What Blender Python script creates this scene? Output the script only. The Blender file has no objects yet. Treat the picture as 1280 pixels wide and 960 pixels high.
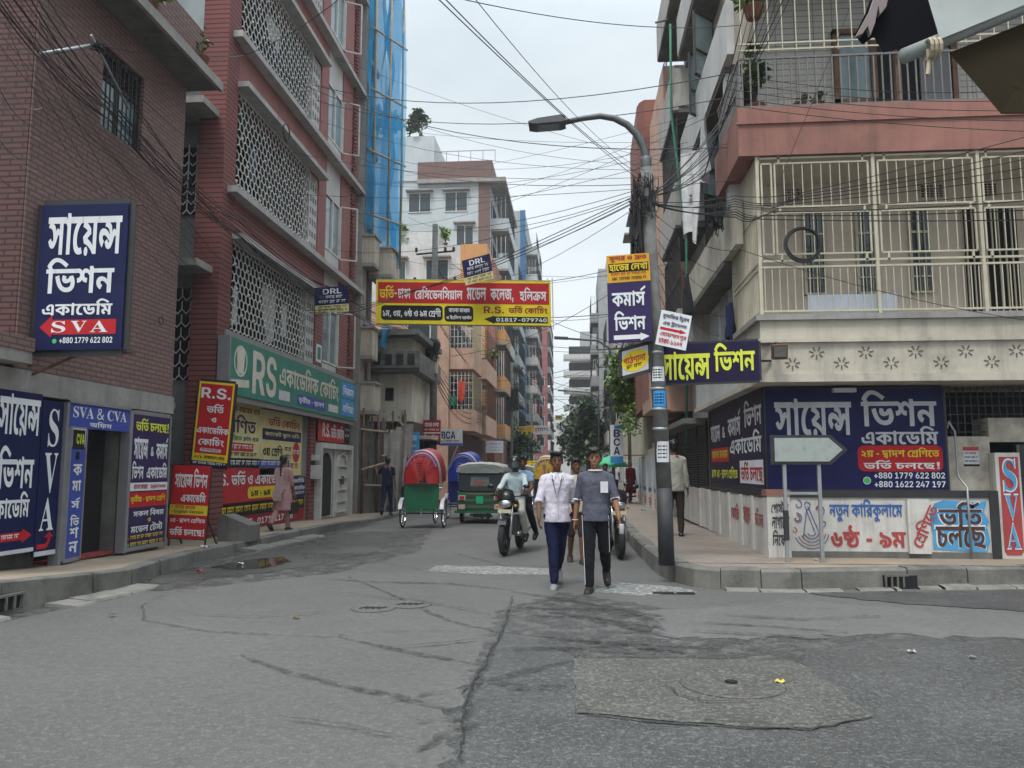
# A city street with coaching-centre signs, built object by object.  X right, Y along the street, Z up (metres).
import bpy, bmesh, math, random
from math import sin, cos, pi, radians as R
from mathutils import Vector as V, Matrix, Euler
from mathutils.geometry import delaunay_2d_cdt
random.seed(7)
sc = bpy.context.scene
COL = sc.collection
# ---------------------------------------------------------------- camera, sky, sun, exposure
FPX, CH, YAW, PITCH = 980.0, 1.5, R(4.6394), R(6.2311)
cam = bpy.data.objects.new('camera', bpy.data.cameras.new('camera'))
COL.objects.link(cam)
cam.location = (0, 0, CH)
cam.rotation_euler = (R(90) + PITCH, 0, YAW)
cam.data.sensor_width = 36
cam.data.lens = 36 * FPX / 1280
cam.data.clip_start = 0.05
cam.data.clip_end = 3000
sc.camera = cam
SUN_EL, SUN_ROT = R(62), R(200)
w = bpy.data.worlds.new('World'); sc.world = w; w.use_nodes = True
nt = w.node_tree; nt.nodes.clear()
def wn(t, **k):
    n = nt.nodes.new(t)
    for a, b in k.items(): setattr(n, a, b)
    return n
sky = wn('ShaderNodeTexSky', sky_type='NISHITA', sun_disc=False, sun_elevation=SUN_EL, sun_rotation=SUN_ROT,
         air_density=1.0, dust_density=3.0, ozone_density=1.0)
tc = wn('ShaderNodeTexCoord'); mp = wn('ShaderNodeMapping'); mp.inputs['Scale'].default_value = (1, 1, 2.6)
no = wn('ShaderNodeTexNoise'); no.inputs['Scale'].default_value = 1.7; no.inputs['Detail'].default_value = 5
rp = wn('ShaderNodeValToRGB')
rp.color_ramp.elements[0].position = .35; rp.color_ramp.elements[0].color = (4.7, 5.35, 5.7, 1)
rp.color_ramp.elements[1].position = .68; rp.color_ramp.elements[1].color = (7.0, 7.5, 7.7, 1)
mx = wn('ShaderNodeMix', data_type='RGBA'); mx.inputs[0].default_value = .88
bg = wn('ShaderNodeBackground'); bg.inputs['Strength'].default_value = .105
out = wn('ShaderNodeOutputWorld')
L = nt.links.new
L(tc.outputs['Generated'], mp.inputs['Vector']); L(mp.outputs['Vector'], no.inputs['Vector'])
L(no.outputs['Fac'], rp.inputs['Fac']); L(sky.outputs['Color'], mx.inputs[6]); L(rp.outputs['Color'], mx.inputs[7])
sx = wn('ShaderNodeSeparateXYZ'); L(tc.outputs['Generated'], sx.inputs[0])        # overcast: the sky overhead is brighter than near the horizon
zr = wn('ShaderNodeMapRange', interpolation_type='SMOOTHSTEP')
for k, x in (('From Min', .45), ('From Max', 1.0), ('To Min', 1.0), ('To Max', 3.7)): zr.inputs[k].default_value = x
L(sx.outputs['Z'], zr.inputs['Value'])
vm = wn('ShaderNodeVectorMath', operation='SCALE'); L(mx.outputs[2], vm.inputs[0]); L(zr.outputs[0], vm.inputs['Scale'])
L(vm.outputs[0], bg.inputs['Color']); L(bg.outputs['Background'], out.inputs['Surface'])
sun = bpy.data.objects.new('sun', bpy.data.lights.new('sun', 'SUN')); COL.objects.link(sun)
sun.data.energy = 1.5; sun.data.angle = R(14); sun.data.color = (1, .96, .9)
sun.rotation_euler = (R(90) - SUN_EL, 0, R(180) - SUN_ROT)
sc.view_settings.view_transform = 'Standard'; sc.view_settings.look = 'None'
sc.view_settings.exposure = 0.48; sc.view_settings.gamma = 1.0; sc.view_settings.use_curve_mapping = False
sc.cycles.max_bounces = 6; sc.cycles.diffuse_bounces = 3; sc.cycles.glossy_bounces = 3; sc.cycles.transparent_max_bounces = 12
sc.cycles.use_denoising = True
GLYPHS = {
0: "156,156 0,-27 -20,0 0,-129 -32,0 0,81 5,-9 -3;5 -6;5 -3,0 -2;0 -4;-4 -6;-10 -5,-10 -7;-12 -11;-14 -12;-6 -8,0 -7;0 -13;5 -11;13 -5,12 22,12 3;-7 6;-6 3,0 3;0 5;3 6;11 5,11 6,6 6;14 10;9 8,0 5;0 9;-5 5,-5 -4,-1 1;4 -1;11 0,5 0,11 -106,0 0,27|51,62 -2;15 -5;19 -4,5 -5;5 -17;5 -13,2 10,29 14,-9 12;-3 16;-6 9;-11 4;-17 1,-12",
1: "70,156 0,-27 -20,0 0,-129 -32,0 0,114 -3;7 -9;8 -7,0 -1,0 0,27 5,0 5;0 7;-6 4,-8 0;2 -1;8 0,4 0,16 27,0 5,-16",
2: "92,156 0,-27 -14,0 -8;-6 -13;-14 -10;-16 -5;-19 0,-10 0;-15 7;-16 11;-7 6,0 4;0 7;2 4,1 12,-24 -8;-4 -13;-2 -8,0 -17;0 -25;14 -13;29 0,22 0;17 11;29 19;23 14,7 -12,-10 -4;-1 -9;0 -7,0 -23,0 0,27",
3: "148,156 0,-27 -20,0 0,-129 -32,0 -9;12 -24;17 -29;12 -17,3 -11,27 6;4 13;9 15;9 7,4 -10;5 -22;9 -11,3 8,21 10,-6 -24,0 0,27|96,129 -64,0 6,1 8;-3 12;-7 12;-9 6,-6 3,-22 -6;-3 -11;-6 -12;-7 -5,-4 1,1 6;-2 22;-10 22;-16 6,-12 -4,0 -2;6 0;13 0,7|37,-7 -8;0 -9;11 0,8 0;7 9;11 8,0 7;0 9;-11 0,-7 0;-8 -9;-11",
4: "208,156 0,-27 -20,0 0,-129 -32,0 0,74 6,-9 -4;4 -6;5 -2,0 -3;0 -4;-3 -6;-10 -5,-10 -7;-12 -11;-14 -12;-6 -8,0 -7;0 -13;4 -11;13 -5,13 22,12 4;-8 5;-7 4,0 2;0 5;3 7;11 5,11 6,8 6;13 9;10 8,0 5;0 9;-5 5,-5 -3,-1 0;4 -1;12 0,4 0,18 -158,0 0,27|113,63 -9,0 -2;15 -5;18 -5,5 -5;5 -15;5 -14,2 8,29 16,-9 13;-3 15;-7 8;-11 4;-16 1,-12|42,105 15;0 23;-9 22;-18 12,-13 -13,-17 -6;7 -18;14 -19;8 -9,0 -5;0 -6;-5 0,-4 0;-5 7;-7 6,-3 -15,-27 -14;8 -16;22 0,14 0;12 10;16 17;7",
5: "70,156 0,-27 -20,0 0,-129 -32,0 0,129 -20,0 0,27 21,0 -4;4 -8;12 -3,4 12;21 23;22 24;10 13,0 10;0 18;-4 21;-10 25;-16 19,-13 -18,-21 -18;13 -24;17 -20;7 -10,0 -9;0 -14;-9 -12;-13 -5,-7 2;-4 6;-10 3,-3",
6: "96,7 -16;0 -28;10 -24;22 -19;39 -6,30 30,8 7;-31 17;-35 22;-14 15,0 10;0 14;6 7;14 0,10 0;7 -3;10 -4;8 -3,3 26,20 8;-12 8;-26 0,-14 0;-16 -14;-25 -27;-14|90,64 -15;0 -18;16 0,13 0;7 3;11 2,5 28,-7 -1;-3 -1;-4 0,-3 0;-4 4;-4 3,0 4;0 6;3 6;8 3,7 27,5 1,-16 -7;-10 -15;-16 -19;-8|166,156 0,-27 -168,0 0,27",
7: "158,156 0,-27 -20,0 0,-129 -32,0 0,130 1,6 -1;4 0;11 0,5 0,16 27,0 4,-16|74,157 9;0 14;-7 11;-12 4,-8 1,-31 -8;14 -17;17 -9,0 -6;0 -8;-7 0,-8 0;-10 12;-9 12,0 -3,-30 -16;1 -19;13 -7;21 0,14 0;15 8;18 14;9|17,157 11;0 17;-9 10;-20 0,-17 0;-11 -8;-21 -19;-13 -16,0 -3,30 9;0 10;5 5;8 0,5 0;8 -10;8 -7,0 -4;0 -8;-1 -4,-1 -3,27 5;1 11;1",
8: "141,156 0,-27 -20,0 0,-129 -32,0 0,57 4,-13 -7;10 -15;14 -14;8 -7,0 -5;0 -7;-5 0,-6 0;-6 8;-8 7,-3 -16,-27 -14;7 -17;23 0,16 0;13 11;16 17;8 10,0 9;0 17;-6 16;-11 8,-8 -5,-2 0;6 0;12 0,6 0,28 -91,0 0,27",
9: "117,157 11;0 13;-4 5,-5 5;-4 5;-15 0,-15 0,-114 -31,0 -3;6 -5;7 -9;4 -7,0 -8;0 -13;-2 -13;-2 -8,0 -10;0 -18;4 -15;11 -9;21 0,17 0;6 1;14 2,6 31,-5 -1;-4 -2;-10 0,-6 0;-8 4;-10 7;-6 10;-2 5,0 10;0 17;3 7,0 8;0 11;-4 7,-7 0,77 0;7 -1;7 -2,2 -2;4 -6,0 -5;0 -9;-6 -7;-10 -4;-10 0,-3 0;-3 2;-3 4;-2 4,0 3;0 3;0 2,0 1,-26 -3;-1 -8;-1 -6,0 -15;0 -18;15 0,16 0;11 9;21 16;18 22;11",
10: "190,156 0,-27 -70,0 0,-15 0,-10 0,-104 -32,0 -8;14 -22;20 -27;14 -17,4 -12,28 20;13 48;25 23,7 -4,-8 0,12 -91,0 0,27|88,100 5,-4 -9;-4 -16;-7 -16;-9 -10,-6 9;-3 17;-9 17;-15 8,-11 -4,-4 0;5 -1;12 0,6|182,65 0;-9 -6;-14 -15;-10 -13,0 -5;0 -8;1 -3,1 1,27 1;-1 3;0 3,0 6;0 4;6 0,4 0;10 -17;14 -16,4 -1,26 18;-3 30;-16 18;-24",
11: "164,156 0,-27 -74,0 0,-36 0;-2 1;-5 3,0 3;0 6;5 6;9 2,5 29,6 7;-12 7;-25 0,-14 0;-16 -13;-25 -27;-14 -20,0 -15;0 -27;9 -23;23 -19;40 -7,31 30,8 7;-31 18;-36 21;-16 13,0 14;0 17;15 0,16 0;10 -6;12 -4,7 25,1 -8;-12 -16;-16 -17;-7 -9,0 -8;0 -11;5 -4,5 -4;5 -3;14 0,9 0,32 -60,0 0,27",
12: "143,156 0,-27 -21,0 0,-129 -32,0 0,41 4,-13 -9;12 -14;14 -13;6 -7,0 -5;0 -6;-6 0,-5 0;-7 9;-8 7,-3 -11,-27 -12;3 -16;14 -10;19 0,10 0;13 11;16 18;8 10,0 9;0 17;-4 15;-11 8,-10 -4,-3 0;6 -1;12 0,6 0,46 -92,0 0,27|72,83 0;-2 0;-6 -1,-3 -31,9 0;11 -6;13 -15;8 -15,2 7,25 10,-4 15;-2 20;-10 11;-13 5;-18",
13: "214,156 0,-27 -21,0 0,-129 -32,0 -6;14 -22;19 -10,6 14,21 8;-5 12;-12 5,-7 0;3 0;7 -1;6 0,3 0,74 -163,0 0,27|88,21 -19;0 -32;16 -25;39 -9,32 30,8 7;-24 15;-29 18;-14 13,0 9;0 13;6 6;12 0,7 0;10 -7;11 -6,0 -4;0 -4;-5 0,-4 0;-2 1;-5 1,-2 -30,-5 -2;5 -2;9 0,3 0;13 10;13 17;7 9,0 16;0 22;-13 12;-23 0,-15 0;-14 -13;-23 -26;-13|72,107 -1;9 -12;12 -10,3 19,9 10,-2 13;-6 11;-13 2,-11",
14: "196,156 0,-27 -163,0 5,1 8;-3 12;-7 12;-9 6,-5 3,-23 -6;-3 -11;-6 -12;-7 -5,-4 1,1 5;-2 18;-8 19;-13 6,-8 0;4 0;8 0,5 0,71 11,0 15;0 23;-3 18;-8 8,-7 9;-7 9;-21 0,-10 0;-9 -6;-14 -14;-10 -14,0 -4;0 -9;1 -3,1 1,27 1;-1 3;0 3,0 7;0 4;6 0,4 0;9 -14;12 -16,3 0,-94 -32,0 -8;12 -24;17 -29;12 -16,3 -11,27 6;4 13;9 15;9 7,4 -10;5 -22;9 -11,3 8,21 10,-6 -24,0 0,27",
15: "-69,185 77,44 13,-22 -76,-45",
16: "94,8 -22;0 -35;19 -25;43 -9,38 30,8 6;-28 16;-35 20;-16 14,0 8;0 12;4 8;7 4;12 0,7 0;9 -5;11 -8;6 -4,0 -3;0 -7;-5 0,-6 0;-4 1;-5 1,-3 -30,-5 -2;6 -2;11 0,4 0;12 11;15 18;6 10,0 17;0 23;-14 12;-25 0,-16 0;-14 -12;-26 -26;-16|161,156 0,-27 -163,0 0,27",
17: "133,156 0,-27 -84,0 0,-7 0,-25 0;-3 0;-6 0,-2 0,-36 0;-6 1;-7 2,-2 3;-3 6,0 6;0 10;6 5,6 4;6 4;12 0,6 0;5 -5;5 -4,0 -3,0 -5;0 -10;3 -6,5 -4;3 -5;6 -2,3 1,31 4;-8 12;-10 13;-5 6,0 3,0 13;0 14;-6 4,-5 3;-4 3;-11 0,-5 0;-13 -7;-20 -6,-10 -9;-12 -25;-15 -15,0 -13;0 -14;4 -4,5 -6;5 -6;16 0,16 0,78 -19,0 0,27",
18: "173,156 0,-27 -21,0 0,-129 -32,0 0,81 8,-14 -3;6 -10;10 -6,0 -2;0 -4;-3 -4;-6 0,-7 0;-2 1;-3 0,-2 -28,-2 -1;8 -5;11 -9;6 -7,0 -3;0 -6;-3 -3;-5 0,-4 0;-10 14;-10 8,-3 -11,-27 -13;5 -20;14 -10;20 0,12 0;12 11;18 18;9 11,0 13;0 18;-10 9,-10 -4,1 2;10 12;8 7,0 7;0 13;-6 4,-6 -5,-3 -1;6 -1;11 0,5 0,12 -122,0 0,27",
19: "151,73 0;-14 -11;-20 -17;-14 -22;-7 -11,-1 -4,13 12;-1 24;-4 26;-6 14,-5 -9,-26 -23;9 -40;9 -38;5 -19,1 4,27 5;-1 16;-1 9,0 18;0 23;8 11;15 0,11 0;12 -14;13 -14,0 -1;0 -3;0 -2,-1 -3,23 3;0 7;1 5,0 15;0 21;-9 13;-14 5;-16|53,48 -12;0 -15;6 -5,6 -3;5 -4;12 0,12 0,43 31,0 0,-10 -1,-16 1;-4 0;-5 0,-2 0,-8 0;-5 1;-5 1,-1 2;-3 6,0 6;0 10;5 6;8 0,3 0;3 -3;3 -4,0 -6,0 -9;0 -16;10 -6,8 4,22 4;-6 9;-7 10;-4 7,0 20,0 4;0 2;-4 3,-2 5;-2 6;-10 0,-7 0;-13 -14;-20 -24;-12|-2,129 0,27 165,0 0,-27",
20: "36,59 -6,119 42,0 -6,-119|31,17 0;11 11;10 9,0 9;0 11;-9 0,-11 0;-11 -12;-10 -8,0 -9;0 -11;10",
21: "140,156 0,-27 -20,0 0,-129 -32,0 -9;14 -22;20 -27;14 -16,4 -12,28 20;12 48;25 22,7 -3,-8 0,13 -91,0 0,27|88,100 5,-5 -13;-5 -24;-12 -14,-8 9;-2 18;-10 17;-16 7,-10 -4,-4 -1;6 0;13 0,5",
22: "35,79 14;-9 22;-25 19;-29 8,-16 -25,-12 -7;13 -17;24 -21;22 -14,9|14,119 0;11 9;16 17;10 10,0 10;0 16;-10 10;-16 0,-11 0;-12 -10;-16 -16;-10 -10,0 -10;0 -17;9 -9;17|38,119 0;-7 7;-8 5,0 5;0 6;8 0,7 0;6 -6;8 -5,0 -5;0 -7;-8",
23: "140,156 0,-27 -20,0 0,-129 -32,0 -9;14 -22;20 -27;14 -16,4 -12,28 20;12 48;25 22,7 -4,-8 0,40|88,100 5,-5 -13;-5 -24;-12 -14,-8 9;-2 18;-10 17;-16 7,-10 -4,-4 -1;6 0;14 0,7|51,157 4;0 8;-1 3,0 -2,-25 -1;0 -3;1 -2,0 -6;0 -5;-5 0,-4 0;-6 12;-8 9,-2 -18,-19 -10;5 -15;11 -8;14 0,10 0;7 6;13 15;9",
24: "66,156 0,-27 -20,0 14,4 -5;-7 -6;-11 -4;-11 0,-6 0;-8 5;-18 4;-19 0,-9 0;-10 -5;-17 -11;-14 -20;-12 -17,-4 -7,27 12;3 12;9 4;11 0,7 0;10 -5;18 -4;17 0,9 0;7 4;12 6;10 3,6 -4,-4 -24,0 0,27",
25: "-83,-18 8;5 21;11 21;10 10,5 10,-22 -6;-3 -17;-7 -15;-8 -6,-3 3,7 10;0 24;-7 23;-11 8,-7 -14,-20 -11;8 -23;9 -23;6 -11,2",
26: "70,129 -20,0 0,-129 -32,0 0,129 -20,0 0,27 20,0 -2;13 -12;18 -19;12 -27;6 -18,0 -11;0 -14;-3 -6;-4 0,-3 0;-2 3;-2 7,0 21,0 12;0 16;-5 5,-5 4;-4 4;-13 0,-10 -31,0 0;4 -2;6 -2,2 -2;1 -4;1 -4,0 -12,0 -15;0 -15;4 -4,3 -6;3 -4;11 0,6 0;15 32;19 33,0 47;0 55;-37 3,-36 20,0",
27: "145,156 0,-27 -98,0 0,-62 -8,7 12;11 34;22 21,8 18,-19 0,-72 -32,13 0,62 19,-12 -8;-3 -25;-14 -26;-18 -10,-10 -27,17 0,70 -17,0 0,27|124,56 0,-85 -32,0 -7;7 -14;10 -16;7 -11,2 -12,27 10;5 20;12 21;10 9,5|92,29 -5;-2 -11;-5 -13;-7 -7,-5 1,6 11;-2 18;-10 7,-7 0;3 -1;6 0,2",
28: "141,156 0,-27 -93,0 0,-70 -8,5 7;9 20;18 25;17 15,7 22,-18 -3;-7 -4;-15 -2;-16 0,-9 0;-9 3;-24 4,-13 -31,-7 -4;14 -5;24 0,14 0;10 4;18 5;15 4,7 12,-12 -13;-7 -25;-18 -22;-21 -9,-10 -27,16 0,82 -18,0 0,27",
29: "92,156 0,-27 -14,0 -8;-6 -13;-14 -10;-16 -5;-19 0,-10 0;-15 7;-16 11;-7 6,0 4;0 7;2 4,1 12,-24 -8;-4 -13;-2 -8,0 -17;0 -25;14 -13;29 0,22 0;13 7;26 13;24 20;21 12,8",
30: "164,156 0,-27 -20,0 0,-83 -32,-2 0,86 1,6 -1;4 0;11 0,5 0,16 27,0 5,-16|80,157 9;0 14;-7 11;-12 4,-8 1,-31 -7;14 -17;17 -10,0 -5;0 -9;-7 0,-7 0;-8 13;-8 11,-1 -3,-29 -16;1 -18;12 -8;20 0,13 0;15 8;18 14;8|23,157 11;0 17;-9 10;-19 0,-16 0;-11 -8;-20 -19;-12 -16,0 -3,29 9;1 11;4 4;7 0,5 0;7 -10;7 -7,0 -6;0 -9;-1 -5,-1 -3,26 5;2 12;1|144,-11 -32,0 -3;7 -11;8 -9,0 -6;0 -12;-2 -14;-2 -8,0 -7;0 -15;3 -12;9 -8;17 0,13 0;5 1;7 1,5 30,-4 -1;-3 0;-5 0,-3 0;-6 5;-8 8;-3 6,0 9;0 15;4 7,0 8;0 11;-6 5,-7 0,32 32,3",
31: "143,156 0,-27 -20,0 0,-129 -32,0 0,109 6,-14 -7;10 -13;15 -15;10 -9,0 -4;0 -6;-4 -4;-7 0,-5 0;-6 5;-9 11;-6 11,-1 -6,-31 -18;3 -24;14 -12;22 0,15 0;13 11;19 20;10 12,0 11;0 17;-8 14;-13 6,-7 -6,1 0;6 0;13 0,6 0,17 27,0 5,-16",
32: "149,156 0,-27 -20,0 0,-129 -32,0 -9;12 -25;18 -30;11 -16,3 -11,27 9;6 25;16 10,5 16,6 12,-19 -8;-5 -19;-10 -8,-6 6;-1 20;-9 21;-13 8,-9 0;4 -1;9 0,5 0,29 1,15 0;4 -1;12 0,6 0,13 -99,0 0,27|12,134 27,-4 12;-4 26;-14 27;-18 11,-13 -11,-22 -8;10 -25;17 -28;14 -28;11 -11,3",
33: "115,157 21;0 22;-19 0,-18 0;-12 -13;-21 -21;-17 -12,-5 -12,25 10;5 16;14 0,10 0;5 -6;7 -6,0 -5;0 -10;-5 -8;-7 -5;-8 0,-3 0;-3 4;-4 6,-1 -6,-27 -19;2 -17;18 0,13 0;11 10;19 18;13 22;8|160,52 0;-20 -29;-25 -25,0 -19;0 -31;11 -25;25 -20;43 -8,33 30,8 9;-34 19;-41 25;-17 16,0 11;0 15;11 0,10 0;9 -12;11 -7,3 28,14 10;-7 13;-20",
34: "133,156 0,-27 -84,0 0,-79 0;-6 1;-7 2,-2 3;-3 6,0 6;0 10;6 5,7 4;5 4;12 0,6 0;4 -5;6 -6,0 -3;0 -4;0 -2,0 -4,26 5;1 10;2 6,0 14;0 14;-10 7;-14 0,-9 0;-11 -7;-22 -6,-9 -9;-12 -25;-15 -15,0 -13;0 -14;4 -4,5 -6;5 -6;16 0,16 0,78 -19,0 0,27|82,156 -1;7 -6;7 -10,0 -11,0 -17;0 -23;8 -6,7 -4;5 -4;15 0,9 0;3 1;7 1,4 30,-2 0;-2 -1;-4 0,-2 0;-5 3;-9 3,-3 3;-2 6;-2 8,0 14,0 13;0 16;-4 5,-5 5;-5 5;-15 0,-12",
35: "42,26 -7;0 -13;5 -11;13 -5,12 22,12 3;-7 6;-6 3,0 3;0 5;3 6;11 5,11 6,6 6;13 10;10 8,0 5;0 9;-5 5,-5 4,-15 -2,-12 -4;5 -6;5 -3,0 -2;0 -4;-4 -6;-10 -5,-10 -7;-12 -11;-14 -12;-6|51,62 -2;15 -5;19 -4,5 -5;5 -17;5 -13,2 10,29 14,-9 12;-3 16;-6 9;-11 4;-17 1,-12|220,156 0,-27 -84,0 0,-79 0;-6 1;-7 2,-2 3;-3 6,0 6;0 9;6 6,7 3;5 5;12 0,6 0;4 -5;6 -6,0 -3;0 -4;0 -2,0 -4,26 4;1 10;2 7,0 13;0 15;-10 7;-14 0,-9 0;-11 -7;-22 -7,-9 -8;-12 -25;-15 -16,0 -12;0 -14;4 -5,5 -5;5 -6;16 0,16 0,47 0,3 0;5 0;13 0,5 0,5 -106,0 0,27|168,156 0;7 -6;7 -10,0 -11,0 -17;0 -23;8 -6,7 -5;5 -3;15 0,9 0;3 0;7 1,4 30,-2 0;-2 0;-4 0,-2 0;-5 2;-9 4,-3 2;-2 7;-2 8,0 14,0 13;0 15;-4 6,-5 5;-5 5;-15 0,-12",
36: "24,133 0;6 6;12 4,7 27,-12 -1;-2 -3;-5 0,-2 0;-2 2;-4 8;-4 11,-3 19;-6 17;-20 0,-15 0;-21 -24;-20 -21,-2 -1;0 -3;1 -1,0 -1,9 14;-4 19;-8 17;-11 12,-9 -18,-22 -10;8 -22;14 -23;11 -27;8 -14,3 4,25 7;-2 18;-2 8,0 18;0 15;11 0,8 0;5 -5;7 -9;5 -7,2 -16;4 -15;11 -5;12",
37: "80,198 31,0 -67,-230 -31,0",
38: "60,0 -9;0 -13;3 -5,4 -7;5 -6;16 0,14 0,68 0;6 -2;7 -5;3 -5,0 3,30 12;-1 17;-4 4,-5 4;-4 4;-12 0,-15 0,-18 4;0 6;1 4,0 5;0 6;0 4,-1 3;-1 5;-1 2,0 4;0 9;5 4,8 26,-14 -4;-11 -12;-11 -12;-4 -6,0 -1;0 -4;0 -1,1 11,9 3;-5 3;-12 0,-6 0;-17 -14;-25 -23;-13|62,27 4;0 6;4 4;7 2;11 0,6 0;6 -4;7 -7;3 -5,0 -2;0 -6;-1 -2,-1 0,-26 0;-6 2;-6 2,-2 1;-1 4;-1",
39: "57,35 2,-3 -2;-10 -7;-21 -7;-21 -4,-10 -26,0 4;16 6;35 1,14",
40: "97,8 -17;0 -28;10 -24;22 -19;39 -6,29 30,8 7;-31 18;-34 22;-15 15,0 14;0 13;12 0,10 0;8 -4;13 -2,4 22,-2 -6;-7 -13;-10 -15;-7 -12,0 -10;0 -15;7 -9;15 0,11 0;10 11;19 12,10 -4;-1 -5;1 -4,0 -70,0 0,27 223,0 0,-27 -62,0 -7;0 -16;0 -6,1 -11;-6 -18;-11 -11;-13 0,-6 0;-5 4;-5 4,0 5;0 7;5 5,4 35,-10 1;-5 2;-11 0,-8 0;-12 -11;-24 -24;-15|199,50 0;-11 4;-22 3,-13 -31,-7 -4;14 -4;25 0,14 0;10 2;18 3,8 -16;3 -23;11 -16;17 -5,11 33,3 2;-4 9;-9 15;-5 12,0 2;0 5;0 3,0 15,-23 -4;-9 -5;-20",
41: "58,121 21;0 24;-13 11;-21 0,-11 0;-21 -24;-21 -19,-4 -4,11 10;-3 21;-9 21;-12 10,-8 -18,-23 -9;8 -23;14 -26;11 -28;8 -15,2 5,26 8;-2 14;-2 6,0 13;0 17;6 9;11 0,8 0;9 -11;11 -10,0 -6;0 -7;-3 -3;-5 0,-3 0;-2 1;-4 0,-1 -30,-5 -1;4 -2;10 0,5 0;8 11;14 20;7|29,107 -1;9 -11;12 -11,3 20,9 10,-2 12;-6 12;-13 1,-11|128,156 0,-27 -130,0 0,27",
42: "140,156 0,-27 -20,0 0,-129 -32,0 -9;14 -22;20 -27;14 -16,4 -12,28 20;12 48;25 22,7 -3,-8 0,13 -91,0 0,27|88,100 5,-5 -13;-5 -24;-12 -14,-8 9;-2 18;-10 17;-16 7,-10 -4,-4 -1;6 0;13 0,5|36,-3 -8;0 -9;10 0,8 0;8 9;10 8,0 8;0 9;-10 0,-8 0;-7 -9;-11",
43: "104,0 0,104 6,-9 -4;5 -10;13 -12;10 -15;7 -8,0 -10;0 -12;-11 -6,-7 -3,2 6;3 10;4 7,0 11;0 14;-8 8;-14 0,-9 0;-15 -20;-24 -20,-12 -18,26 13;7 15;12 0,6 0;5 -5;4 -5,0 -4;0 -10;-3 -5,-3 -24,20 8;13 17;20 20;11 12,0 10;0 17;-7 17;-14 11,-10 -10,1 0;4 -1;10 0,9 0,22 27,0 5,-16 20,0 0,-27 -20,0 0,-129",
44: "127,73 0;-19 -9;-30 -20;-17 -18,0 -13;0 -22;9 -18;24 -15;44 -5,35 30,6 5;-33 11;-39 15;-17 10,0 6;0 7;8 4;17 0,13 0;11 -4;21 -6;14 -4,0 -3;0 -3;-5 0,-4 0;-3 2;-7 0,-3 -29,-8 -2;6 -3;13 0,9 0;11 10;12 16;6 7,0 18;0 23;-20 10;-34",
45: "69,0 -24;0 -23;21 0,15 0;14 17;17 13,7 13,-27 -4;-2 -6;-4 0,-3 0;-4 7;-6 6,0 10;0 10;10 0,8 0;7 -6;12 -14;11 -12,7 -13;9 -16;14 -6;14 0,9 0;8 7;14 6,7 28,-17 -3;-3 -3;-5 0,-3 0;-3 1;-4 6;-5 12;-9 11,-7 12;-9 16;-17 7;-19 0,-12 0;-14 -13;-20 -24;-11",
46: "45,82 12;0 18;-9 10;-15 0,-9 0;-11 -8;-17 -6,-6 1,12 13;2 12;15 0,13 0;7 -5;12 -17;11 -18,6 -18;5 -21;11 -10;14 0,9 0;7 6;12 4,7 28,-11 -1;-2 -2;-5 0,-4 0;-2 2;-4 7;-3 12;-5 10,-3 19;-7 23;-14 11;-16 4;-16 0,-8 0;-17 -14;-22 -24;-13 -32;-6 -17,0 -6,0 -5,26 12;2 10;10 0,6 0;5 -5;7 -5,0 -4;0 -4;-5 0,-4 0;-2 0;-4 1,-2 -29,-6 -2;5 -2;9 0,5 0;9 10;14 18;7",
47: "133,156 0,-27 -84,0 0,-79 0;-6 1;-7 2,-2 3;-3 6,0 6;0 10;6 5,7 4;5 4;12 0,6 0;4 -5;6 -6,0 -3;0 -4;0 -2,0 -4,26 5;1 10;2 6,0 14;0 14;-10 7;-14 0,-9 0;-11 -7;-22 -6,-9 -9;-12 -25;-15 -15,0 -13;0 -14;4 -4,5 -6;5 -6;16 0,16 0,78 -19,0 0,27",
48: "216,156 0,-27 -218,0 0,27|111,126 9;0 13;-5 5,-3 4;-4 5;-13 0,-12 0,-1 0;-1 0;-2 0,-1 0,-5 0,-79 -32,0 -4;9 -12;5 -8,0 -6;0 -12;-1 -13;-3 -7,0 -8;0 -16;4 -14;11 -8;20 0,15 0;5 1;11 1,6 31,-4 -1;-3 -1;-9 0,-4 0;-10 6;-10 10;-4 5,0 7;0 10;2 9;2 5,0 7;0 13;-6 5,-7 0,59 0;4 -1;5 -1,1 -1;1 -4;1 -2,0 -2;0 -7;-3 -2,-2 -4;-3 -4;-6 0,-3 0;-3 2;-3 3,0 1;0 4;1 1,0 4,-23 -4;-1 -10;-1 -5,0 -12;0 -15;11 0,13 0;9 7;15 7,7 8;8 20;10|173,105 17;0 16;-19 0,-15 0;-9 -9;-18 -17;-14 -12,-5 -9,26 8;2 8;10 0,7 0;5 -4;4 -4,0 -6;0 -12;-10 -8,-15 -12,17 10;19 21;15",
49: "81,7 -15;0 -23;9 -19;21 -13;39 -6,31 30,7 3;-22 8;-30 10;-18 13;-8 9,0 11;0 10;17 0,16 0;10 -5;15 -2,4 25,-1 -6;-11 -11;-16 -13;-8 -8,0 -6;0 -11;3 -4,3 -3;4 -6;11 0,11 0,11 0;6 -2;7 -5;2 -5,1 4,30 12;-1 15;-5 5,-5 3;-4 3;-12 0,-12 0,-13 0;-5 2;-5 3,0 1;0 4;2 3;7 2,8 24,6 3;-6 5;-16 3;-17 0,-8 0;-17 -9;-26 -21;-15",
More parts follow.
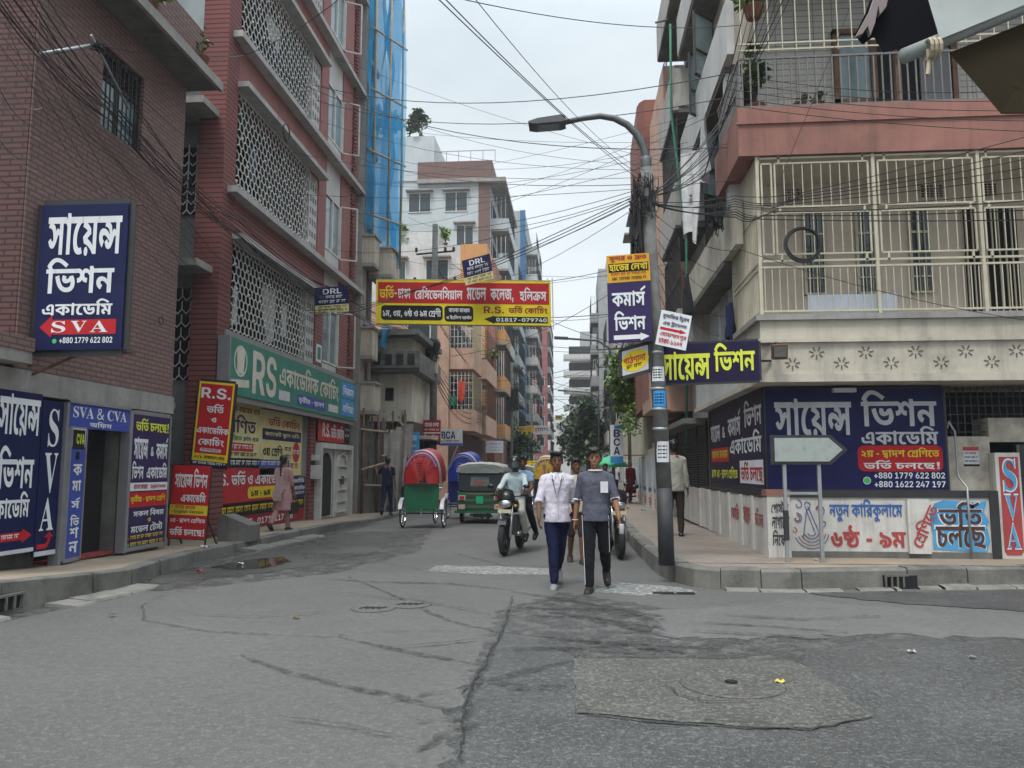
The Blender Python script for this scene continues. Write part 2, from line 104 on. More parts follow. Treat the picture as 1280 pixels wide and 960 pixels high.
50: "98,0 -22;0 -30;19 -12,14 11,28 13;1 15;5 6,7 2,7 3;6 2;17 0,8 0;4 -1;9 -1,4 -86,0 0,27 74,0 -8;10 -8;19 0,9 0;10 11;17 10,8 24,-22 -7;-6 -6;-10 0,-6 0;-6 9;-14 8,-9 67,0 0,-27 -25,0 -4;0 -6;0 -4,0 15;-17 12;-35 0,-19 0;-18 -13;-26 -28;-14|97,28 9;0 14;6 8;15 0,11 0;12 -6;22 -12;24 -11,14 6,2 2;-7 6;-19 0,-9 0;-10 -4;-18 -13;-16 -22;-12 -17,-5 2,19 4;-9 11;-13 15;-7|62,142 -11;-8 -13;-15 0,-9 0;-7 5;-8 8;-4 6,0 9;0 17;7 5,5 1,-26 -12;-7 -15;-3 -8,0 -15;0 -21;9 -12;17 0,13 0;13 11;15 8,7|44,137 16;-9 29;-26 12,-15 -14,-13 -12;16 -31;27 -17,10",
51: "76,156 0;7 -7;7 -9,0 -8,0 -17;0 -23;8 -6,7 -4;5 -4;15 0,9 0;3 1;7 0,4 31,-2 0;-2 -1;-4 0,-2 0;-5 3;-9 3,-3 3;-2 6;-2 8,0 10,0 14;0 15;-4 5,-5 5;-5 5;-15 1,-12|58,121 21;0 24;-13 11;-21 0,-11 0;-21 -24;-21 -19,-4 -4,11 10;-3 21;-9 21;-12 10,-8 -18,-23 -9;8 -23;14 -26;11 -28;8 -15,2 5,26 8;-2 14;-2 6,0 13;0 17;6 9;11 0,8 0;9 -11;11 -10,0 -6;0 -7;-3 -3;-5 0,-3 0;-2 1;-4 0,-1 -30,-5 -1;4 -2;10 0,5 0;8 11;14 20;7|29,107 -1;9 -11;12 -11,3 20,9 10,-2 12;-6 12;-13 1,-11|128,156 0,-27 -130,0 0,27",
52: "-66,-66 -9;0 -16;6 -11;13 0,11 0;14 18;16 18,0 16;0 27;-9 28;-19 15,-14 -18,-20 -11;14 -23;18 -20;9 -9,0 -6;0 -6;-6 0,-4 0;-4 5;-4 4,0 4;0 5;4 3;8 2;9 0,6 0,22 32,0 0,-16 0;-8 -4;-19 -10;-17 -19;-10",
53: "205,156 0,-27 -94,0 0,-70 -8,5 8;9 20;18 25;17 14,7 22,-18 -3;-7 -4;-15 -2;-16 0,-9 0;-9 4;-24 4,-13 -32,-7 -4;14 -4;24 0,14 0;10 3;18 6;15 3,7 12,-12 -13;-7 -24;-18 -23;-21 -8,-10 -28,16 0,41 1,7 0;6 -1;11 0,6 0,11 -81,0 0,27|42,114 12;0 16;-7 17;-14 12,-10 -23,-11 -7;7 -13;7 -8,0 -4;0 -6;-5 0,-4 0;-6 7;-7 6,-3 -15,-26 -14;7 -16;22 0,14 0;12 10;16 17;8",
54: "223,156 0,-27 -145,0 0,-70 -8,15 12;11 35;22 20,8 23,-18 -4;-8 -4;-16 -2;-17 0,-10 0;-8 2;-18 4;-19 2,-8 -31,-8 -4,20 -2;10 -3;19 0,11 0;11 3;18 5;16 4,9 12,-11 -7;-4 -26;-14 -26;-18 -9,-10 -28,17 0,70 -48,0 0,27|102,26 8;0 11;-7 4,-7 2,-26 -3;7 -11;6 -10,0 -5;0 -14;-2 -16;-1 -9,0 -8;0 -19;3 -16;9 -10;18 0,15 0;5 1;10 1,6 31,-5 -1;-3 -1;-7 0,-4 0;-8 7;-9 12;-3 7,0 9;0 12;2 11;1|181,33 -11;0 -17;9 -14;19 -5,15 17,12 1;-10 8;-13 10;-6 4,0 5;0 4;4 0,5 0;4 -3;7 -7;6 -6,3 12,26 11;-4 16;-14 8;-18 0,-11 0;-15 -17;-19",
55: "166,156 0,-27 -20,0 0,-129 -32,0 -8;11 -16;16 -19;12 -22;9 -14,3 -8,28 14,-5 21;-3 26;-11 19;-15 8,-9 0;6 -1;12 0,6 0,112 27,0 5,-16|103,115 0;-13 -10;-22 -23;-15 -19,-3 -19,5 -5,12 15;3 20;9 10;13 0,8 0;8 -8;10 -5,6 31,20 5;-7 8;-21|42,105 -15;0 -17;16 0,14 0;6 3;11 2,5 28,-7 -1;-2 -1;-5 0,-3 0;-4 4;-4 3,0 4;0 6;4 6;8 3,7 23,5 3,-9 -7;-13 -13;-19 -18;-10",
56: "198,156 0,-27 -74,0 0,-44 0;-2 1;-4 4,0 2;0 6;5 6;8 2,5 29,6 7;-12 8;-23 0,-14 0;-15 -14;-25 -26;-14 -20,0 -19;0 -30;12 -24;27 -9,23 28,11 7;-15 14;-20 17;-10 13,0 14;0 17;15 0,16 0;9 -5;13 -5,6 25,-1 -8;-12 -16;-15 -17;-7 -9,0 -8;0 -11;4 -4,5 -4;5 -3;13 0,8 0,7 0,3 0;3 0;8 0,4 0,17 -94,0 0,27|46,120 10;0 19;-6 17;-10 8,-8 1,-30 -15;11 -24;16 -13,0 -5;0 -5;-5 0,-3 0;-4 3;-5 4,-3 -16,-22 -12;7 -12;18 0,11 0;11 11;15 18;7",
57: "159,156 0,-27 -83,0 0,-74 0;-6 1;-7 2,-3 3;-2 6,0 6;0 9;6 5,7 4;5 5;12 0,6 0;4 -5;6 -6,0 -3;0 -4;0 -2,-1 -5,27 5;1 10;1 7,0 13;0 15;-9 6;-14 0,-9 0;-7 -3;-16 -7;-15 -5,-6 -9;-12 -23;-13 -15,0 -12;0 -14;4 -5,5 -5;4 -6;17 0,16 0,73 -46,0 0,27|108,156 0;7 -7;7 -9,0 -11,0 -17;0 -23;8 -6,7 -5;5 -3;15 0,9 0;3 0;7 1,4 30,-2 0;-2 0;-4 0,-2 0;-5 2;-9 4,-3 2;-2 7;-2 8,0 14,0 13;0 15;-4 6,-5 5;-5 5;-15 0,-12|139,-46 -31,0 -3;8 -11;6 -11,0 -4;0 -10;-2 -13;-2 -9,0 -8;0 -15;5 -12;11 -7;17 0,13 0;6 1;10 1,7 30,-4 -1;-3 0;-9 0,-3 0;-7 4;-10 9;-5 6,0 6;0 7;2 8;2 6,0 8;0 13;-7 4,-6 0,10 0;8 1;16 1,4 30,38",
58: "170,156 0,-27 -20,0 0,-129 -32,0 0,102 1,-12 -6;10 -13;14 -14;11 -13;5 -7,0 -8;0 -14;-7 -13;-13 -7,-9 -1,6 5;3 12;6 8,0 10;0 11;-12 0,-8 0;-5 -2;-10 -1,-2 -7,3 2;3 7;7 7;8 4,3 24,23 19,-20 -63,-61 -22,21 16,15 -4,-9 -10,-5 4;4 4;9 0,4 0;6 -6;5 -4,0 -3;0 -6;-2 -3,-2 -23,22 10;14 19;20 21;10 13,0 11;0 17;-7 17;-14 10,-9 -1,-7 0;5 -1;12 0,5 0,30 27,0 5,-16",
59: "68,0 -15;0 -24;10 -19;17 -6,11 9,28 17;3 19;12 8;17 0,12 0;3 -1;11 -1,5 -57,0 0,27 45,0 -8;10 -8;19 0,9 0;10 11;17 10,8 24,-22 -7;-6 -6;-10 0,-6 0;-6 9;-14 8,-9 66,0 0,-27 -25,0 -4;0 -6;0 -3,0 14;-17 13;-35 0,-19 0;-18 -14;-26 -27;-14|68,28 9;0 13;6 8;15 0,11 0;12 -5;23 -13;23 -11,14 6,2 3;-7 6;-19 0,-8 0;-11 -5;-18 -12;-15 -21;-12 -16,-4 2,17 2;-9 11;-13 15;-7",
60: "97,67 -11;0 -19;8 -9,7 -6;4 -8;4 -3,0 -3;0 -2;-3 0,-2 0;-3 3;-6 4,-4 -21,-18 -7;7 -10;16 0,10 0;10 10;11 14;6 7,0 8;0 11;-2 8;-3 4,-3 10;-8 10;-4 5,0 5;0 5;6 0,7 0;9 -10;15 -7,6 33,4 4;-5 8;-12 4;-15 0,-8 0;-10 -8;-16 -17;-8|13,145 22,-3 14;-5 16;-16 0,-13 0;-3 -1;-5 0,-2 -31,0 0;3 1;6 0,1 0;10 -14;13 -13,3|211,156 0,-27 -20,0 0,-129 -32,0 0,18 1,15 -1;7 0;12 0,6 0,71 -161,0 0,27|104,52 -1;8 -8;13 -5,4 29,6 3;-3 6;-9 4;-12 0,-7|113,59 15;0 21;-10 17;-19 10,-13 -17,-13 -5;7 -14;14 -14;9 -6,0 -4;0 -4;-4 0,-3 0;-3 3;-5 3,-3 -15,-20 -9;6 -14;16 0,13 0;13 19;15",
61: "182,156 0,-27 -20,0 0,-84 -32,0 0,57 0,-12 -6;10 -13;14 -13;11 -14;5 -6,0 -9;0 -14;-7 -12;-13 -7,-9 -1,6 4;3 12;6 9,0 9;0 11;-12 0,-8 0;-5 -2;-10 0,-2 -7,3 2;3 6;7 8;8 3,3 24,23 19,-20 -63,-61 -22,21 17,15 -5,-9 -10,-5 4;4 5;9 0,4 0;6 -6;5 -4,0 -4;0 -5;-2 -3,-2 -24,22 11;14 18;20 21;10 14,0 10;0 18;-7 17;-14 9,-9 0,-7 0;5 -1;12 0,5 0,30 26,0 5,-16|162,-11 -32,0 -2;5 -6;6 -11;4 -7,0 -9;0 -23;-4 -15,0 -9;0 -18;4 -14;10 -9;19 0,15 0;6 1;12 1,5 31,-4 -1;-4 -1;-8 0,-5 0;-9 6;-11 11;-3 6,0 13;0 18;4 11,0 8;0 13;-6 6,-7 0,23 32,-1",
62: "158,156 0,-27 -20,0 0,-68 -32,0 0,69 1,6 -1;4 0;11 0,5 0,16 27,0 4,-16|74,157 9;0 14;-7 11;-12 4,-8 1,-31 -8;14 -17;17 -9,0 -6;0 -8;-7 0,-8 0;-10 12;-9 12,0 -3,-30 -16;1 -19;13 -7;21 0,14 0;15 8;18 14;9|17,157 11;0 17;-9 10;-20 0,-17 0;-11 -8;-21 -19;-13 -16,0 -3,30 9;0 10;5 5;8 0,5 0;8 -10;8 -7,0 -4;0 -8;-1 -4,-1 -3,27 5;1 11;1|60,62 12;0 21;-10 19;-19 9,-13 -16,-14 -5;7 -13;14 -14;9 -7,0 -3;0 -4;-4 0,-3 0;-3 4;-6 3,-2 -15,-21 -6;4 -11;9 -7;14 0,9 0;9 8;12 15;8|138,62 0,-62 -32,0 0,19 0,18 0;6 0;12 0,7 0,0",
63: "189,156 0,-27 -142,0 0,-62 -8,7 12;11 34;22 21,8 18,-19 0,-51 -32,-11 0,65 19,-12 -8;-3 -25;-14 -26;-18 -10,-10 -27,17 0,70 -17,0 0,27|172,21 0;-11 3;-20 2,-10 -30,-5 -3;11 -3;21 0,12 0;12 5;23 5,10 14,-11 -14;-3 -29;-11 -15,-5 -3,0 -13;-6 -24;-11 -11,-7 1,6 11;-2 18;-10 7,-7 0;3 -1;5 0,3 0,27 32,20 0,-84 -32,0 -7;7 -14;10 -16;7 -11,2 -12,27 12;7 23;13 22;10 11,5 7,1 13;5 26;10 15,5 19,-19 -3;-7 -5;-20",
64: "108,157 9;0 13;-9 4,-8 9,13 25,3 9;-7 10;-19 0,-13 0;-14 -12;-21 -21;-15 -13,-6 -12,25 11;6 16;13 0,10 0;7 -7;9 -5,4 15,5 -14,-25 -24,-1 0;6 -6;10 -6,0 -3;0 -4;-3 -2;-6 0,-3 0;-8 13;-8 11,-1 -4,-28 -15;1 -19;12 -8;20 0,11 0;12 8;18 13;10|59,157 9;0 15;-10 9;-19 0,-14 0;-9 -7;-19 -16;-13 -14,0 -3,28 11;1 7;8 0,6 0;7 -7;7 -5,0 -4;0 -8;-1 -3,-1 -4,27 5;1 10;1|120,5 -25;0 -43;17 -35;41 -15,35 29,11 12;-28 26;-34 32;-15 19,0 17;0 20;12 0,10 0;8 -12;12 -7,3 28,14 9;-7 14;-20 0,-13 0;-14 -16;-21 -30;-11",
65: "189,156 0,-27 -69,0 0,-66 -1,-13 0;-5 1;-12 0,-6 0,-27 -32,0 -9;14 -22;20 -27;14 -16,4 -12,28 20;12 48;25 22,7 -3,-8 0,13 -91,0 0,27|88,100 5,-5 -13;-5 -24;-12 -14,-8 9;-2 18;-10 17;-16 7,-10 -4,-4 -1;6 0;13 0,5|147,33 -11;0 -17;9 -14;19 -6,15 17,12 2;-10 8;-13 10;-6 4,0 4;0 5;4 0,5 0;4 -3;7 -7;6 -6,3 11,26 12;-4 16;-14 8;-18 0,-11 0;-15 -18;-19|36,-3 -8;0 -9;10 0,8 0;8 9;10 8,0 8;0 9;-10 0,-8 0;-8 -9;-10",
66: "126,138 0,-15 0,3 14;-3 26;-16 16;-23 0,-15 0;-9 -7;-13 -13;-8 -11,0 -5;0 -7;1 -3,1 1,26 1;0 3;0 1,0 5;0 4;5 0,3 0;9 -15;12 -10,3 0,10 0,-79 -29,-2 -12;10 -20;13 -21;8 -15,3 -11,28 13;7 25;14 25;11 13,4 1,-6 0,18|94,109 7,-7 -9;-3 -18;-8 -18;-9 -7,-4 0,3 8;-1 18;-8 15;-11 5,-5 0;4 -1;9 0,4|190,156 0,-27 -192,0 0,27|38,43 11;0 16;-9 5,-9 3;5 6;3 5,0 5;0 10;-8 6,-7 -10,4 0,16 31,3 0,-52 -32,0 0,27 5,-19 -2;6 -5;7 -4,0 -2;0 -2;-3 0,-2 0;-1 0;-3 0,-1 -27,-2 0;11 -9;9 -5,0 -4;0 -4;-3 0,-4 0;-5 6;-6 5,-3 -11,-24 -13;6 -17;20 0,14 0;13 18;17",
67: "235,156 0,-27 -109,0 -11;-7 -17;-11 -9;-11 0,-7 0;-4 4;-5 5,0 6;0 10;7 5,6 28,-4 2;-8 3;-16 0,-9 0;-12 -10;-24 -25;-16 -20,0 -17;0 -28;10 -24;22 -19;39 -6,29 30,8 7;-31 18;-34 22;-15 15,0 14;0 13;12 0,10 0;9 -4;12 -2,4 20,-2 -11;-13 -19;-11 -14,0 -10;0 -15;7 -9;15 0,11 0;10 11;19 12,10 -3;-1 -8;1 -5,0 -67,0 0,27|124,77 -6;8 -10;17 -6;19 -1,8 27,7 1;-8 10;-25 8,-10|188,123 15;0 18;-17 0,-13 0;-7 -7;-16 -18;-13 -17,-5 -7,24 9;2 10;7 0,6 0;5 -6;2 -3,0 -9;0 -17;-16 -5,-12 -9,27 11;15 22;11|185,10 -11;0 -15;8 -11;11 -3,5 -5,24 11,15 2;-13 10;-17 12;-8 6,0 5;0 6;5 0,5 0;5 -9;9 -7,4 25,10 5;-3 10;-9 6;-12 0,-8 0;-8 -8;-14 -16;-9",
68: "113,68 -16;0 -23;16 -6,14 4,1 -2;-9 -8;-15 -13;-8 -10,0 -7;0 -13;4 -11;13 -6,13 23,12 3;-8 6;-5 4,0 4;0 6;6 4;15 0,14 31,0 1;-8 5;-14 6;-10 8;-5 5,0 5;0 6;7 0,7 0;9 -10;14 -6,6 32,4 4;-4 7;-12 5;-14 0,-9 0;-17 -20;-17|190,156 0,-27 -192,0 0,27|128,89 0,-13 -1,2 15;-2 25;-12 14;-20 0,-13 0;-13 -15;-16 -16,0 -4;0 -6;1 -4,0 2,25 1;0 3;0 1,0 5;0 3;3 0,3 0;7 -14;10 -9,3 0,15 0,-80 -32,0 -10;10 -17;11 -20;8 -14,3 -11,28 20;11 34;15 18,6 1,-6 0,13|96,66 7,-9 -12;-4 -23;-9 -12,-6 -2,2 12;-3 22;-11 9,-9 -1;5 0;8 0,4",
69: "12,89 60,0 0,-30 -60,0",
70: "68,20 -16;0 -25;12 -15;27 0,21 0;15 12;27 24;16 20,0 18;0 24;-13 14;-27 0,-20 0;-16 -13;-26 -24;-16|69,111 -7;0 -11;-7 -6;-14 0,-12 0;-9 4;-14 10;-8 8,0 8;0 10;8 6;15 0,10 0;11 -5;13 -9;7",
71: "79,70 15,-4 -10;-5 -16;-4 -10,0 -24;0 -22;22 0,20 0;12 9;21 15;15 21;9 12,0 9;0 15;-4 5,-4 7;-5 6;-15 0,-15 0,-68 0;-6 2;-6 5;-3 5,0 -4,-30 -15;1 -17;6 -8;16 0,16|62,85 6;0 12;2 5,4 -6,-4 0,21 0;7 -2;8 -2,2 -1;2 -5;2 -2,0 -4;0 -9;-5 -6;-7 -4;-11 0,-6 0;-9 10;-6",
}
LATIN = {
'A': "752 6,0 62,182 51,0 63,-182 -43,0 -28,85 -6;18 -11;42 -5,24 8,0 -6;-24 -10;-42 -5,-18 -27,-85|45,41 0,30 98,0 0,-30",
'B': "662 16,0 0,182 73,0 20;0 27;-12 13;-21 0,-14 0;-10 -8;-16 -15;-11 -10,-2 0,-2 11;0 18;-11 11;-19 0,-14 0;-14 -14;-23 -28;-13 -20,0|55,32 31,0 16;0 14;12 0,10 0;8 -7;11 -13;7 -9,0 -32,0|55,106 28,0 8;0 12;5 7;11 0,7 0;9 -14;12 -12,0 -29,0",
'C': "740 96,-2 -24;0 -39;21 -22;42 0,30 0;30 22;41 39;22 24,0 16;0 27;-8 21;-17 13;-24 2,-16 -40,0 -1;7 -6;12 -10;8 -14;4 -7,0 -14;0 -21;-14 -11;-26 0,-19 0;-19 11;-27 21;-13 14,0 7;0 13;4 11;8 6;12 2,7 39,0 -1;-13 -12;-23 -21;-19 -27;-10",
'D': "722 81,0 -48,0 0,33 46,0 17;0 23;12 12;26 0,20 0;20 -12;26 -23;11 -17,0 -47,0 0,34 49,0 28;0 39;-22 21;-41 0,-28 0;-28 -21;-41 -40;-22|55,182 0,-182 -39,0 0,182",
'E': "608 16,0 0,182 123,0 0,-32 -84,0 0,-42 77,0 0,-32 -77,0 0,-44 84,0 0,-32",
'L': "565 16,0 0,182 39,0 0,-150 77,0 0,-32",
'R': "658 16,0 0,182 72,0 20;0 30;-15 15;-27 0,-18 0;-18 -16;-26 -29;-14 -21,0 -48,0 0,32 41,0 11;0 15;6 7;11 0,9 0;9 -7;13 -15;6 -11,0 -25,0 0,-150|117,0 -45,83 42,0 46,-83",
'S': "656 83,-3 -22;0 -32;14 -19;27 0,19 38,0 0;-9 9;-12 16;-6 10,0 10;0 14;6 8;10 0,6 0;6 -7;8 -14;6 -10,3 -20,4 -23;6 -26;24 0,20 0;17 18;25 31;13 20,0 20;0 31;-14 16;-24 1,-17 -38,0 -1;11 -16;12 -13,0 -10;0 -13;-5 -6;-10 0,-5 0;-7 7;-8 13;-6 8,-2 16,-3 12;-3 20;-9 15;-13 8;-18 0,-11 0;-17 -17;-24 -31;-14",
'V': "752 69,0 -63,182 43,0 28,-86 6;-17 11;-41 5,-24 -8,0 6;24 10;41 5,17 27,86 43,0 -62,-182",
'0': "646 81,-2 -24;0 -31;22 -15;41 0,30 0;29 15;42 32;22 23,0 23;0 31;-22 16;-42 0,-29 0;-30 -16;-41 -31;-22|81,30 11;0 14;13 6;27 0,21 0;21 -6;27 -14;13 -11,0 -11;0 -14;-13 -7;-27 0,-21 0;-21 7;-27 14;-13",
'1': "646 21,0 0,31 124,0 0,-31|107,182 0,-182 -38,0 0,148 -1,0 -42,-29 0,35 40,28",
'2': "646 17,0 0,28 65,60 8;8 11;12 6;12 0,8 0;8 -7;11 -13;6 -8,0 -8;0 -12;-6 -7;-13 0,-8 -37,0 0;18 16;26 29;14 19,0 20;0 29;-13 16;-25 0,-16 0;-10 -8;-20 -20;-24 -19,-18 -26,-25 0,-1 76,0 0,-32",
'3': "646 79,-2 -20;0 -31;13 -18;24 0,17 39,0 0;-7 9;-10 13;-5 8,0 9;0 13;6 8;12 0,8 0;8 -8;12 -15;8 -11,0 -20,0 0,25 40,40 0,1 -76,0 0,32 123,0 0,-28 -61,-57 0,8 21;3 30;-13 17;-25 0,-16 0;-17 -18;-26 -32;-13",
'4': "646 7,32 0,30 68,120 37,0 -66,-118 0,-1 108,0 0,-31|95,0 0,41 1,14 0,59 35,0 0,-114",
'5': "646 79,-2 -19;0 -29;13 -18;25 0,16 38,0 0;-7 8;-11 13;-6 7,0 9;0 14;8 8;14 0,10 0;9 -8;15 -14;8 -9,0 -8;0 -15;-7 -4,-5 -35,6 8,96 112,0 0,-32 -79,0 -5,-45 1,0 5;7 19;8 12,0 13;0 20;-8 16;-16 8;-22 0,-13 0;-19 -17;-28 -30;-16",
'6': "646 81,-2 -18;0 -30;14 -18;28 0,19 0;15 11;28 12,17 42,63 39,0 -57,-83 -11,0 3;4 11;8 16;5 9,0 17;0 26;-13 14;-26 0,-17 0;-19 -17;-28 -30;-15|81,28 9;0 13;8 8;14 0,9 0;9 -8;14 -13;8 -9,0 -8;0 -14;-8 -7;-14 0,-9 0;-9 7;-14 14;-8",
'7': "646 29,0 75,149 0,1 -87,0 0,32 128,0 0,-32 -76,-150",
'8': "646 81,-2 -21;0 -32;13 -18;23 0,15 0;11 10;19 18;13 12,2 0,1 -15;3 -18;23 0,14 0;15 16;22 29;12 19,0 18;0 29;-12 17;-23 0,-14 0;-15 -19;-22 -14,-3 0,-1 11;-2 18;-13 10;-19 0,-11 0;-15 -18;-23 -32;-13|81,26 9;0 13;7 8;11 0,8 0;8 -8;12 -14;7 -8,0 -9;0 -14;-7 -8;-12 0,-8 0;-8 8;-11 14;-7|81,107 7;0 12;6 7;11 0,7 0;7 -7;11 -12;6 -7,0 -8;0 -12;-6 -6;-11 0,-7 0;-7 6;-11 12;-6",
'9': "646 80,184 18;0 31;-14 18;-28 0,-19 0;-15 -11;-28 -12,-18 -42,-62 -39,0 56,83 11,0 -2;-4 -11;-8 -16;-5 -10,0 -17;0 -25;13 -14;25 0,18 0;19 17;28 29;15|80,154 -8;0 -13;-8 -8;-14 0,-9 0;-9 8;-14 13;-8 8,0 9;0 13;8 8;14 0,9 0;9 -8;14 -13;8",
'+': "646 65,10 0,126 32,0 0,-126|18,58 0,30 126,0 0,-30",
'-': "646 122,90 0,-31 -83,0 0,31",
'.': "268 34,-2 -9;0 -13;12 0,9 0;9 13;13 9,0 9;0 12;-13 0,-9 0;-9 -12;-12",
'&': "674 71,-3 -19;0 -28;14 -14;23 0,14 0;11 8;16 15;14 11,7 35,23 4;3 6;6 3;7 0,4 0;6 -8;8 -8,0 -6;0 -7;-4 -5;-7 0,-5 0;-6 6;-11 11;-13 7,-8 86,-99 -40,0 -72,80 -7;8 -14;18 -9;20 0,12 0;13 12;21 22;12 15,0 15;0 21;-12 12;-19 0,-12 0;-9 -6;-15 -11;-12 -8,-6 -37,-27 -7;-5 -7;-10 0,-7 0;-7 6;-10 12;-5 7,0 10;0 19;9 15;16 9;22 0,14 32,0 0;-17 -7;-27 -13;-20 -9,-6 -10,-6 -10;-8 -25;-8",
'a': "582 53,-3 -13;0 -20;10 -12;18 0,13 0;12 8;15 15;9 18;5 10,1 12;1 15;3 6;4 0,4 0,1 0;6 -5;7 -9;4 -6,0 -7;0 -10;-4 -7;-7 -1,-4 -35,5 3;12 16;17 25;9 16,0 11;0 21;-5 17;-11 9;-18 0,-12 0,-92 -36,0 0,19 -1,0 -3;-7 -11;-9 -16;-6|64,24 9;0 12;6 8;12 0,7 0,14 -2;-1 -6;-2 -8;-1 -8;-2 -3,0 -6;-1 -10;-4 -5;-7 0,-6 0;-5 5;-7 9;-3",
'c': "590 77,-3 -21;0 -30;18 -16;32 0,21 0;21 16;32 30;17 21,0 12;0 21;-6 16;-12 10;-17 2,-11 -35,-6 -1;5 -5;8 -6;6 -9;3 -5,0 -9;0 -13;-10 -6;-18 0,-12 0;-12 6;-19 13;-10 9,0 5;0 9;3 6;7 5;8 1,6 35,-6 -2;-11 -10;-18 -16;-12 -21;-7",
'e': "597 77,-3 -21;0 -30;17 -16;32 0,22 0;21 16;31 30;18 20,0 13;0 24;-8 17;-18 10;-26 0,-17 0,-11 -115,0 0,24 97,0 -18,-6 0;10 -7;15 -12;9 -9,0 -9;0 -13;-9 -7;-14 0,-10 0,-16 0;-12 8;-15 14;-8 9,0 6;0 10;3 8;7 2,5 34,-6 -3;-11 -17;-17 -25;-10",
'g': "633 76,-54 -17;0 -26;9 -16;15 -2,10 33,9 1;-4 7;-7 12;-5 8,0 14;0 15;13 0,13 0,25 -2,0 -3;-6 -9;-10 -15;-6 -11,0 -15;0 -25;14 -15;30 0,22 0;24 15;31 25;15 15,0 11;0 16;-7 10;-12 2,-6 2,0 0,23 37,0 0,-134 0;-19 -17;-25 -30;-12|77,31 9;0 13;9 7;17 0,12 0;11 -7;18 -13;10 -9,0 -9;0 -13;-10 -6;-18 0,-11 0;-12 6;-17 13;-9",
'h': "626 53,79 0,-79 -38,0 0,182 38,0 0,-80 -3,0 5;17 22;19 17,0 15;0 21;-12 11;-23 0,-16 0,-87 -38,0 0,80 0;12 -13;14 -11,0 -7;0 -12;-6 -7;-12",
'i': "274 15,0 0,136 38,0 0,-136|34,154 -8;0 -12;11 0,8 0;8 12;11 8,0 9;0 12;-11 0,-8 0;-8 -12;-11",
'l': "312 57,-1 -22;0 -20;18 0,19 0,146 38,0 0,-141 0;-6 5;-6 5,0 3;0 3;0 2,1 6,-28 -3;-1 -11;-2",
'n': "625 53,79 0,-79 -38,0 0,136 36,0 1,-34 -2,0 5;17 22;19 17,0 15;0 21;-12 11;-23 0,-16 0,-87 -38,0 0,80 0;12 -13;14 -11,0 -7;0 -12;-6 -7;-12",
'o': "614 77,-3 -21;0 -30;18 -16;32 0,21 0;21 16;32 30;17 21,0 21;0 30;-17 16;-32 0,-21 0;-21 -16;-32 -30;-18|77,27 9;0 13;11 6;18 0,12 0;12 -6;18 -13;10 -9,0 -9;0 -13;-10 -6;-18 0,-12 0;-12 6;-18 13;-11",
'r': "410 15,0 0,136 37,0 0,-24 2,0 3;13 18;13 11,0 3;0 7;0 2,-1 0,-34 -2;1 -10;1 -4,0 -8;0 -13;-7 -8;-13 0,-8 0,-77",
's': "563 70,-3 -16;0 -26;10 -17;18 -2,13 36,6 2;-10 13;-9 12,0 10;0 11;8 0,5 0;6 -8;6 -9,2 -24,5 -20;4 -19;19 0,16 0;13 14;19 26;10 18,0 16;0 24;-9 15;-16 3,-12 -34,-5 -2;7 -12;8 -10,0 -8;0 -12;-7 0,-6 0;-5 7;-7 10,-2 25,-5 20;-4 19;-18 0,-15 0;-13 -16;-20 -28;-12",
'd': "632 65,-2 -16;0 -25;16 -14;31 0,23 0;24 15;31 25;15 15,0 11;0 16;-8 9;-11 3,-6 1,0 0,69 38,0 0,-182 -38,0 0,22 -1,0 -3;-6 -10;-11 -15;-7|77,28 9;0 13;10 6;18 0,12 0;12 -6;18 -13;10 -9,0 -9;0 -13;-10 -6;-18 0,-12 0;-12 6;-18 13;-10",
'u': "626 62,-2 -14;0 -21;13 -12;23 0,16 0,86 38,0 0,-79 0;-13 13;-14 11,0 8;0 12;7 6;12 0,9 0,78 38,0 0,-136 -36,0 0,34 2,0 -6;-17 -21;-19",
'•': "464 58,33 -11;0 -18;11 -10;18 0,11 0;10 10;18 18;11 11,0 11;0 18;-11 10;-18 0,-10 0;-11 -10;-18 -18;-11",
'E': "608 16,0 0,182 123,0 0,-32 -84,0 0,-42 77,0 0,-32 -77,0 0,-44 84,0 0,-32",
}
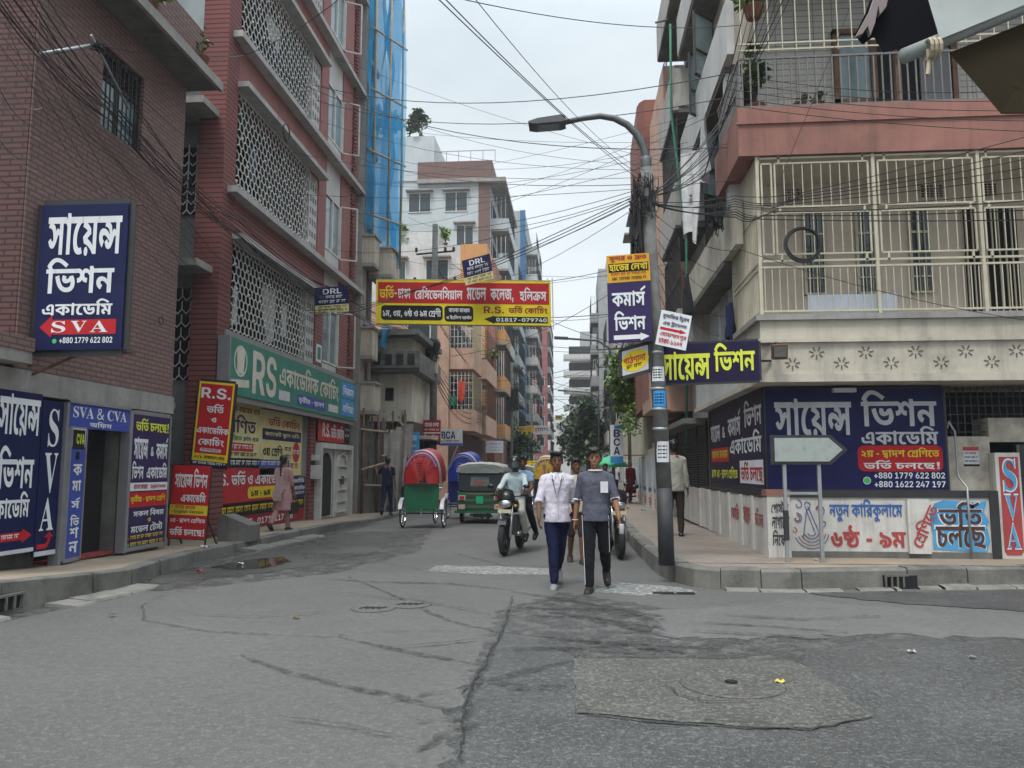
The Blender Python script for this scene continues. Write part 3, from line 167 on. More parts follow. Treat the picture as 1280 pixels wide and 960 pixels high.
SERIF = {
'S': "581 16,-4 0,63 7,0 6;-27 25;-26 19,0 15;0 16;15 0,12 0;17 -20,10 -24,11 -21;11 -21;24 0,18 0;15 14;22 22;13 15,0 7;0 18;-4 11,-3 2;-1 3;0 2,0 6;0 1,8 7,0 0,-55 -6,0 -4;14 -14;21 -19;12 -11,0 -12;0 -16;-14 0,-10 0;-10 14;-13 12,-6 24,-11 16;-8 17;-15 7;-18 0,-11 0;-16 -16;-24 -28;-14 -18,0 -7;0 -12;2 -6,2 -7;2 -7;2 -1,0 -4;0 -4;-3 -1,-5",
'V': "637 79,-5 -63,147 -4;9 -8;11 -9,1 0,7 83,0 0,-7 -11;0 -10;-5 0,-6 0;-3 3,-8 36,-88 34,87 2;7 0,5 0;6 -10;5 -11,0 0,7 53,0 0,-7 -7;0 -10;-8 -5,-13 -56,-147",
'A': "650 -3,0 0,7 7;0 10;9 4,12 59,146 7,-1 59,-141 6;-13 8;-12 8,0 0,-7 -80,0 0,7 21;0 0,10 0;3 -4,10 -8,19 -56,0 -9,-23 -1;-2 0;-5 0,-1 0;-11 18,0 2,0 0,-7|42,60 48,0 -24,59",
'C': "697 96,-4 -26;0 -38;23 -22;40 0,26 0;26 22;39 39;23 25,0 18;0 23,-9 3;-2 4,0 10;0 2,11 6,0 0,-58 -6,0 -8;23 -30;27 -19,0 -45;0 0,-81 0;-75 50,0 14;0 30;15 12,16 6,-7 -25;-37",
'&': "732 70,-2 -26;0 -31;25 0,23 0;20 21;23 18,10 -8;9 -14;20 0,14 0;19 25;20 21,0 20;0 23;-20 0,-18 0;-16 -20;-22 -15,-9 48,-46 6;7 8;21 3,11 23,0 -4;-16 -12;-27 -10,-10 36,-36 -29,0 -22,21 -12;-11 -29;-12|70,109 15;9 13;15 0,10 0;9 -12;11 -11,0 -10;0 -13;-11 0,-10 0;-8 9;-16|70,17 16;0 23;11 8,7 -52,50 -13;-8 -16;-16 0,-14 0;-13 19;-17",
}
WORDS = {
'সায়েন্স': "0:0 1:617 2:890 3:1250 4:1833 2658",
'ভিশন': "5:0 6:274 7:929 8:1553 2108",
'একাডেমি': "9:0 10:697 1:1451 2:1724 11:2084 5:2731 12:3005 3567",
'অফিস': "13:0 5:846 14:1120 0:1895 2511",
'ক': "10:0 753",
'মা': "12:0 1:562 836",
'র্স': "0:0 15:589 617",
'ভি': "5:0 6:274 929",
'শ': "7:0 623",
'ন': "8:0 556",
'ভর্তি': "6:0 5:656 16:929 15:1425 1566",
'চলছে': "17:0 18:524 2:1206 19:1565 2208",
'চলছে!': "17:0 18:524 2:1206 19:1565 20:2208 2587",
'কমার্স': "10:0 12:753 1:1315 0:1589 15:2178 2206",
'বাংলা': "21:0 1:552 22:826 18:1224 1:1906 2180",
'মাধ্যম': "12:0 1:562 23:836 24:1388 12:1644 2206",
'তৃতীয়': "16:0 25:539 16:637 26:1273 3:1547 2130",
'দ্বাদশ': "27:0 1:570 28:844 7:1402 2025",
'শ্রেণি': "29:0 30:360 5:1008 31:1282 1847",
'সকল': "0:0 10:617 18:1370 2052",
'বিষয়': "5:0 21:274 32:826 3:1416 1999",
'ও': "33:0 681",
'মডেল': "12:0 2:562 11:922 18:1569 2251",
'টেস্ট': "29:0 34:360 35:883 1753",
'একাডেমিক': "9:0 10:697 1:1451 2:1724 11:2084 5:2731 12:3005 10:3567 4320",
'কোচিং': "29:0 10:360 1:1113 5:1387 17:1661 22:2184 2582",
'২২/৮,': "36:0 36:543 37:1086 38:1582 39:2125 2429",
'তাজমহল': "16:0 1:637 40:910 12:1787 41:2349 18:2855 3537",
'রোড': "29:0 42:360 1:912 11:1185 1832",
'২য়': "36:0 3:543 1126",
'শ্রেণিতে': "29:0 30:360 5:1008 31:1282 2:1847 16:2207 2843",
'গণিত': "43:0 5:616 31:890 16:1455 2092",
'৩য়': "44:0 3:543 1126",
'শ্রেণী': "29:0 30:360 31:1008 26:1573 1847",
'১ম': "45:0 12:543 1105",
'৯ম': "46:0 12:543 1105",
'ঢাকা': "47:0 1:524 10:797 1:1551 1825",
'রেসিডেনসিয়াল': "29:0 42:360 5:912 0:1185 2:1802 11:2162 8:2809 5:3364 0:3638 3:4255 1:4838 18:5111 5794",
'কলেজ,': "10:0 2:753 18:1113 40:1795 39:2672 2976",
'হলিক্রস': "41:0 5:505 18:779 48:1461 0:2318 2934",
'১ম,': "45:0 12:543 39:1105 1409",
'৩য়,': "44:0 3:543 39:1126 1430",
'৬ষ্ঠ': "49:0 50:543 1221",
'ইংলিশ': "51:0 22:506 5:904 18:1178 7:1860 2484",
'ভার্সন': "6:0 1:656 0:929 15:1518 8:1546 2101",
'সুন্দর': "0:0 52:617 53:617 42:1428 1980",
'দ্রুত': "54:0 16:885 1521",
'হাতের': "41:0 1:505 2:779 16:1139 42:1775 2327",
'লেখা': "29:0 18:360 55:1042 1:1700 1973",
'মুসাফির': "12:0 52:562 0:562 1:1179 5:1453 14:1726 42:2501 3053",
'ট্যুরস': "34:0 24:524 52:829 42:780 0:1332 1948",
'এন্ড': "9:0 56:697 1481",
'ট্রাভেলস': "57:0 1:629 2:903 6:1263 18:1918 0:2601 3217",
'পাঠশালা': "58:0 1:673 59:947 7:1507 1:2131 18:2405 1:3087 3361",
'পোস্টার': "29:0 58:360 1:1033 35:1307 1:2177 42:2451 3003",
'লাগানো': "18:0 1:682 43:956 1:1572 2:1846 8:2206 1:2761 3035",
'নিষেধ': "5:0 8:274 2:829 32:1189 23:1779 2331",
'নতুন': "8:0 16:556 52:1095 8:1192 1748",
'কারিকুলামে': "10:0 1:753 5:1027 42:1301 10:1853 52:2401 18:2606 1:3288 2:3562 12:3922 4484",
'মোহাম্মদপুর': "29:0 12:360 1:922 41:1196 1:1701 60:1975 28:2812 58:3369 52:4042 42:4042 4594",
'বিগত': "5:0 21:274 43:826 16:1442 2079",
'বছরের': "21:0 19:552 2:1194 42:1554 42:2106 2658",
'প্রশ্ন': "61:0 62:719 1342",
'পদ্ধতিতে': "58:0 63:673 5:1423 16:1697 2:2333 16:2693 3329",
'শুরু': "64:0 65:795 1543",
'ক্লাস': "66:0 1:754 0:1028 1644",
'বিজ্ঞান': "5:0 21:274 67:826 1:1757 8:2030 2586",
'বাণিজ্য': "21:0 1:552 5:826 31:1100 40:1665 24:2542 2798",
'ক্যাডেট': "10:0 24:753 1:1009 2:1283 11:1643 34:2290 2813",
'স্কুল': "68:0 52:592 18:751 1433",
'-': "69:0 335",
'ঢাকা-১২০৭': "47:0 1:524 10:797 1:1551 69:1825 45:2159 36:2702 70:3245 71:3788 4331",
'ফোন': "29:0 14:360 1:1134 8:1408 1963",
}
# ---------------------------------------------------------------- helpers
_cr = cam.rotation_euler.to_matrix()
def at(u, v, X=None, Y=None, Z=None):
    """world point on a known plane of the place, from a sight line (photo pixels, 1280 x 960)"""
    d = _cr @ V(((u - 640) / FPX, (480 - v) / FPX, -1))
    t = X / d.x if X is not None else Y / d.y if Y is not None else (Z - CH) / d.z
    return V((0, 0, CH)) + d * t
def root_loc(o):
    while o.parent: o = o.parent
    return o.location.copy()
def basis(d):
    d = V(d).normalized()
    a = V((0, 0, 1)) if abs(d.z) < .9 else V((1, 0, 0))
    x = d.cross(a).normalized()
    return x, d.cross(x).normalized()
class MB:
    def __init__(s): s.v = []; s.f = []; s.mi = []; s.mats = []; s.sm = []
    def add(s, vs, fs, m, smooth=False):
        if m not in s.mats: s.mats.append(m)
        k = s.mats.index(m); n = len(s.v)
        s.v += [V(p) for p in vs]
        for f in fs: s.f.append([i + n for i in f]); s.mi.append(k); s.sm.append(smooth)
        return s
    def box(s, x0, x1, y0, y1, z0, z1, m):
        p = [(x, y, z) for z in (z0, z1) for y in (y0, y1) for x in (x0, x1)]
        return s.add(p, [(0, 2, 3, 1), (4, 5, 7, 6), (0, 1, 5, 4), (2, 6, 7, 3), (0, 4, 6, 2), (1, 3, 7, 5)], m)
    def obox(s, c, size, m, rot=(0, 0, 0)):
        M = Euler(rot).to_matrix(); a, b, d = size[0] / 2, size[1] / 2, size[2] / 2
        p = [V(c) + M @ V((x, y, z)) for z in (-d, d) for y in (-b, b) for x in (-a, a)]
        return s.add(p, [(0, 2, 3, 1), (4, 5, 7, 6), (0, 1, 5, 4), (2, 6, 7, 3), (0, 4, 6, 2), (1, 3, 7, 5)], m)
    def bar(s, p, q, w, m, h=None):
        """thin rectangular bar between two points"""
        p, q = V(p), V(q); x, y = basis(q - p); h = h or w; x = x * w / 2; y = y * h / 2
        vs = [p - x - y, p + x - y, p + x + y, p - x + y, q - x - y, q + x - y, q + x + y, q - x + y]
        return s.add(vs, [(0, 3, 2, 1), (4, 5, 6, 7), (0, 1, 5, 4), (1, 2, 6, 5), (2, 3, 7, 6), (3, 0, 4, 7)], m)
    def tube(s, pts, r, m, n=6, closed=False, cap=True):
        pts = [V(p) for p in pts]; k = len(pts); rs = r if isinstance(r, (list, tuple)) else [r] * k
        vs = []; x = None
        for i, p in enumerate(pts):
            a = pts[(i - 1) % k] if (closed or i) else p; b = pts[(i + 1) % k] if (closed or i < k - 1) else p
            d = (b - a).normalized()
            if x is None: x = basis(d)[0]
            x = (x - d * x.dot(d)); x = x.normalized() if x.length > 1e-6 else basis(d)[0]
            y = d.cross(x)
            vs += [p + (x * cos(2 * pi * j / n) + y * sin(2 * pi * j / n)) * rs[i] for j in range(n)]
        fs = []
        for i in range(k if closed else k - 1):
            i2 = (i + 1) % k
            fs += [(i * n + j, i * n + (j + 1) % n, i2 * n + (j + 1) % n, i2 * n + j) for j in range(n)]
        if cap and not closed: fs += [tuple(range(n - 1, -1, -1)), tuple(range((k - 1) * n, k * n))]
        return s.add(vs, fs, m, n > 5)
    def ring(s, c, r, t, m, axis='x', n=24, k=6, arc=(0, 2 * pi)):
        c = V(c); full = arc[1] - arc[0] > 6.2; P = []
        for i in range(n if full else n + 1):
            a = arc[0] + (arc[1] - arc[0]) * i / n; u, w_ = r * cos(a), r * sin(a)
            P.append(c + V((0, u, w_) if axis == 'x' else (u, 0, w_) if axis == 'y' else (u, w_, 0)))
        return s.tube(P, t, m, k, closed=full)
    def lathe(s, prof, c, m, n=16, axis='z'):
        c = V(c); vs = []
        for r_, h in prof:
            for j in range(n):
                a = 2 * pi * j / n; u, w_ = r_ * cos(a), r_ * sin(a)
                vs.append(c + V((u, w_, h) if axis == 'z' else (h, u, w_) if axis == 'x' else (w_, h, u)))
        fs = [(i * n + j, i * n + (j + 1) % n, (i + 1) * n + (j + 1) % n, (i + 1) * n + j) for i in range(len(prof) - 1) for j in range(n)]
        fs += [tuple(range(n - 1, -1, -1)), tuple(range((len(prof) - 1) * n, len(prof) * n))]
        return s.add(vs, fs, m, True)
    def ball(s, c, r, m, n=8, rot=None):
        r = (r, r, r) if not isinstance(r, (tuple, list)) else r; h = max(4, n // 2 + 1); vs = [V((0, 0, r[2]))]
        for i in range(1, h):
            for j in range(n):
                a, b = pi * i / h, 2 * pi * j / n
                vs.append(V((r[0] * sin(a) * cos(b), r[1] * sin(a) * sin(b), r[2] * cos(a))))
        vs.append(V((0, 0, -r[2]))); e = len(vs) - 1
        fs = [(0, 1 + j, 1 + (j + 1) % n) for j in range(n)]
        for i in range(h - 2):
            fs += [(1 + i * n + j, 1 + (i + 1) * n + j, 1 + (i + 1) * n + (j + 1) % n, 1 + i * n + (j + 1) % n) for j in range(n)]
        fs += [(e, 1 + (h - 2) * n + (j + 1) % n, 1 + (h - 2) * n + j) for j in range(n)]
        if rot is not None: vs = [rot @ p for p in vs]
        return s.add([V(c) + p for p in vs], fs, m, True)
    def cone(s, p, q, r0, r1, m, n=10):
        s.ball(p, r0, m, n); s.ball(q, r1, m, n); return s.tube([p, q], [r0, r1], m, n)
    def prism(s, poly, o, ux, uy, d, m):
        """2-D outline extruded by depth d along ux x uy"""
        o, ux, uy = V(o), V(ux), V(uy); nz = ux.cross(uy).normalized() * d; k = len(poly)
        a = [o + ux * x + uy * y for x, y in poly]; vs = a + [p + nz for p in a]
        fs = [tuple(range(k - 1, -1, -1)), tuple(range(k, 2 * k))] + [(i, (i + 1) % k, k + (i + 1) % k, k + i) for i in range(k)]
        return s.add(vs, fs, m)
    def sheet(s, grid, m, smooth=True):
        """grid[i][j] of points -> surface"""
        a, b = len(grid), len(grid[0]); vs = [p for r_ in grid for p in r_]
        return s.add(vs, [(i * b + j, i * b + j + 1, (i + 1) * b + j + 1, (i + 1) * b + j) for i in range(a - 1) for j in range(b - 1)], m, smooth)
    def text(s, t, o, ux, uy, box, m, serif=False, lift=.004, slant=0):
        """write t so that it fills box=(u0,u1,v0,v1), metres along ux,uy from o"""
        vs, fs = layout(t, serif)
        if not vs: return s
        xs = [p[0] for p in vs]; ys = [p[1] for p in vs]
        x0, x1, y0, y1 = min(xs), max(xs), min(ys), max(ys); o, ux, uy = V(o), V(ux), V(uy); nz = ux.cross(uy).normalized() * lift
        u0, u1, v0, v1 = box
        P = []
        for x, y in vs:
            b = (y - y0) / (y1 - y0 or 1); a = (x - x0) / (x1 - x0 or 1)
            P.append(o + ux * (u0 + a * (u1 - u0) + slant * b * (v1 - v0)) + uy * (v0 + b * (v1 - v0)) + nz)
        return s.add(P, fs, m)
    def scribble(s, o, ux, uy, box, m, seed=1, lift=.004):
        """a line of print too small to read: short strokes under a headline"""
        rnd = random.Random(seed); u0, u1, v0, v1 = box; h = v1 - v0; x = u0; o, ux, uy = V(o), V(ux), V(uy); nz = ux.cross(uy).normalized() * lift
        q = lambda a, b, c, d: s.add([o + ux * a + uy * c + nz, o + ux * b + uy * c + nz, o + ux * b + uy * d + nz, o + ux * a + uy * d + nz], [(0, 1, 2, 3)], m)
        while x < u1 - h * .5:
            wd = min(h * rnd.uniform(1.2, 3.2), u1 - x); q(x, x + wd, v1 - h * .18, v1)
            k = x + h * .1
            while k < x + wd - h * .2:
                q(k, k + h * .16, v0 + h * rnd.uniform(0, .3), v1 - h * .18)
                if rnd.random() < .5: q(k + h * .16, k + h * .4, v0 + h * .3, v0 + h * .48)
                k += h * rnd.uniform(.42, .62)
            x += wd + h * .45
        return s
    def build(s, name, parent=None, local=False, smooth=None, solid=0):
        me = bpy.data.meshes.new(name); off = V((0, 0, 0))
        if parent is not None: off = V((0, 0, 0)) if local else root_loc(parent)
        elif not local and s.v:
            off = V(((min(p.x for p in s.v) + max(p.x for p in s.v)) / 2, (min(p.y for p in s.v) + max(p.y for p in s.v)) / 2, min(p.z for p in s.v)))
        me.from_pydata([p - off for p in s.v], [], s.f)
        for m in s.mats: me.materials.append(m)
        me.polygons.foreach_set('material_index', s.mi)
        me.polygons.foreach_set('use_smooth', s.sm if smooth is None else [smooth] * len(s.f))
        me.update()
        o = bpy.data.objects.new(name, me); COL.objects.link(o)
        if parent is not None: o.parent = parent
        else: o.location = off
        return o
def tag(o, label=None, cat=None, group=None, kind=None):
    if label: o['label'] = label
    if cat: o['category'] = cat
    if group: o['group'] = group
    if kind: o['kind'] = kind
    return o
def thing(name, label, cat, loc=(0, 0, 0), rz=0, group=None):
    o = bpy.data.objects.new(name, None); COL.objects.link(o)
    o.location = loc; o.rotation_euler = (0, 0, rz); o.empty_display_size = .2
    return tag(o, label, cat, group)
def dup(o, label=None, loc=None, rz=None, parent=None):
    c = o.copy(); COL.objects.link(c)
    if parent is not None: c.parent = parent
    if label: c['label'] = label
    if loc is not None: c.location = loc
    if rz is not None: c.rotation_euler.z = rz
    for ch in list(o.children): dup(ch, parent=c)
    return c
# ---- lettering: outlines are triangulated once per glyph, non-zero winding, and set side by side
_gc = {}
def _contours(e):
    out = []
    for c in e.split('|'):
        P = []; x = y = 0                                    # points are stored as steps of 4 units, ';' marks a curve handle
        for t in c.split():
            on = ',' in t; dx, dy = t.split(',' if on else ';'); x += int(dx) * 4; y += int(dy) * 4; P.append((float(x), float(y), on))
        Q = []
        n = len(P)
        for i in range(n):                                   # implied on-curve points
            Q.append(P[i])
            if not P[i][2] and not P[(i + 1) % n][2]: Q.append(((P[i][0] + P[(i + 1) % n][0]) / 2, (P[i][1] + P[(i + 1) % n][1]) / 2, True))
        k = next((i for i, p in enumerate(Q) if p[2]), 0); Q = Q[k:] + Q[:k]
        pts = []; i = 0
        while i < len(Q):
            if Q[i][2]: pts.append(V(Q[i][:2])); i += 1
            else:
                a, b, c2 = V(Q[i - 1][:2]), V(Q[i][:2]), V(Q[(i + 1) % len(Q)][:2])
                for t in (.33, .67): pts.append(a * (1 - t) ** 2 + b * 2 * t * (1 - t) + c2 * t * t)
                i += 1
        if len(pts) > 2: out.append(pts)
    return out
def _tri(key, enc):
    if key in _gc: return _gc[key]
    cs = _contours(enc) if enc else []
    vs = []; ed = []
    for c in cs:
        n = len(vs); vs += c; ed += [(n + i, n + (i + 1) % len(c)) for i in range(len(c))]
    if not vs: _gc[key] = ([], []); return _gc[key]
    r = delaunay_2d_cdt(vs, ed, [], 0, 1e-3); fs = []
    for f in r[2]:
        p = sum((r[0][i] for i in f), V((0, 0))) / len(f); wnd = 0
        for c in cs:
            for i in range(len(c)):
                a, b = c[i], c[(i + 1) % len(c)]
                if (a.y <= p.y) != (b.y <= p.y):
                    if a.x + (p.y - a.y) / (b.y - a.y) * (b.x - a.x) > p.x: wnd += 1 if b.y > a.y else -1
        if wnd: fs.append(tuple(f))
    _gc[key] = ([tuple(p) for p in r[0]], fs); return _gc[key]
def layout(t, serif=False):
    vs = []; fs = []; x = 0
    def put(key, enc, dx, dy=0):
        a, b = _tri(key, enc); n = len(vs)
        vs.extend((p[0] + dx, p[1] + dy) for p in a); fs.extend(tuple(i + n for i in f) for f in b)
    for wd in t.split(' '):
        if wd in WORDS:
            toks = WORDS[wd].split()
            for k in toks[:-1]:
                q = k.split(':'); put(int(q[0]), GLYPHS[int(q[0])], x + float(q[1]), float(q[2]) if len(q) > 2 else 0)
            x += float(toks[-1]) + 230
        else:
            T = SERIF if serif else LATIN
            for ch in wd:
                if ch not in T: x += 300; continue
                a, e = (T[ch].split(' ', 1) + [''])[:2]; put((serif, ch), e, x); x += float(a)
            x += 260
    return vs, fs
# ---- materials
_mats = {}
def mat(name, col, rough=.8, var=.12, scale=4.0, bump=0.0, bscale=None, metal=0.0, stain=0.0, sscale=1.2, streak=0.0, spec=.4, emit=0, dirt=(.045, .042, .038), trans=0, alpha=1):
    if name in _mats: return _mats[name]
    m = bpy.data.materials.new(name); m.use_nodes = True; _mats[name] = m
    n = m.node_tree; l = n.links.new; b = n.nodes['Principled BSDF']
    b.inputs['Roughness'].default_value = rough; b.inputs['Metallic'].default_value = metal
    b.inputs['Specular IOR Level'].default_value = spec; b.inputs['Alpha'].default_value = alpha
    b.inputs['Transmission Weight'].default_value = trans
    g = n.nodes.new('ShaderNodeNewGeometry')
    def noise(s, det=4, stretch=None, rgh=.6):
        t = n.nodes.new('ShaderNodeTexNoise'); t.inputs['Scale'].default_value = s; t.inputs['Detail'].default_value = det; t.inputs['Roughness'].default_value = rgh
        src = g.outputs['Position']
        if stretch:
            q = n.nodes.new('ShaderNodeMapping'); q.inputs['Scale'].default_value = stretch; l(src, q.inputs['Vector']); src = q.outputs['Vector']
        l(src, t.inputs['Vector']); return t.outputs['Fac']
    def ramp(f, a, b_):
        q = n.nodes.new('ShaderNodeMapRange'); q.inputs['From Min'].default_value = a; q.inputs['From Max'].default_value = b_; l(f, q.inputs['Value']); return q.outputs['Result']
    def mix(f, a, b_):
        q = n.nodes.new('ShaderNodeMix'); q.data_type = 'RGBA'
        for sck, val in ((q.inputs[0], f), (q.inputs[6], a), (q.inputs[7], b_)):
            if hasattr(val, 'is_linked') or hasattr(val, 'links'): l(val, sck)
            else: sck.default_value = val if isinstance(val, float) else (*val[:3], 1)
        return q.outputs[2]
    def mul(f, k):
        q = n.nodes.new('ShaderNodeMath'); q.operation = 'MULTIPLY'; l(f, q.inputs[0]); q.inputs[1].default_value = k; return q.outputs[0]
    c = mix(ramp(noise(scale), .3, .7), [x * (1 - var) for x in col], [min(1, x * (1 + var)) for x in col])
    if stain: c = mix(mul(ramp(noise(sscale, 8, rgh=.7), .5, .72), stain), c, dirt)
    if streak: c = mix(mul(ramp(noise(2.2, 6, (2.2, 2.2, .12), .75), .48, .75), streak), c, dirt)
    l(c, b.inputs['Base Color'])
    if bump:
        q = n.nodes.new('ShaderNodeBump'); q.inputs['Strength'].default_value = bump; q.inputs['Distance'].default_value = .02
        l(noise(bscale or scale * 6, 6), q.inputs['Height']); l(q.outputs['Normal'], b.inputs['Normal'])
    if emit: b.inputs['Emission Color'].default_value = (*col, 1); b.inputs['Emission Strength'].default_value = emit
    return m
def brick(name, c1, c2, mortar, bw=.24, bh=.075, ms=.012, stain=.25, band=False, rough=.85, sq=0):
    m = mat(name, c1, rough, .1, 3, 0); n = m.node_tree; l = n.links.new; b = n.nodes['Principled BSDF']
    g = n.nodes.new('ShaderNodeNewGeometry'); sp = n.nodes.new('ShaderNodeSeparateXYZ'); l(g.outputs['Position'], sp.inputs[0])
    ad = n.nodes.new('ShaderNodeMath'); l(sp.outputs['X'], ad.inputs[0]); l(sp.outputs['Y'], ad.inputs[1])
    cb = n.nodes.new('ShaderNodeCombineXYZ'); l(ad.outputs[0], cb.inputs['X']); l(sp.outputs['Z'], cb.inputs['Y'])
    t = n.nodes.new('ShaderNodeTexBrick'); l(cb.outputs[0], t.inputs['Vector'])
    t.inputs['Scale'].default_value = 1; t.inputs['Brick Width'].default_value = bw; t.inputs['Row Height'].default_value = bh
    t.inputs['Mortar Size'].default_value = ms; t.inputs['Mortar Smooth'].default_value = .2
    if band: t.offset = 0; t.inputs['Brick Width'].default_value = 50
    if sq: t.offset = 0
    for k, c in (('Color1', c1), ('Color2', c2), ('Mortar', mortar)): t.inputs[k].default_value = (*c, 1)
    no = n.nodes.new('ShaderNodeTexNoise'); no.inputs['Scale'].default_value = .9; no.inputs['Detail'].default_value = 9; no.inputs['Roughness'].default_value = .7
    l(g.outputs['Position'], no.inputs['Vector'])
    mr = n.nodes.new('ShaderNodeMapRange'); mr.inputs['From Min'].default_value = .4; mr.inputs['From Max'].default_value = .75; mr.inputs['To Max'].default_value = stain; l(no.outputs['Fac'], mr.inputs['Value'])
    mx_ = n.nodes.new('ShaderNodeMix'); mx_.data_type = 'RGBA'; l(mr.outputs[0], mx_.inputs[0]); l(t.outputs['Color'], mx_.inputs[6]); mx_.inputs[7].default_value = (.05, .045, .042, 1)
    l(mx_.outputs[2], b.inputs['Base Color'])
    bp = n.nodes.new('ShaderNodeBump'); bp.inputs['Strength'].default_value = .5; bp.inputs['Distance'].default_value = .01; bp.invert = True
    l(t.outputs['Fac'], bp.inputs['Height']); l(bp.outputs['Normal'], b.inputs['Normal'])
    return m
X1, Y1, Z1 = V((1, 0, 0)), V((0, 1, 0)), V((0, 0, 1))
M = dict(
    concrete=mat('concrete', (.27, .26, .245), .9, .15, 3, .3, stain=.35, streak=.35),
    dark_concrete=mat('dark concrete', (.14, .135, .125), .9, .2, 3, .3, stain=.6, streak=.4),
    ledge=mat('ledge plaster', (.36, .35, .34), .85, .1, 3, .2, stain=.3, streak=.25),
    black=mat('black void', (.008, .008, .009), .9, .1), dark=mat('dark interior', (.02, .02, .022), .9, .2),
    iron=mat('painted iron black', (.02, .02, .022), .5, .2, spec=.5), steel=mat('galvanised steel', (.3, .31, .32), .45, .12, 8, metal=.5),
    rust=mat('rusty iron', (.10, .05, .03), .8, .4, 9), cream_iron=mat('cream iron', (.46, .42, .32), .6, .1, stain=.25),
    white_iron=mat('white iron', (.55, .55, .52), .55, .1, stain=.2), cable=mat('cable rubber', (.022, .022, .024), .6, .1),
    blue=mat('sign navy', (.009, .013, .06), .45, .1, 3, .25, 1.8, stain=.12, spec=.15), white=mat('sign white', (.66, .68, .70), .5, .05, 3, stain=.1, spec=.15), red=mat('sign red', (.43, .02, .025), .45, .1, 3, .3, 2.2, stain=.15, spec=.15),
    yellow=mat('sign yellow', (.66, .50, .03), .5, .1, 3, stain=.15, spec=.15), purple=mat('sign purple', (.036, .024, .085), .45, .1, 3, .25, 1.8, stain=.12, spec=.15), green=mat('sign green', (.05, .2, .155), .5, .12, 3, .3, 2, stain=.2, spec=.15),
    cblue=mat('panel blue', (.05, .075, .32), .45, .08, spec=.15), glass=mat('window glass', (.03, .045, .055), .08, .1, spec=.7), pane=mat('pale glass', (.16, .22, .24), .1, .15, spec=.6),
    wood=mat('old wood', (.13, .075, .045), .8, .3, 8), bamboo=mat('bamboo', (.34, .28, .19), .7, .2, 6), rubber=mat('tyre rubber', (.018, .018, .019), .8, .2),
    leaf=mat('leaf green', (.07, .13, .03), .6, .35, 2), leaf2=mat('dark leaf', (.03, .06, .03), .65, .4, .6), leaf3=mat('bright leaf', (.20, .33, .055), .6, .3, 2), bark=mat('bark', (.09, .07, .05), .9, .3),
    chrome=mat('chrome', (.6, .6, .62), .2, .05, metal=.9), wet=mat('wet', (.02, .02, .02), .1, .2), pole=mat('weathered pole', (.14, .14, .135), .85, .25, 5, .3, stain=.75, sscale=3, streak=.4),
    poleblack=mat('black pole paint', (.03, .032, .036), .6, .3, 5, stain=.3), lamp=mat('lamp housing', (.085, .09, .095), .45, .1, metal=.3),
)
# ---------------------------------------------------------------- ground
def asphalt(name, c0, c1, rough0, rough1, big=.35, grain=90, gam=.5, light=(.2, .2, .195)):
    m = bpy.data.materials.new(name); m.use_nodes = True; n = m.node_tree; l = n.links.new; b = n.nodes['Principled BSDF']
    g = n.nodes.new('ShaderNodeNewGeometry')
    def noise(s, d, r=.6):
        t = n.nodes.new('ShaderNodeTexNoise'); t.inputs['Scale'].default_value = s; t.inputs['Detail'].default_value = d; t.inputs['Roughness'].default_value = r; l(g.outputs['Position'], t.inputs['Vector']); return t.outputs['Fac']
    def mr(f, a, c, d=0., e=1.):
        q = n.nodes.new('ShaderNodeMapRange'); l(f, q.inputs['Value'])
        for k, x in zip(('From Min', 'From Max', 'To Min', 'To Max'), (a, c, d, e)): q.inputs[k].default_value = x
        return q.outputs[0]
    def mix(f, a, c, mode='MIX'):
        q = n.nodes.new('ShaderNodeMix'); q.data_type = 'RGBA'; q.blend_type = mode; l(f, q.inputs[0])
        for sck, x in ((q.inputs[6], a), (q.inputs[7], c)):
            if isinstance(x, tuple): sck.default_value = (*x, 1)
            else: l(x, sck)
        return q.outputs[2]
    bigf = mr(noise(big, 7, .62), .36, .66)
    c = mix(bigf, c0, c1)
    c = mix(mr(noise(grain, 3, .8), .40, .62, 0, gam), c, tuple(x * .45 for x in c0))
    c = mix(mr(noise(13, 9, .82), .46, .58, 0, .55), c, tuple(x * .55 for x in c0))
    c = mix(mr(noise(26, 5, .8), .52, .6, 0, .5), c, light)
    c = mix(mr(noise(.7, 9, .75), .55, .7, 0, .4), c, tuple(x * .6 for x in c0))
    v = n.nodes.new('ShaderNodeTexVoronoi'); v.inputs['Scale'].default_value = grain * .8; l(g.outputs['Position'], v.inputs['Vector'])
    c = mix(mr(v.outputs['Distance'], .30, .12, 0, .45), c, light)
    c = mix(mr(noise(2.1, 8, .72), .6, .72, 0, .45), c, tuple(x * .5 for x in c0))
    l(c, b.inputs['Base Color']); l(mr(noise(.6, 6), .4, .62, rough0, rough1), b.inputs['Roughness'])
    bp = n.nodes.new('ShaderNodeBump'); bp.inputs['Strength'].default_value = .5; bp.inputs['Distance'].default_value = .012; l(noise(grain, 4, .75), bp.inputs['Height']); l(bp.outputs[0], b.inputs['Normal'])
    b.inputs['Specular IOR Level'].default_value = .35
    return m
ROAD = asphalt('asphalt', (.093, .092, .087), (.136, .134, .127), .6, .8)
DARKASPH = asphalt('coarse dark asphalt', (.058, .058, .056), (.096, .095, .091), .26, .6, .9, 60, .6, (.2, .21, .21))
CEMPATCH = asphalt('cement patch', (.064, .062, .057), (.105, .102, .094), .65, .85, 1.6, 40, .6, (.24, .23, .2))
PALEASPH = asphalt('pale dusty asphalt', (.108, .107, .103), (.142, .14, .135), .7, .85, .8, 90, .35)
b = MB(); N = 40
b.add([(-900, -300, 0), (900, -300, 0), (900, 1500, 0), (-900, 1500, 0)], [(0, 1, 2, 3)], ROAD)
tag(b.build('road'), kind='structure')
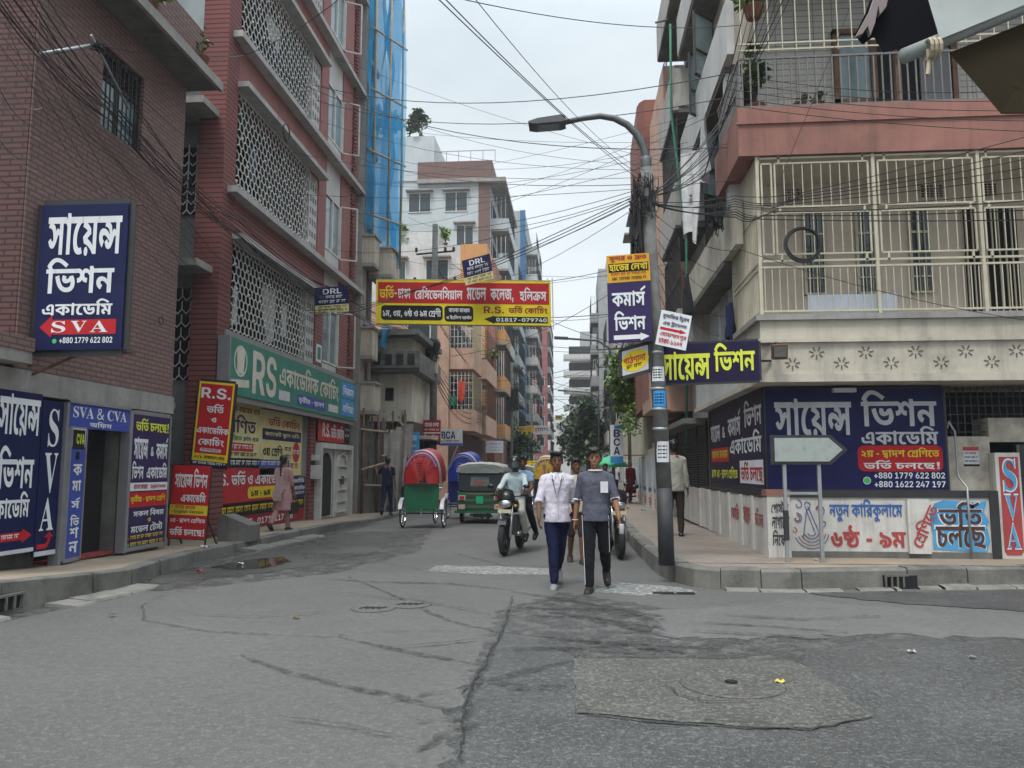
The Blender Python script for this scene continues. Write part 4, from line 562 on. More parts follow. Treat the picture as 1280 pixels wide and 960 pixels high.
def sheet_poly(name, pts, z, m, kind='structure', rough=.04, sub=14, seed=3):
    """flat patch with a ragged outline"""
    rnd = random.Random(seed); P = []
    for i in range(len(pts)):
        a, c = V(pts[i]), V(pts[(i + 1) % len(pts)])
        for k in range(sub):
            q = a + (c - a) * k / sub; P.append((q.x + rnd.uniform(-rough, rough), q.y + rnd.uniform(-rough, rough), z))
    o = MB().add(P, [tuple(range(len(P)))], m).build(name)
    return tag(o, kind=kind)
g2 = lambda u, v: tuple(at(u, v, Z=0))[:2]
sheet_poly('dark_asphalt_patch', [g2(628, 785), g2(716, 822), g2(722, 893), g2(800, 915), g2(1085, 897), g2(1000, 838), g2(1010, 812), g2(1100, 798), g2(1279, 806), (4.5, 5.0), (3.2, 2.2), (-.2, 2.2), g2(577, 960), g2(582, 885), g2(604, 835)][::-1], .004, DARKASPH, rough=.02, seed=4)
sheet_poly('cement_patch', [g2(722, 826), g2(985, 830), g2(1010, 842), g2(1086, 893), g2(1020, 908), g2(940, 905), g2(730, 889)][::-1], .0085, CEMPATCH, rough=.02, seed=8, sub=5)
sheet_poly('cement_patch', [g2(716, 823), g2(992, 826), g2(1020, 842), g2(1094, 897), g2(1015, 913), g2(930, 909), g2(722, 892)][::-1], .007, CEMPATCH, rough=.03, seed=9, sub=5)
sheet_poly('dusty_patch', [g2(800, 765), g2(1000, 752), g2(1275, 772), (7.5, 8), (7, 6.8), g2(1275, 797), g2(1060, 795), g2(840, 800)][::-1], .004, PALEASPH, rough=.12, seed=5)
sheet_poly('dark_gutter_patch', [g2(1010, 742), g2(1275, 738), (8, 10.8), (8, 9.6), g2(1275, 764), g2(1120, 755)][::-1], .008, DARKASPH, rough=.06, seed=6)
sheet_poly('wet_patch', [g2(175, 722), g2(260, 712), g2(300, 697), g2(420, 672), g2(500, 668), g2(470, 690), g2(400, 705), g2(330, 716), g2(200, 730)][::-1], .004, DARKASPH, rough=.08, seed=12)
PUD = mat('puddle water', (.03, .03, .028), .04, .1, spec=.6)
sheet_poly('puddle', [g2(262, 709), g2(300, 702), g2(352, 696), g2(362, 703), g2(330, 711), g2(285, 713)][::-1], .009, PUD, rough=.05, seed=2)
# painted crossing bar, worn
def worn(name, col, cut0, cut1, scale=9):
    m = mat(name, col, .75, .15, 4); n = m.node_tree; l = n.links.new
    g = n.nodes.new('ShaderNodeNewGeometry'); t = n.nodes.new('ShaderNodeTexNoise'); t.inputs['Scale'].default_value = scale; t.inputs['Detail'].default_value = 8; t.inputs['Roughness'].default_value = .75
    q = n.nodes.new('ShaderNodeMapRange'); q.inputs['From Min'].default_value = cut0; q.inputs['From Max'].default_value = cut1
    l(g.outputs['Position'], t.inputs['Vector']); l(t.outputs['Fac'], q.inputs['Value']); l(q.outputs[0], n.nodes['Principled BSDF'].inputs['Alpha']); return m
PAINT = worn('worn road paint', (.40, .41, .40), .41, .66, 14); MARK = worn('tyre mark', (.04, .04, .04), .40, .74, 9); CRACK = mat('crack', (.025, .025, .024), .95)
sheet_poly('crossing_bar', [g2(548, 707), g2(640, 709), g2(700, 712), g2(690, 719), g2(600, 718), g2(534, 714)][::-1], .006, PAINT, seed=1)
sheet_poly('crossing_bar', [g2(760, 728), g2(850, 734), g2(870, 741), g2(800, 745), g2(740, 740)][::-1], .006, PAINT, seed=2)
FADEASPH = DARKASPH.copy(); _n = FADEASPH.node_tree; _g, _t, _q = (_n.nodes.new('ShaderNode' + k) for k in ('NewGeometry', 'TexNoise', 'MapRange'))
_t.inputs['Scale'].default_value = 4; _t.inputs['Detail'].default_value = 10; _t.inputs['Roughness'].default_value = .8; _q.inputs['From Min'].default_value = .45; _q.inputs['From Max'].default_value = .58
_n.links.new(_g.outputs['Position'], _t.inputs['Vector']); _n.links.new(_t.outputs['Fac'], _q.inputs['Value']); _n.links.new(_q.outputs[0], _n.nodes['Principled BSDF'].inputs['Alpha'])
sheet_poly('dark_asphalt_patch', [g2(560, 960), g2(566, 880), g2(595, 825), g2(622, 765), g2(700, 740), g2(840, 760), g2(880, 790), g2(1090, 786), g2(1279, 795), (5.2, 5.0), (4.5, 2.2), (-.4, 2.2)], .002, FADEASPH, rough=.08, seed=14)
sheet_poly('dark_asphalt_patch', [g2(120, 745), g2(160, 722), g2(260, 706), g2(420, 666), g2(540, 662), g2(520, 690), g2(420, 716), g2(240, 735)][::-1], .002, FADEASPH, rough=.08, seed=15)
def strip(b, px, wd, z, m, seed=0, jit=.02):
    rnd = random.Random(seed); P = [V((*g2(*p), z)) for p in px]; Q = []
    for i in range(len(P) - 1):
        for k in range(6): Q.append(P[i].lerp(P[i + 1], k / 6) + V((rnd.uniform(-jit, jit), rnd.uniform(-jit, jit), 0)))
    Q.append(P[-1]); vs = []
    for i, p in enumerate(Q):
        d = (Q[min(i + 1, len(Q) - 1)] - Q[max(i - 1, 0)]).normalized(); s = V((-d.y, d.x, 0)) * wd * (.25 + .75 * sin(pi * (i + .3) / len(Q))) * rnd.uniform(.7, 1.2)
        vs += [p + s, p - s]
    b.add(vs, [(2 * i, 2 * i + 1, 2 * i + 3, 2 * i + 2) for i in range(len(Q) - 1)], m)
b = MB()
for i, (px, wd) in enumerate([(((420, 796), (520, 818), (592, 831)), .05), (((400, 853), (480, 868), (565, 889)), .06), (((434, 721), (500, 748), (560, 776), (623, 791)), .035),
        (((592, 858), (650, 842), (716, 826)), .06), (((640, 810), (700, 812), (800, 806), (900, 812)), .06), (((620, 791), (720, 800), (820, 812)), .05), (((300, 820), (360, 842), (420, 855)), .04),
        (((215, 740), (178, 757), (180, 776), (260, 790), (400, 797), (480, 790), (618, 790)), .02), (((640, 740), (720, 752), (800, 768), (830, 790)), .09), (((660, 770), (740, 772), (820, 786)), .06),
        (((400, 724), (470, 728), (560, 730), (640, 738)), .06), (((560, 690), (600, 700), (640, 710)), .03), (((880, 780), (960, 784), (1060, 792)), .05), (((640, 748), (628, 790), (604, 836), (583, 884), (577, 950)), .035),
        (((660, 760), (760, 778), (850, 800)), .08), (((520, 940), (560, 920), (600, 905)), .05), (((690, 756), (770, 762), (830, 772)), .07), (((480, 880), (520, 872), (560, 866)), .03), (((700, 800), (780, 806), (860, 818)), .1), (((640, 760), (740, 762), (830, 776)), .1), (((610, 815), (700, 812), (800, 818)), .08), (((600, 850), (660, 862), (710, 858)), .09), (((460, 700), (520, 712), (600, 716)), .03), (((240, 770), (330, 772), (420, 765)), .03), (((400, 740), (520, 752), (620, 770)), .03), (((520, 905), (560, 900), (580, 905)), .05), (((900, 770), (1000, 776), (1100, 772)), .06), (((860, 790), (960, 796), (1040, 800)), .05), (((480, 812), (560, 806), (612, 800)), .025), (((350, 900), (430, 910), (520, 930)), .02)]):
    strip(b, px, wd, .007 + .0006 * i, MARK, i, .012)
tag(b.build('tyre_marks'), kind='structure')
b = MB()
for i, (px, wd) in enumerate([(((642, 745), (636, 770), (622, 800), (604, 836), (590, 860), (582, 885), (577, 930), (576, 958)), .008), (((722, 893), (800, 902), (930, 912), (1015, 914), (1090, 898)), .012), (((830, 858), (850, 872), (880, 880), (940, 881)), .008), (((716, 822), (800, 823), (990, 826)), .006)]):
    strip(b, px, wd, .0225 if i in (2,) else .0125, CRACK, 40 + i, .015)
tag(b.build('cracks'), kind='structure')
# kerbs and pavements
PAVE = mat('pavement cement', (.25, .205, .155), .9, .18, 1.3, .35, 30, stain=.35, sscale=.7, dirt=(.09, .085, .078))
TILE = brick('pavement tile', (.26, .215, .18), (.225, .19, .16), (.11, .1, .09), .12, .12, .012, .35)
_n = TILE.node_tree; _sp = next(n for n in _n.nodes if n.type == 'COMBXYZ'); _s = next(n for n in _n.nodes if n.type == 'SEPXYZ')
_mx = _n.nodes.new('ShaderNodeMath'); _mx.operation = 'SUBTRACT'; _n.links.new(_s.outputs['Y'], _mx.inputs[0]); _n.links.new(_s.outputs['X'], _mx.inputs[1])
_n.links.new(_mx.outputs[0], _sp.inputs['Y'])
next(n for n in _n.nodes if n.type == 'TEX_BRICK').offset = 0
next(n for n in _n.nodes if n.type == 'TEX_BRICK').inputs['Brick Width'].default_value = 1.2
KERB = mat('kerb concrete', (.145, .14, .126), .9, .3, 2, .4, 20, stain=.85, sscale=1.6, streak=.3, dirt=(.04, .042, .036))
Lk = [(-6, -6.4, .5), (2, -6.3, .46), (6, -6.05, .40), (7.84, -5.93, .34), (9.0, -5.66, .28), (9.8, -5.66, .23), (11, -5.95, .2), (12.5, -6.2, .17), (14.2, -6.22, .15), (16, -6.08, .17), (18.1, -5.95, .19), (20, -5.85, .17), (22, -5.8, .1), (26, -5.7, .09), (34, -5.6, .1), (60, -5.6, .12), (200, -5.6, .12)]
pv = MB(); kb = MB(); prev = None
for i in range(len(Lk) - 1):
    (y0, x0, z0), (y1, x1, z1) = Lk[i], Lk[i + 1]
    pv.add([(x0 - .18, y0, z0), (x1 - .18, y1, z1), (-14, y1, z1), (-14, y0, z0)], [(0, 1, 2, 3)], PAVE)
    ns = max(1, int((y1 - y0) / .9)) if y1 < 40 else 1
    for k in range(ns):
        t0, t1 = (k + .012) / ns, (k + 1 - .012) / ns
        ya, yb, xa, xb, za, zb = y0 + (y1 - y0) * t0, y0 + (y1 - y0) * t1, x0 + (x1 - x0) * t0, x0 + (x1 - x0) * t1, z0 + (z1 - z0) * t0 + .012, z0 + (z1 - z0) * t1 + .012
        j = random.uniform(-.012, .012)
        vs = [(xa + j, ya, 0), (xb + j, yb, 0), (xa - .01 + j, ya, za - .02), (xb - .01 + j, yb, zb - .02), (xa - .03 + j, ya, za), (xb - .03 + j, yb, zb), (xa - .2, ya, za), (xb - .2, yb, zb), (xa - .2, ya, 0), (xb - .2, yb, 0)]
        kb.add(vs, [(0, 1, 3, 2), (2, 3, 5, 4), (4, 5, 7, 6), (0, 2, 4, 6, 8), (1, 9, 7, 5, 3)], KERB)
tag(pv.build('pavement'), kind='structure'); tag(kb.build('kerb'), kind='structure')
# broken cement gutter at the foot of the left kerb
gb = MB(); rnd = random.Random(5)
GUT = mat('gutter cement', (.17, .165, .15), .9, .25, 4, .4, 25, stain=.7, sscale=3)
for a, c, wd in ((6.5, 7.7, .22), (8.35, 10.0, .3), (14.3, 17.6, .28), (3, 6, .2)):
    y = a
    while y < c:
        y2 = min(c, y + rnd.uniform(.3, .8)); x = lambda q: next((x0 + (x1 - x0) * (q - y0) / (y1 - y0)) for (y0, x0, _), (y1, x1, _) in zip(Lk, Lk[1:]) if y0 <= q <= y1)
        h = rnd.uniform(.035, .06); e = rnd.uniform(-.06, .06)
        gb.add([(x(y) + .0, y, h), (x(y) + wd + e, y, h * .5), (x(y2) + wd + e * .3, y2 - .02, h * .5), (x(y2) + 0, y2 - .02, h), (x(y) + wd + e + .02, y, 0), (x(y2) + wd + e * .3 + .02, y2 - .02, 0), (x(y), y, 0), (x(y2), y2 - .02, 0)], [(0, 1, 2, 3), (1, 4, 5, 2), (0, 6, 4, 1), (3, 2, 5, 7)], GUT); y = y2
tag(gb.build('gutter'), kind='structure')
# right pavement: corner curve, tiles behind the kerb
Rk = [(1.5, 300), (1.35, 60), (1.2, 30), (1.1, 20), (1.06, 15.5), (1.12, 12.6), (1.18, 11.5), (1.3, 10.85), (1.5, 10.45), (1.8, 10.25), (2.3, 10.24), (2.8, 10.28), (4.2, 10.56), (5.8, 10.86), (8, 11.0), (30, 11.2)]
zt = lambda p: .25 if p[1] < 16 else .2 if p[1] < 40 else .14
pts = [V((x, y, zt((x, y)))) for x, y in Rk]
nrm = []
for i in range(len(pts)):
    d = (pts[min(i + 1, len(pts) - 1)] - pts[max(i - 1, 0)]); d.z = 0; d.normalize(); nrm.append(V((-d.y, d.x, 0)))
inn = [p + n_ * .2 for p, n_ in zip(pts, nrm)]
poly = inn + [V((30, 300, .14))]
pm = MB(); 
for i in range(len(inn) - 1):
    a, c = inn[i], inn[i + 1]
    if i < 7: pm.add([a, c, (max(c.x, 1.35) + 24, c.y, c.z), (a.x + 24, a.y, a.z)], [(0, 1, 2, 3)], TILE)
    else: pm.add([a, c, (c.x, 10.95 if c.y < 10.95 else c.y + .01, c.z), (a.x, 10.95 if a.y < 10.95 else a.y + .01, a.z)], [(0, 1, 2, 3)], TILE if c.x < 2.9 else PAVE)
pm.add([(2.5, 10.94, .252), (30, 10.94, .252), (30, 12.2, .252), (3.4, 12.2, .252)], [(0, 1, 2, 3)], PAVE)
tag(pm.build('pavement'), kind='structure')
kb = MB()
for i in range(len(pts) - 1):
    ln = (pts[i + 1] - pts[i]).length; ns = max(1, int(ln / .75)) if ln < 20 else 1
    for k in range(ns):
        t0, t1 = (k + .01) / ns, (k + .99) / ns; j = random.uniform(-.015, .015); jz = random.uniform(-.012, .012) + .008
        P = [pts[i].lerp(pts[i + 1], t) for t in (t0, t1)]; nn = [nrm[i].lerp(nrm[i + 1], t) for t in (t0, t1)]
        vs = []
        for p, n_ in zip(P, nn):
            o_ = p + n_ * j
            vs += [V((o_.x, o_.y, 0)), o_ + n_ * .012 + V((0, 0, jz - .03)), o_ + n_ * .045 + V((0, 0, jz)), p + n_ * .215 + V((0, 0, jz)), V((p.x, p.y, 0)) + n_ * .21]
        kb.add(vs, [(0, 5, 6, 1), (1, 6, 7, 2), (2, 7, 8, 3), (0, 1, 2, 3, 4), (5, 9, 8, 7, 6)], KERB)
tag(kb.build('kerb'), kind='structure')
gb = MB(); rnd = random.Random(9)
for x0, x1 in ((1.85, 3.3), (3.5, 4.05), (4.3, 6.2)):
    x = x0
    while x < x1:
        x2 = min(x1, x + rnd.uniform(.25, .6)); y = lambda q: next((y0 + (y1 - y0) * (q - a) / (b_ - a)) for (a, y0), (b_, y1) in zip(Rk[9:], Rk[10:]) if a <= q <= b_)
        h = rnd.uniform(.02, .05); e = rnd.uniform(.1, .22)
        gb.add([(x, y(x), h), (x, y(x) - e, h * .6), (x2 - .02, y(x2) - e, h * .6), (x2 - .02, y(x2), h), (x, y(x) - e - .02, 0), (x2 - .02, y(x2) - e - .02, 0)], [(0, 1, 2, 3), (1, 4, 5, 2)], GUT); x = x2
tag(gb.build('gutter'), kind='structure')
gd = MB()
for q in ([(x, y) for y, x, _ in Lk[1:13]], Rk[3:15]):
    for (x0, y0), (x1, y1) in zip(q, q[1:]):
        d = V((x1 - x0, y1 - y0, 0)).normalized(); e = V((d.y, -d.x, 0)) * (.3 if x0 < 0 else -.3) * (1 if x0 < 0 else 1); a, c = V((x0, y0, .0015)), V((x1, y1, .0015)); gd.add([a, c, c + e, a + e], [(3, 2, 1, 0)], MARK)
tag(gd.build('kerb_dirt'), kind='structure')
def grate(name, label, o, ux, wd, h, n=6):
    t = thing(name, label, 'drain', o); o = V(o); ux = V(ux).normalized()
    MB().obox(o + Z1 * h / 2, (wd if abs(ux.x) > .5 else .02, .02 if abs(ux.x) > .5 else wd, h), M['black']).build('opening', t)
    b = MB(); nz = ux.cross(Z1) * .018
    for i in range(n): q = o + ux * (i / (n - 1) - .5) * wd * .94 + nz; b.bar(q, q + Z1 * h, .022, M['dark_concrete'])
    b.bar(o - ux * wd / 2 + nz + Z1 * h, o + ux * wd / 2 + nz + Z1 * h, .025, M['dark_concrete']); b.build('bars', t)
grate('kerb_drain', 'barred storm drain mouth set in the right kerb below the painted wall', (4.07, 10.49, .02), (1, .19, 0), .42, .15, 6)
grate('kerb_drain', 'barred storm drain mouth set in the left kerb by the cement gutter', (-5.9, 7.85, .05), (.05, 1, 0), .5, .15, 5)
def manhole(name, label, c, r, slots=True):
    t = thing(name, label, 'manhole', c)
    b = MB(); b.lathe([(r, 0), (r, .004), (r - .02, .012), (r - .03, .006), (.02, .006)], c, ROAD if slots else CEMPATCH, 28); b.build('cover', t)
    if slots:
        b = MB()
        for k in range(4): b.obox((c[0] + (k - 1.5) * r * .28, c[1], c[2] + .009), (r * .1, r * .55, .006), M['black'], (0, 0, -.5))
        b.build('slots', t)
    else:
        MB().lathe([(.045, 0), (.045, .004)], (c[0] + .0, c[1] + .03, c[2] + .011), M['black'], 12).build('lifting_hole', t)
p = at(472, 761, Z=0); manhole('manhole_cover', 'slotted round manhole cover in the road, left one of the pair', (p.x - .05, p.y, .003), .24)
p = at(506, 757, Z=0); manhole('manhole_cover', 'slotted round manhole cover in the road, right one of the pair', (p.x + .05, p.y + .05, .003), .24)
p = at(915, 857, Z=0); manhole('manhole_cover', 'cement manhole lid with a small round hole in the rough cement patch', (p.x, p.y, .009), .36, False)
p = at(845, 742, Z=0); t = thing('drain_cover', 'dark sunken drain slot in the road before the right kerb corner', 'drain', (p.x, p.y, 0)); MB().box(p.x - .28, p.x + .22, p.y - .07, p.y + .07, .001, .012, M['black']).build('opening', t); MB().box(p.x - .03, p.x + .0, p.y - .09, p.y + .09, .012, .02, M['dark_concrete']).build('bar', t)
# ---------------------------------------------------------------- left side of the street
BR1 = brick('brown brick', (.225, .125, .112), (.19, .108, .098), (.10, .076, .07), .25, .075, .014, .3)
BR1D = brick('dark and shaded brick', (.12, .052, .048), (.10, .046, .043), (.035, .02, .02), .3, .075, .014, .3)
RED = brick('red grooved brick', (.255, .105, .10), (.23, .096, .092), (.10, .035, .035), .3, .105, .013, .25, band=True)
REDP = mat('red plaster', (.26, .105, .098), .85, .1, 2, .15, stain=.3, streak=.3)
REDD = brick('deep red brick', (.205, .066, .062), (.185, .06, .058), (.07, .027, .026), .3, .105, .016, .2, band=True)
GREYW = mat('grey plaster', (.2, .2, .2), .9, .12, 2, .2, stain=.35, streak=.3)
PALE = mat('pale blue plaster', (.42, .47, .47), .9, .08, 2, .15, stain=.15, streak=.15)
WHITEW = mat('white plaster', (.47, .47, .46), .9, .08, 2, .2, stain=.25, streak=.25)
CREAM = mat('cream plaster', (.46, .42, .35), .88, .1, 2, .2, stain=.35, streak=.4)
PEACH = mat('peach plaster', (.50, .32, .24), .9, .1, 2, .2, stain=.3, streak=.3)
# --- brown brick building at the near left
t = thing('brick_building', 'brown brick building with projecting eaves behind the navy coaching sign', 'building', (-10, 11, 0))
b = MB()
b.box(-14, -7, 9.2, 10.62, 2.75, 8.45, BR1); b.box(-14, -7, 11.72, 13.07, 2.75, 8.45, BR1)
b.box(-14, -7, 10.62, 11.72, 2.75, 6.6, BR1); b.box(-14, -7, 10.62, 11.72, 7.86, 8.45, BR1); b.box(-14, -7.5, 10.6, 11.74, 6.5, 7.9, M['dark'])
b.build('wall', t)
MB().box(-14, -7.02, 9.185, 9.2, 2.75, 8.44, BR1D).build('side_wall', t)  # end face away from the light: its shade is put into a darker brick colour
b = MB(); b.box(-14, -6.45, 9.0, 13.3, 8.45, 8.56, M['dark_concrete']); b.box(-6.5, -6.43, 8.98, 13.32, 8.43, 8.6, M['concrete']); b.build('eaves', t)
b = MB(); b.box(-14, -6.75, 8.98, 13.2, 8.6, 9.5, BR1); b.build('parapet', t)
MB().box(-14, -6.97, 8.62, 13.09, 2.46, 2.76, M['concrete']).build('lintel', t)
b = MB(); b.box(-14, -7.06, 8.55, 9.05, 0.2, 2.47, M['dark_concrete']); b.box(-14, -7.3, 9.05, 10.2, .2, 2.46, M['dark_concrete']); b.box(-14, -7.35, 10.2, 11.75, .2, 2.46, M['black']); b.box(-14, -7.12, 11.75, 13.06, .1, 2.46, M['dark_concrete']); b.build('ground_floor_wall', t)  # black block in the doorway stands for the unlit interior
MB().box(-7.349, -7.1, 10.22, 11.72, .22, .26, mat('red doorstep', (.25, .04, .04), .8)).build('doorstep', t)
f = MB()
for y in (10.62, 11.14, 11.69): f.box(-7.16, -7.1, y, y + .05, 6.6, 7.86, M['iron'])
for z in (6.6, 7.42, 7.81): f.box(-7.165, -7.105, 10.62, 11.74, z, z + .05, M['iron'])
for k in range(10): f.bar((-7.05, 10.68 + k * .112, 6.6), (-7.05, 10.68 + k * .112, 7.86), .016, M['iron'])
f = f.build('window', t)
pn = MB()
for y0, y1 in ((10.69, 11.12), (11.21, 11.67)): pn.box(-7.15, -7.13, y0, y1, 6.67, 7.4, M['pane'])
pn.build('pane', f)
# slab canopy over the nearest board
t = thing('canopy_slab', 'tiled concrete canopy slab jutting out at the left edge above the boards', 'canopy', (-6.9, 8.4, 2.8))
b = MB(); b.box(-9, -6.72, 7.6, 9.13, 2.80, 2.95, M['concrete']); b.box(-9, -6.7, 7.58, 9.14, 2.951, 3.12, BR1); b.build('slab', t)
# --- recess with stair grilles and the pale back wall between brick and red buildings
t = thing('stair_block', 'grey stair block with white lattice grilles between the brown and red buildings', 'building', (-9, 14, 0))
b = MB(); b.box(-12, -8.25, 13.1, 15.6, .1, 9.6, GREYW); b.build('wall', t)
MB().box(-12, -8.6, 13.2, 16.5, 9.6, 15, PALE).build('upper_wall', t)
for z0, z1 in ((3.3, 5.2), (6.75, 8.2)):
    g = MB(); g.box(-8.8, -7.73, 15.17, 15.19, z0, z1, M['black'])
    for i in range(6):
        for k in range(7):
            x, z = -8.8 + i * .18, z0 + k * (z1 - z0) / 7
            for q in ((0, 0, .09, .1), (.18, 0, .09, .1), (.09, .1, .09, .26)): g.bar((x + q[0], 15.15, z + q[1]), (x + q[2], 15.15, z + q[3]), .018, M['white_iron'])
    g.build('lattice_grille', t)
for z in (5.45, 8.75): MB().box(-8.8, -7.3, 14.3, 15.2, z, z + .14, M['concrete']).build('sunshade', t)
b = MB(); b.box(-8.24, -7.9, 13.15, 14.9, 2.7, 2.82, M['concrete'])
for i in range(16): b.bar((-7.95, 13.2 + i * .11, .2), (-7.95, 13.2 + i * .11, 2.7), .02, M['iron'])
for z in (.8, 1.6, 2.3): b.bar((-7.95, 13.15, z), (-7.95, 14.95, z), .03, M['iron'])
for i in range(8): b.ring((-7.94, 13.3 + i * .22, 1.95), .1, .012, M['iron'], 'x', 12, 4)
b.build('folding_gate', t)
MB().box(-8.245, -8.2, 13.12, 15, .15, 2.69, M['black']).build('gateway', t)
# --- red building with hexagon grilles
t = thing('red_building', 'red brick building with white hexagon grille balconies above the green sign', 'building', (-9, 20, 0))
b = MB()
b.box(-7.72, -7.16, 15.0, 15.56, .1, 17.5, REDD)                       # pillar
b.build('pillar', t)
b = MB(); FL = [4.02, 7.37, 10.77, 14.15, 17.5]
for k in range(4):
    z0, z1 = FL[k], FL[k + 1]
    b.box(-7.6, -7.2, 15.56, 21.0, z0 + 2.42, z1 - .14, RED if k < 1 else REDP)
    b.box(-7.6, -7.2, 21.0, 21.66, z0, z1 - .14, RED if k < 1 else REDP); b.box(-7.6, -7.2, 23.1, 24.8, z0, z1 - .14, RED if k < 1 else REDP)
    b.box(-7.58, -7.24, 21.66, 23.1, z0, z0 + .55, WHITEW); b.box(-7.58, -7.24, 21.66, 23.1, z0 + 2.25, z1 - .14, WHITEW)
b.box(-14, -7.6, 24.4, 24.8, .1, 17.5, REDP); b.box(-14, -7.72, 15.2, 15.56, .1, 9.6, GREYW); b.box(-14, -7.72, 15.2, 15.56, 9.6, 17.5, PALE)
b.box(-14, -7.55, 15.56, 24.8, .1, 4.0, M['dark_concrete'])
b.build('wall', t)
b = MB()
for k in range(4): b.box(-9.0, -8.9, 15.56, 24.4, FL[k] + .02, FL[k + 1], M['black']); b.box(-9, -7.6, 20.9, 21.0, FL[k], FL[k + 1] - .15, GREYW); b.box(-9.0, -7.6, 15.56, 24.4, FL[k] + 2.9, FL[k] + 2.95, M['dark_concrete']); b.box(-8.9, -7.6, 15.56, 20.9, FL[k] + .005, FL[k] + .02, M['dark'])  # recess backs coloured black to paint the shade behind the grilles
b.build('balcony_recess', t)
for k in range(1, 5):
    b = MB(); b.box(-9, -6.95, 15.2, 25.0, FL[k] - .14, FL[k], M['ledge']); b.build('floor_ledge', t)
for k in range(4): MB().box(-7.2, -6.92, 15.5, 21.05, FL[k] + 2.3, FL[k] + 2.42, M['ledge']).build('grille_hood', t)
def hexgrille(y0, y1, z0, z1, x, m):
    g = MB(); s = .115; h = s * .92
    nr = int((z1 - z0) / (1.5 * s)) + 1; nc = int((y1 - y0) / (2 * h)) + 1
    for r_ in range(nr):
        for c in range(nc):
            cy, cz = y0 + c * 2 * h + (h if r_ % 2 else 0) + h, z0 + r_ * 1.5 * s + s
            if cy > y1 - h * .5 or cz > z1 - s * .3: continue
            P = [V((x, cy + h * q[0], min(z1, cz + s * q[1]))) for q in ((-1, .5), (0, 1), (1, .5), (1, -.5))]
            for i in range(3): g.bar(P[i], P[i + 1], .015, m, .024)
            if (r_ * 7 + c * 3) % 9 == 0: g.ball((x + .01, cy, cz + s), .04, m, 6)
    for z in (z0, z1): g.bar((x, y0, z), (x, y1, z), .04, m)
    for y in (y0, y1): g.bar((x, y, z0), (x, y, z1), .04, m)
    return g
for k in range(4): hexgrille(15.62, 20.3, FL[k] + .06, FL[k] + 2.28, -7.23, M['white_iron']).build('hexagon_grille', t)
for k in range(4):                                                       # lattice return panel beside each grille
    b = MB(); b.box(-7.4, -7.24, 20.32, 20.99, FL[k] + .03, FL[k] + 2.29, WHITEW)
    for i in range(6):
        for j in range(3): b.box(-7.239, -7.228, 20.4 + j * .2, 20.5 + j * .2, FL[k] + .2 + i * .33, FL[k] + .36 + i * .33, GREYW)
    b.build('lattice_panel', t)
for k in range(4):
    z0, z1 = FL[k] + .57, FL[k] + 2.23
    f = MB()
    for y in (21.66, 22.35, 23.05): f.box(-7.3, -7.22, y, y + .06, z0, z1, M['white_iron'])
    for z in (z0, z1 - .05): f.box(-7.305, -7.225, 21.66, 23.1, z, z + .05, M['white_iron'])
    f = f.build('window', t)
    MB().box(-7.29, -7.27, 21.72, 23.05, z0 + .05, z1 - .05, M['pane']).build('pane', f)
    s = MB(); a = (-7.2, 23.1); c_ = (-6.75, 23.35)
    for p_, q_ in (((*a, z0), (*c_, z0)), ((*c_, z0), (*c_, z1)), ((*c_, z1), (*a, z1)), ((*a, z1), (*a, z0))): s.bar(p_, q_, .035, M['white_iron'])
    s.build('open_shutter', f)
b = MB()
for i in range(104): b.bar((-7.17, 24.1, 4.1 + i * .13), (-7.17, 24.5, 4.2 + i * .13), .045, REDD, .06)
b.build('brick_lattice', t)
# ground floor fronts
b = MB(); b.box(-7.55, -7.25, 15.0, 20.75, .1, 3.0, GREYW); b.build('shop_wall', t)
b = MB(); b.box(-7.55, -7.15, 20.75, 21.15, .1, 3.0, REDD); b.build('shop_pier', t)
# laundry on the balconies
def cloth(name, label, o, wd, h, m, axis=Y1, depth=.05, group=None, seed=0, cat='laundry'):
    rnd = random.Random(seed); b = MB(); g = []; ph = rnd.uniform(0, 6); o = V(o); nz = axis.cross(Z1)
    for i in range(9):
        row = []
        for j in range(9):
            u, v = j / 8, i / 8; s = 1 - .22 * v * rnd.uniform(.5, 1)
            row.append(o + axis * ((u - .5) * wd * s) - Z1 * (v * h * (1 + .08 * sin(5 * u + ph))) + nz * (depth * sin(9 * u + ph + 2 * v) * (.3 + v)))
        g.append(row)
    b.sheet(g, m); back = [[p + nz * .012 for p in r_] for r_ in g]; b.sheet(back, m)
    return tag(b.build(name), label, cat, group)
lm = [mat('laundry grey', (.42, .42, .42), .9, .25, 9), mat('laundry navy', (.015, .02, .07), .9, .2), mat('laundry white', (.55, .55, .55), .9, .2, 8), mat('laundry teal', (.05, .09, .13), .9, .2), mat('laundry black', (.02, .02, .025), .9, .2)]
